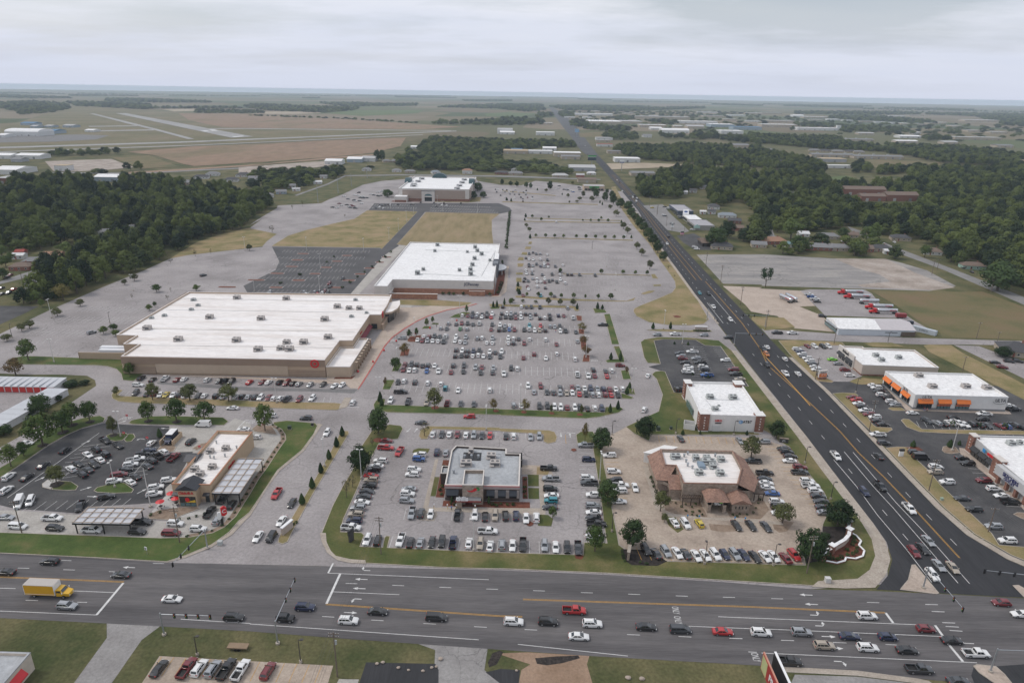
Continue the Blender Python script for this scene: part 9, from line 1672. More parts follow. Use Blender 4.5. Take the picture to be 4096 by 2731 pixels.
def pole_parts(t,kind,h):
 b_=MB()
 if kind=='light':
  tall=h>8;mt=POLE_WHITE if tall else POLE_DARK
  b_.tube((0,0,0.3),(0,0,h-0.1),0.14,0.08,8);lp(t,'shaft',b_,mt)
  b_=MB();b_.tube((0,0,0),(0,0,0.7),0.34,None,10);lp(t,'footing',b_,GM['kerb'])
  for s_ in((-1,1)if tall else(1,)):
   b_=MB();b_.box(min(0,s_*0.9),max(0,s_*0.9),-0.05,0.05,h-0.2,h-0.1);b_.box(s_*0.75-0.35,s_*0.75+0.35,-0.28,0.28,h-0.12,h+0.06);lp(t,'lamp_head',b_,mt)
 elif kind=='monopole':
  b_.tube((0,0,0.3),(0,0,h),0.16 if h<15 else 0.38,0.09,10);lp(t,'shaft',b_,POLE_WHITE if h<15 else STEEL)
  b_=MB();b_.tube((0,0,0),(0,0,0.5),0.55,None,10);lp(t,'footing',b_,GM['kerb'])
 else:
  b_.tube((0,0,0),(0,0,h),0.17,0.11,8);lp(t,'shaft',b_,WOOD)
  for z in((h-0.5,h-1.3)if h>9 else(h-0.5,)):
   b_=MB();b_.box(-1.2,1.2,-0.07,0.07,z-0.07,z+0.07);o=lp(t,'crossarm',b_,WOOD)
   b_=MB()
   for xx in(-1.05,-0.5,0.5,1.05):b_.tube((xx,0,z+0.07),(xx,0,z+0.3),0.05,None,6)
   lp(o,'insulator',b_,POLE_WHITE)
  if h>10:
   b_=MB();b_.tube((0.35,0,h-3.2),(0.35,0,h-2.2),0.24,None,8);lp(t,'transformer',b_,UNIT_GREY)
PK={'light':('light_pole','light pole'),'monopole':('steel_pole','pole'),'utility':('utility_pole','utility pole')}
for(kind,ar),L in pg.items():
 L.sort(key=lambda q:view_x(q[0],q[1]))
 for i,(x,y,h)in enumerate(L):
  od=ordinal(i,len(L));ad=('tall white' if h>8 else 'short dark')if kind=='light' else('wooden' if kind=='utility' else('tall steel' if h>14 else 'white tapered'))
  t=thing(PK[kind][0],'%s %s%s at the %s'%(ad,PK[kind][1],(', '+od)if od else '',ar),PK[kind][1]if kind!='monopole' else 'pole',(x,y,ground_z(x,y,True)),random.choice((0,0.03,1.57))if kind=='light' else R(random.uniform(-8,8)),PK[kind][1]+'s')
  pole_parts(t,kind,h)
W_=thing('overhead_wires','thin overhead power wires crossing the front road','wires',(-36,134,0))
for k,xo in enumerate((-1.05,-0.5,0.5,1.05)):
 b_=MB();a,b=Vector((-35.1+xo,154.7,12.0)),Vector((-36.8+xo,113.0,12.0));c=Vector((-38.5+xo,60.0,12.0));pts=[]
 for p,q in((a,b),(b,c)):
  for s_ in range(10):f=s_/9;v_=p.lerp(q,f);v_.z-=4*0.8*f*(1-f);pts.append(v_)
 b_.path(pts,0.022,4);part(W_,'wire',b_,SIGN_BLACK)
W_=thing('overhead_wires','thin overhead wires along the lower right strip mall','wires',(140,210,0))
hp=[(137.6,282.6,10.4),(138.1,233.7,11.6),(137.0,191.6,11.2),(142.0,169.6,8.2),(150,130,9)]
for xo in(-0.9,0.0,0.9):
 b_=MB();pts=[]
 for p,q in zip(hp,hp[1:]):
  for s_ in range(8):f=s_/7;v_=Vector(p).lerp(Vector(q),f);v_.x+=xo;v_.z-=4*0.7*f*(1-f);pts.append(v_)
 b_.path(pts,0.022,4);part(W_,'wire',b_,SIGN_BLACK)
def signal(label,base,end,z=6.2,heads=3):
 t=thing('traffic_signal',label,'traffic light',(base[0],base[1],ground_z(*base,True)),0,'traffic signals on mast arms')
 b_=MB();b_.tube((0,0,0.3),(0,0,z+0.4),0.2,0.14,8);lp(t,'post',b_,STEEL);b_=MB();b_.tube((0,0,0),(0,0,0.4),0.5,None,10);lp(t,'footing',b_,GM['kerb'])
 e=Vector((end[0]-base[0],end[1]-base[1],z+0.1));s0=Vector((0,0,z));b_=MB();b_.tube(s0,e,0.12,0.06,8);lp(t,'mast_arm',b_,STEEL)
 for k in range(heads):
  p=s0.lerp(e,1.0-k*0.24);b_=MB();b_.box(-0.18,0.18,-0.16,0.16,-0.95,0.25);b_.box(-0.3,0.3,-0.02,0.02,-1.05,0.35);o=lp(t,'signal_head',b_,BLACKISH,p,(0,0,math.atan2(e.y,e.x)))
  for j,mt in enumerate((RED,YELLOW,GREEN_PAINT)):b_=MB();b_.tube((0,-0.2,0),(0,-0.14,0),0.1,None,8);lp(o,'lens',b_,mt,(0,0,0.08-j*0.36))
signal('mast-arm signal at the corner below the drive-through',(-83.4,155.8),(-85.4,141.6),6.0,3);signal('mast-arm signal beside the bottom-left driveway',(-80.0,124.2),(-68.4,123.9),6.0,4);signal('mast-arm signal reaching over the front road from the bottom verge',
 (-52.8,122.1),(-52.8,136.6),6.2,3)
signal('mast-arm signal on the triangular traffic island',(108.6,144.6),(108.5,130.0),6.2,3);signal('mast-arm signal right of the highway crossing',(137.5,142.0),(123.0,144.2),6.2,4);signal('mast-arm signal on the bottom right island',(108.2,
 117.3),(120.5,117.0),6.2,2)
signal('mast-arm signal at the mall entrance lawn',(111.0,367.5),(110.5,347.5),6.2,2);signal('mast-arm signal below the mall entrance',(114.3,327.1),(128.0,326.6),6.2,3);signal('mast-arm signal across from the mall entrance',(140.5,357.0),(128.0,
 358.0),6.2,3)
# ==== signs
def board(name,label,loc,rz,w,h,z0,mat,posts=1,thick=0.15,pm=None,cat='sign'):
 t=thing(name,label,cat,loc,R(rz));b_=MB();b_.box(-w/2,w/2,-thick/2,thick/2,z0,z0+h);lp(t,'panel',b_,mat)
 for k in range(posts):
  x=0 if posts==1 else(-w*0.35+0.7*w*k/(posts-1));b_=MB();b_.tube((x,thick,0),(x,thick,z0+h*0.6),0.05 if h<1.5 else 0.16,None,6);lp(t,'post',b_,pm or STEEL)
 return t
def say(t,txt,size,loc,mat,w=1.0,rot=0.0,bold=0.0):
 me=text_mesh(txt,size,0.02,bold);me.materials.clear();me.materials.append(mat);o=lpart(t,'lettering',me,loc,(math.pi/2,0,rot));o.scale=(w,1,1);return o
t=board('speed_limit_sign','white speed limit sign on the front verge at the lower left',(-98.7,152.8,0.13),-20,0.75,0.95,1.5,SIGN_WHITE);say(t,'SPEED\nLIMIT',0.22,(0,-0.09,2.2),SIGN_BLACK);say(t,'45',0.48,(0,-0.09,1.78),SIGN_BLACK)
t=thing('pylon_sign','red and white pylon sign by the drive-through exit','sign',(-83.6,166.6,0.13),R(35))
b_=MB();b_.tube((0,0,0),(0,0,2.4),0.35,None,8);lp(t,'post',b_,BLACKISH);b_=MB();b_.box(-1.0,-0.1,-0.2,0.2,2.2,4.6);lp(t,'white_panel',b_,SIGN_WHITE)
b_=MB();hx=[(0.1,3.2),(0.9,2.9),(1.6,3.4),(1.6,5.6),(0.9,6.2),(0.0,5.8)];b_.poly(hx,0);b_.v=[(p[0],-0.22,p[1])for p in b_.v];n0=len(b_.v);b_.add([(p[0],0.22,p[1])for p in hx],[tuple(reversed(range(6)))]);b_.add([(p[0],-0.22,p[1])for p in hx]+[(p[0],
 0.22,p[1])for p in hx],[(i,i+6,(i+1)%6+6,(i+1)%6)for i in range(6)]);lp(t,'red_panel',b_,RED);say(t,'C',1.7,(0.85,-0.26,4.5),SIGN_WHITE)
t=thing('pylon_sign','dark pylon sign with a tilted red pepper panel on the front verge','sign',(-44.5,160.1,0.13),R(60));b_=MB();b_.box(-0.8,0.8,-0.3,0.3,0,3.6);lp(t,'pillar',b_,plain('charcoal_sign',(0.05,0.048,0.048),0.6));b_=MB();b_.box(-1.1,
 1.1,-0.2,0.2,2.4,3.9);lp(t,'panel',b_,SIGN_BLACK);b_=MB();b_.disc((0,0),0.75,0,14,0,0.3);b_.v=[(p[0],-0.23,3.15+p[1]+p[0]*0.3)for p in b_.v];lp(t,'pepper',b_,RED);say(t,"chili's",0.45,(0,-0.23,2.65),SIGN_WHITE)
def monument(label,loc,rz,w,h,d,mat,cap,lines,lm):
 t=thing('monument_sign',label,'sign',loc,R(rz));b_=MB();b_.box(-w/2,w/2,-d/2,d/2,0,h);lp(t,'base',b_,mat);b_=MB();b_.box(-w/2-0.15,w/2+0.15,-d/2-0.15,d/2+0.15,h,h+0.25);lp(t,'cap',b_,cap)
 for txt,s_,z in lines:say(t,txt,s_,(0,-d/2-0.03,z),lm,0.9)
 return t
monument('long stone mall sign on the highway entrance median',(102.4,347.6,0.13),-2,6.4,2.3,0.7,plain('sign_stone',(0.43,0.36,0.31),0.8),SIGN_WHITE,[],BLACKISH)
monument('pale stone sign on the median between the front restaurants',(-63.9,164.2,0.13),68,4.4,2.4,0.6,plain('sign_stone',(0.43,0.36,0.31),0.8),SIGN_WHITE,[],BLACKISH)
t=thing('monument_sign','orange and white tenant sign on a brick base beside the highway','sign',(141.0,283.6,0.12),R(12));b_=MB();b_.box(-2.0,2.0,-0.5,0.5,0,0.9);lp(t,'base',b_,BRICK);b_=MB();b_.box(-2.1,2.1,-0.35,0.35,0.9,4.1);lp(t,'cabinet',
 b_,CREAM_WALL);b_=MB();b_.box(-1.85,1.85,-0.40,-0.35,1.1,2.75);lp(t,'orange_panel',b_,ORANGE);say(t,'ULTA',1.0,(0.1,-0.44,2.1),SIGN_WHITE,1.0);say(t,"Kirkland's",0.72,(0,-0.40,3.25),SIGN_BLACK,0.95,0,0.02)
t=thing('monument_sign','white and black directory sign on the right-hand verge','sign',(139.8,214.1,0.12),R(5));b_=MB();b_.box(-0.8,0.8,-0.25,0.25,0,2.0);lp(t,'white_cabinet',b_,SIGN_WHITE);b_=MB();b_.box(-0.85,0.85,-0.3,0.3,2.0,2.8);lp(t,
 'black_header',b_,SIGN_BLACK)
t=monument('dark low sign by the tan concrete lot on the highway verge',(101.0,222.6,0.15),-15,3.0,1.6,0.4,plain('charcoal_sign',(0.05,0.048,0.048),0.6),STONE,[('Olive',0.5,1.1),('Garden',0.5,0.6)],SIGN_WHITE)
t=monument('narrow stone sign in the mulch bed before the tan concrete lot',(33.2,155.2,0.15),75,3.2,2.6,0.6,STONE,GM['kerb'],[],BLACKISH)
CW=thing('gateway_wall','curved brick gateway wall with white caps at the highway corner','wall',(94,163,0.13))
arc=[(86.6,155.2),(88.6,157.2),(90.6,158.4),(93.0,160.0),(95.4,161.6),(97.6,163.8),(99.0,166.2),(99.8,168.4),(100.9,170.6)]
for i,(a,b)in enumerate(zip(arc,arc[1:])):
 A,B_=Vector(a),Vector(b);m_=(A+B_)/2;ang=math.atan2(B_.y-A.y,B_.x-A.x);L_=(B_-A).length+0.12;hgt_=2.2 if 2<=i<=5 else 1.8
 b_=MB();b_.obox(m_,L_,0.6,hgt_,ang,0,0.1);o=part(CW,'brick_wall',b_,BRICK);b_=MB();b_.obox(m_,L_,0.95,0.16,ang,0,0.1+hgt_);sub(o,CW,'coping',b_,SIGN_WHITE)
 if 2<=i<=4:n_=Vector((math.sin(ang),-math.cos(ang)))*0.33;b_=MB();b_.obox(m_+n_,L_*0.9,0.06,1.2,ang,0,0.6);part(CW,'stone_panel',b_,plain('sign_stone',(0.43,0.36,0.31),0.8))
for p,hh in((arc[0],2.4),(arc[2],2.7),(arc[6],2.7),(arc[8],2.3)):
 b_=MB();b_.obox(p,1.3,1.3,hh,0.6,0,0.1);o=part(CW,'brick_pier',b_,BRICK);b_=MB();b_.obox(p,1.75,1.75,0.2,0.6,0,0.1+hh);sub(o,CW,'pier_cap',b_,SIGN_WHITE)
low=[(87.4,154.4),(90.0,153.6),(92.6,154.6),(93.6,156.0),(96.0,155.6),(98.6,156.8),(100.2,159.2),(99.8,161.6),(101.4,163.6),(101.2,166.2),(100.0,168.0)]
for a,b in zip(low,low[1:]):
 A,B_=Vector(a),Vector(b);ang=math.atan2(B_.y-A.y,B_.x-A.x);b_=MB();b_.obox((A+B_)/2,(B_-A).length+0.1,0.35,0.45,ang,0,0.1);o=part(CW,'planter_wall',b_,BRICK);b_=MB();b_.obox((A+B_)/2,(B_-A).length+0.1,0.5,0.1,ang,0,0.55);sub(o,CW,'planter_cap',
  b_,SIGN_WHITE)
bed([(87.4,154.6),(90.0,153.9),(92.6,154.9),(96.0,155.9),(98.6,157.0),(100.0,159.2),(99.6,161.6),(101.2,163.6),(100.0,167.6),(97.6,163.4),(93.0,159.6),(88.6,156.8)],'mulch',0.17)
BB=thing('billboard','red billboard seen edge-on at the bottom edge, its text running down','billboard',(53.2,100.5,0))
b_=MB();b_.box(52.3,52.6,93.4,108.0,9.6,13.9);part(BB,'frame',b_,plain('salmon_frame',(0.50,0.24,0.17),0.7));b_=MB();b_.box(52.22,52.3,93.6,107.8,9.8,13.7);part(BB,'red_face',b_,plain('poster_red',(0.34,0.035,0.03),0.6));b_=MB();b_.box(52.18,
 52.22,105.0,107.6,10.0,13.5);part(BB,'poster_picture',b_,plain('poster_yellow',(0.42,0.44,0.22),0.6))
lettering(BB,'FIVE',2.2,(52.15,101.6,11.8),'W',SIGN_WHITE,1.0,0.03,0.03)
b_=MB();b_.box(54.5,54.8,93.4,108.0,9.6,13.9);part(BB,'back_frame',b_,BLACKISH);b_=MB();b_.box(54.45,54.95,93.4,108.0,13.9,14.0);b_.box(54.8,54.9,93.4,108,9.6,13.9);part(BB,'white_face',b_,SIGN_WHITE)
b_=MB();b_.box(52.7,54.4,93.6,107.8,9.3,9.45);part(BB,'catwalk',b_,STEEL);b_=MB();b_.tube((53.4,100.5,0),(53.4,100.5,9.6),0.55,0.5,12);part(BB,'column',b_,plain('billboard_column',(0.14,0.15,0.16),0.6,metal=0.3))
b_=MB();b_.tube((51.0,103,9.5),(52.6,103,9.5),0.05,None,5);b_.tube((51.0,97,9.5),(52.6,97,9.5),0.05,None,5);b_.box(50.8,51.2,102.7,103.3,9.45,9.6);b_.box(50.8,51.2,96.7,97.3,9.45,9.6);part(BB,'lamp_arm',b_,STEEL)
def far_board(label,x,y,w,h,z,face,top=None):
 t=thing('billboard',label,'billboard',(x,y,0));b_=MB();b_.box(-w/2,w/2,-0.5,0.5,z,z+h);lp(t,'panel',b_,face);b_=MB();b_.tube((0,0,0),(0,0,z),0.5,None,8);lp(t,'column',b_,STEEL)
 if top:b_=MB();b_.box(-w/2,w/2,-0.6,0.4,z+h,z+h+3.2);lp(t,'top_panel',b_,top);b_=MB();b_.box(-w/2,w/2,-0.65,0.45,z+h-0.2,z+h+0.4);lp(t,'ledge',b_,SIGN_WHITE)
 return t
far_board('dark screen billboard with a green top left of the far highway',136,1235,14.5,5.5,9,plain('screen_navy',(0.02,0.035,0.06),0.3),GREEN_PAINT)
t=far_board('white and blue billboard standing right of the far highway',178,1160,7.5,5,12,SIGN_WHITE);b_=MB();b_.box(-3.5,3.5,-0.55,-0.5,12.2,14.2);lp(t,'blue_panel',b_,NAVY);say(t,'DEAL',1.7,(0,-0.6,13.2),SIGN_WHITE)
far_board('blue and white sign by the far bridge',178,2050,12,9,14,plain('pale_blue_sign',(0.25,0.42,0.60),0.5))
t=thing('pole_sign','white arched pole sign on the verge right of the highway','sign',(149.2,637,0));b_=MB();b_.box(-1.2,1.2,-0.2,0.2,3.0,6.0);b_.tube((0,-0.2,6.0),(0,0.2,6.0),1.2,None,14);lp(t,'panel',b_,SIGN_WHITE);b_=MB();b_.tube((0,0,0),
 (0,0,3.0),0.2,None,8);lp(t,'post',b_,BLACKISH)
t=thing('pole_sign','small lit red and white sign before the dark eatery','sign',(153.0,612,0));b_=MB();b_.box(-1.6,1.6,-0.3,0.3,0,1.4);lp(t,'base',b_,STONE);b_=MB();b_.box(-1.5,1.5,-0.25,0.25,1.4,2.6);lp(t,'panel',b_,plain('pink_panel',(0.75,
 0.35,0.45),0.4));b_=MB();b_.box(-1.4,1.4,-0.25,0.25,2.6,3.8);lp(t,'dark_panel',b_,SIGN_BLACK)
for k,(x,y,lab)in enumerate([(-139.9,217.6,'beside the grassy island of the left lot'),(-146.3,231.5,'at the left end of the strip behind the left restaurant'),(-129.8,214.3,'by the clipped evergreen at the service bay'),(-108.6,208.6,'beside the black SUV behind the left restaurant'),
 (-92.6,226.3,'at the bed behind the left restaurant')]):
 t=board('no_entry_sign','red no-entry sign '+lab,(x,y,0.13),0,0.8,0.8,1.7,RED);b_=MB();b_.box(-0.3,0.3,-0.1,-0.08,2.03,2.17);lp(t,'white_bar',b_,SIGN_WHITE)
for k,(x,y)in enumerate([(-23.0,176.6),(-18.9,176.5),(-16.2,176.4),(-10.4,176.3)]):board('bay_sign','small white bay sign, %s along the grey-roofed restaurant walk'%ordinal(k,4),(x,y,0.06),0,0.35,0.5,1.4,SIGN_WHITE,pm=YELLOW)
for k,(x,y)in enumerate([(53.6,172.9),(57.0,172.6),(67.6,172.2),(70.6,172.0)]):board('accessible_bay_sign','small blue bay sign, %s before the tile-roofed restaurant'%ordinal(k,4),(x,y,0.17),0,0.4,0.5,1.4,SIGN_BLUE,pm=BLACKISH)
for x,y,s_,lab,mt in[(-80.6,157.6,1.2,'grey signal cabinet on the corner below the drive-through',UNIT_GREY),(84.2,146.2,1.3,'white signal cabinet on the corner verge by the crossing',POLE_WHITE),(-82.9,226.7,1.2,'dark green transformer box on the lawn behind the left restaurant',
 plain('transformer_green',(0.035,0.055,0.04),0.6)),(56.2,230.7,1.4,'dark green transformer box left of the phone shop',plain('transformer_green',(0.035,0.055,0.04),0.6)),(61.3,231.8,1.0,'green utility box before the phone shop bins',plain('transformer_green',
 (0.035,0.055,0.04),0.6)),(137.9,186.1,0.8,'pale green utility box on the right-hand verge',plain('pale_green_box',(0.28,0.36,0.28),0.6)),(-75.2,229.7,0.9,'dark ground box at the corner of the ring road lawn',BLACKISH)]:
 t=thing('utility_box',lab,'utility box',(x,y,ground_z(x,y,True)));b_=MB();b_.box(-s_/2,s_/2,-s_*0.4,s_*0.4,0.1,s_*1.05);lp(t,'cabinet',b_,mt);b_=MB();b_.box(-s_*0.6,s_*0.6,-s_*0.5,s_*0.5,0,0.1);lp(t,'pad',b_,GM['kerb']);b_=MB();b_.box(-s_*0.54,
  s_*0.54,-s_*0.44,s_*0.44,s_*1.05,s_*1.12);lp(t,'lid',b_,mt)
BALL=[(-69.4,282.2),(-65.0,294.2),(-62.6,309.2),(-58.8,322.6),(-50.6,334.4),(-44.2,343.6),(-30.9,357.2)]
for k,(x,y)in enumerate(BALL):
 b_=MB();n,m2=12,7
 for j in range(m2+1):
  ph=math.pi*j/m2;b_.v+=[(0.5*math.sin(ph)*math.cos(2*math.pi*i/n),0.5*math.sin(ph)*math.sin(2*math.pi*i/n),0.5-0.5*math.cos(ph))for i in range(n)]
 for j in range(m2):
  for i in range(n):b_.f.append((j*n+i,j*n+(i+1)%n,(j+1)*n+(i+1)%n,(j+1)*n+i));b_.m.append(0)
 o=bpy.data.objects.new('bollard_ball',b_.mesh('bollard_ball',RED,smooth=80));col.objects.link(o);o.location=(x,y,0.10);tag(o,'red concrete ball bollard, %s along the beige store kerb'%ordinal(k,len(BALL)),'bollard','red ball bollards')
 # ==== shrubs
SH=[crown_mesh('foliage','shrub',90+i,16,34,0.075,0.02,0.5)for i in range(3)]
def shrub(x,y,r_,h,label,group,z=None):
 t=thing('shrub',label,'shrub',(x,y,ground_z(x,y,True)if z is None else z),random.uniform(0,6),group,(r_*2,r_*2,h));lpart(t,'foliage',random.choice(SH));lpart(t,'stem',CONE_TRUNK)
def shrubs(where,pts,r_=0.6,h=0.9,z=None):
 pts=sorted(pts,key=lambda q:view_x(*q))
 for i,(x,y)in enumerate(pts):shrub(x,y,r_*random.uniform(0.8,1.25),h*random.uniform(0.8,1.2),'round green shrub, %s %s'%(ordinal(i,len(pts)),where)if len(pts)>1 else 'round green shrub '+where,'shrubs '+where,z)
shrubs('in the corner gateway planter',[(88.6,155.4),(89.6,155.6),(91.0,155.4),(92.4,156.2),(94.6,157.4),(96.2,157.6),(97.6,158.6),(98.6,160.2),(98.2,162.0),(99.4,163.6),(100.2,165.4),(95.6,159.6)],0.65,1.0,0.17)
shrubs('on the black mulch by the gateway wall',[(84.5,160.6),(86.5,162.6),(88.8,164.2),(87.0,165.8),(89.6,167.4),(91.2,168.6),(80.6,155.8),(82.0,157.2),(85.0,158.0),(93.0,166.0)],0.7,1.0,0.152)
shrubs('in the gravel before the tile-roofed restaurant',[(52.0,181.5),(53.4,179.6),(55.0,181.0),(56.6,179.4),(58.2,181.2),(54.2,177.4),(56.2,177.0),(58.4,177.4),(55.6,175.4),(58.8,175.4),(68.2,175.8),(70.4,176.2),(72.6,176.0),(74.8,177.0),
 (76.4,179.4),(78.0,182.2),(79.4,184.4),(57.0,174.9),(69.2,174.9)],0.42,0.6,0.16)
shrubs('along the left wall of the tile-roofed restaurant',[(46.9,190.5),(46.9,193.0),(46.9,195.6),(47.0,187.6)],0.6,1.2,0.16)
shrubs('beside the drive-through exit lane',LANE_SHRUBS,0.5,0.6,0.05)
shrubs('on the gravel below the left restaurant',[(-93.0,170.6),(-91.0,171.8),(-94.8,169.4),(-97.0,168.6),(-99.4,168.4),(-89.4,173.6),(-104.6,172.0),(-106.6,170.8)],0.55,0.7)
shrubs('before the grey-roofed restaurant',[(-18.0,179.4),(-16.9,178.6),(-5.2,179.2),(-4.0,178.6),(-2.6,179.4),(-0.6,179.2),(1.2,179.4),(5.0,184.0),(4.8,186.6),(4.9,189.2),(5.0,193.6),(-21.6,184.4),(-22.2,186.8),(-21.8,189.0),(-22.6,198.0),
 (-22.4,201.0)],0.6,0.9,0.05)
shrubs('along the side of the white-roofed department store',[(-9.4,414),(-8.6,419),(-8.4,424),(-8.0,430),(-7.6,436),(-8.0,492),(-8.2,498),(-44,408.6),(-40,408.8),(-37,408.8),(-31,409.0),(-14.4,408.6)],1.1,1.9,0.1)
shrubs('in the verge beds of the strip malls',[(173.0,238.4),(183.4,237.8),(192.6,237.2),(201.8,236.6)],1.2,2.0)
shrubs('around the mall entrance sign',[(98.6,346.8),(99.6,346.4),(100.6,346.3),(101.8,346.2),(103.0,346.2),(104.2,346.2),(105.4,346.6),(106.6,346.8)],0.7,0.9,0.15)
shrubs('in the dark lot islands behind the beige store',[(-96.4,523.0),(-97.6,505.4),(-99.0,490.0),(-101.4,474.6),(-103.6,459.6),(-105.4,444.8),(-107.6,431.6),(-109.6,419.6),(-136.0,503.0),(-137.0,486.0),(-146.0,450.0),(-152.0,428.0)],1.2,1.9)
shrubs('along the hedge right of the dry lawn',[(-6.0+0.06*k,545+7.5*k)for k in range(24)],1.5,2.4)
shrubs('beside the pale stone sign on the median',[(-65.2,165.6),(-64.4,166.6),(-63.2,167.2),(-66.4,162.4),(-62.6,168.2)],0.5,0.7,0.14)
shrubs('in the black mulch before the tan concrete lot',[(31.8,153.2),(31.8,154.6),(31.7,156.0),(31.7,157.4),(36.0,152.6),(37.6,152.2)],0.5,0.7,0.152)
# ==== red islands of the dark lot behind the beige store
for k,(x,y,w,d)in enumerate([(-163,515,9,4),(-161,494,9,4),(-159,474,9,4),(-163,454,10,4),(-171,436,12,4),(-183,418,12,4),(-128,511,8,4),(-131,492,8,4),(-134,473,8,4),(-137,455,8,4),(-143,437,9,4.5),(-152,419,9,4),(-157,405,9,4),(-97,508,8,
 4),(-99,491,7,4),(-103,473,8,4),(-106,456,8,4),(-110,439,9,4),(-114,421,9,4),(-118,404,9,4)]):
 pts=[(x+w/2*c_,y+d/2*s_)for c_,s_ in[(math.copysign(abs(math.cos(t))**0.45,math.cos(t)),math.copysign(abs(math.sin(t))**0.45,math.sin(t)))for t in[2*math.pi*(i+0.5)/16 for i in range(16)]]]
 b_=MB();b_.poly(pts,0.12);b_.wall(pts,0,0.12);o=struct('planting_bed',b_,GM['mulch'])
 inn=inset(pts,0.35);kb=MB();n=len(pts)
 for i in range(n):j=(i+1)%n;kb.add([(*pts[i],0.15),(*pts[j],0.15),(*inn[j],0.15),(*inn[i],0.15)],[(0,1,2,3)])
 kb.wall(pts,0,0.15);ko=bpy.data.objects.new('kerb',kb.mesh('kerb',GM['pale']));col.objects.link(ko);ko.parent=o
 # ==== people
def person_mesh(stride):
 V_=[(0,0,0.95),(0,0,1.20),(0,0,1.42),(0,0,1.52),(0,0.02,1.66),(-0.10,0,0.90),(-0.11,stride*0.5,0.48),(-0.11,stride,0.07),(-0.11,stride+0.14,0.04),(0.10,0,0.90),(0.11,-stride*0.35,0.48),(0.11,-stride,0.09),(0.11,-stride+0.13,0.04),(-0.20,0,
  1.40),(-0.24,-stride*0.4,1.13),(-0.23,-stride*0.4+0.10,0.88),(0.20,0,1.40),(0.24,stride*0.4,1.13),(0.23,stride*0.4+0.12,0.88)]
 E_=[(0,1),(1,2),(2,3),(3,4),(0,5),(5,6),(6,7),(7,8),(0,9),(9,10),(10,11),(11,12),(2,13),(13,14),(14,15),(2,16),(16,17),(17,18)]
 Rr=[.15,.15,.16,.06,.105,.10,.065,.045,.035,.10,.065,.045,.035,.065,.05,.035,.065,.05,.035]
 me=bpy.data.meshes.new('person');me.from_pydata(V_,E_,[]);o=bpy.data.objects.new('person',me);col.objects.link(o)
 o.modifiers.new('skin','SKIN');ly=me.skin_vertices[0].data
 for i,r_ in enumerate(Rr):ly[i].radius=(r_,r_*(0.72 if i in(0,1,2)else 1.0));ly[i].use_root=(i==0)
 s_=o.modifiers.new('sub','SUBSURF');s_.levels=1;s_.render_levels=1
 m2=bpy.data.meshes.new_from_object(o.evaluated_get(bpy.context.evaluated_depsgraph_get()));bpy.data.objects.remove(o);m2.name='person';return m2
SKIN_=plain('skin',(0.42,0.26,0.19),0.6,var=0.0);HAIR=plain('hair',(0.035,0.025,0.02),0.7,var=0.0)
POSES=[person_mesh(0.28),person_mesh(0.08)]
CLO={'black':(0.02,0.02,0.022),'white':(0.7,0.7,0.7),'blue':(0.16,0.24,0.48),'red':(0.45,0.03,0.03),'olive':(0.10,0.11,0.06),'grey':(0.2,0.2,0.21),'pink':(0.6,0.2,0.26)}
hd=MB();n,m2=10,6
for j in range(m2+1):
 ph=math.pi*j/m2;hd.v+=[(0.112*math.sin(ph)*math.cos(2*math.pi*i/n),-0.01+0.125*math.sin(ph)*math.sin(2*math.pi*i/n),1.70-0.11*math.cos(ph))for i in range(n)]
for j in range(m2//2,m2):
 for i in range(n):hd.f.append((j*n+i,j*n+(i+1)%n,(j+1)*n+(i+1)%n,(j+1)*n+i));hd.m.append(0)
HAIRM=hd.mesh('hair',HAIR,smooth=60)
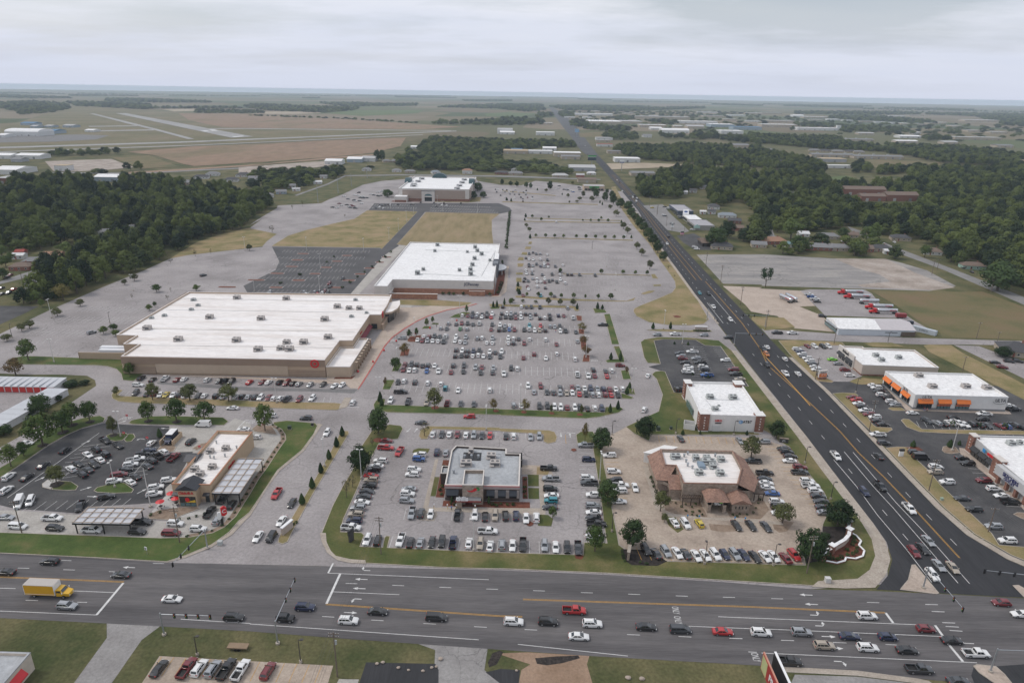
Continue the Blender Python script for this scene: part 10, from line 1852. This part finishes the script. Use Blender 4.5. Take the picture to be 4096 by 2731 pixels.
for k,(x,y,rz,pose,top,leg,lab)in enumerate([(-17.6,176.1,0,1,'blue','black','person in a blue top standing at the grey-roofed restaurant walk'),(-47.6,349.5,200,1,'black','white','person in black and white by the round grass bed at the beige store'),
 (-54.6,336.6,20,0,'black','grey','person in black walking on the beige store plaza'),(-60.9,328.4,90,1,'olive','grey','person in olive on the beige store plaza, left of a pair'),(-59.4,328.4,90,1,'grey','olive','person in grey on the beige store plaza, right of a pair'),
 (-41.0,346.2,160,0,'grey','black','person in grey walking near the plaza kerb at the top'),(-33.6,333.0,250,0,'white','blue','person in white and blue walking at the upper left of the big lot'),(-2.6,452.0,180,0,'blue','white','person in blue crossing the lane beside the white-roofed store'),
 (169.4,251.6,30,0,'red','blue','person in red at the orange-awning shop door'),(170.3,251.2,60,0,'pink','black','person in pink at the orange-awning shop door'),(23.2,341.0,180,1,'red','blue','person in red loading a car in the middle of the big lot')]):
 o=bpy.data.objects.new('person',POSES[pose].copy());col.objects.link(o);o.location=(x,y,max(ground_z(x,y,True),0.06 if k==0 else 0.0)+(0.0));o.rotation_euler=(0,0,R(rz))
 o.data.materials.clear()
 for c_ in(top,leg):o.data.materials.append(plain('cloth_'+c_,CLO[c_],0.8,var=0.0))
 o.data.materials.append(SKIN_)
 for p in o.data.polygons:
  z=p.center.z;ax_=abs(p.center.x);p.material_index=2 if z>1.47 or(z<0.93 and ax_>0.19)else(0 if z>0.92 else 1);p.use_smooth=True
 tag(o,lab,'person');h_=lpart(o,'hair',HAIRM)
 # ==== rocks at the bottom verge
rk=random.Random(4)
RKM=plain('pale_boulder',(0.36,0.30,0.25),0.9,var=0.2,scale=1.5)
for k,(x,y)in enumerate([(-28.9,116.6),(-23.9,115.6),(-21.6,115.0),(-18.4,114.8),(-15.6,116.1),(-14.9,118.2),(-16.6,115.8),(2.2,115.4),(26.6,113.8),(29.6,113.6),(-27.6,117.0)]):
 b_=MB();n,m2=8,5;s_=rk.uniform(0.35,0.75)
 for j in range(m2+1):
  ph=math.pi*j/m2;b_.v+=[(s_*(1+rk.uniform(-.2,.2))*math.sin(ph)*math.cos(2*math.pi*i/n),s_*0.8*(1+rk.uniform(-.2,.2))*math.sin(ph)*math.sin(2*math.pi*i/n),s_*0.5-s_*0.55*math.cos(ph))for i in range(n)]
 for j in range(m2):
  for i in range(n):b_.f.append((j*n+i,j*n+(i+1)%n,(j+1)*n+(i+1)%n,(j+1)*n+i));b_.m.append(0)
 o=bpy.data.objects.new('boulder',b_.mesh('boulder',RKM));col.objects.link(o);o.location=(x,y,0.02);tag(o,'pale boulder, %s on the bottom verge'%ordinal(k,11),'boulder','boulders on the bottom verge')
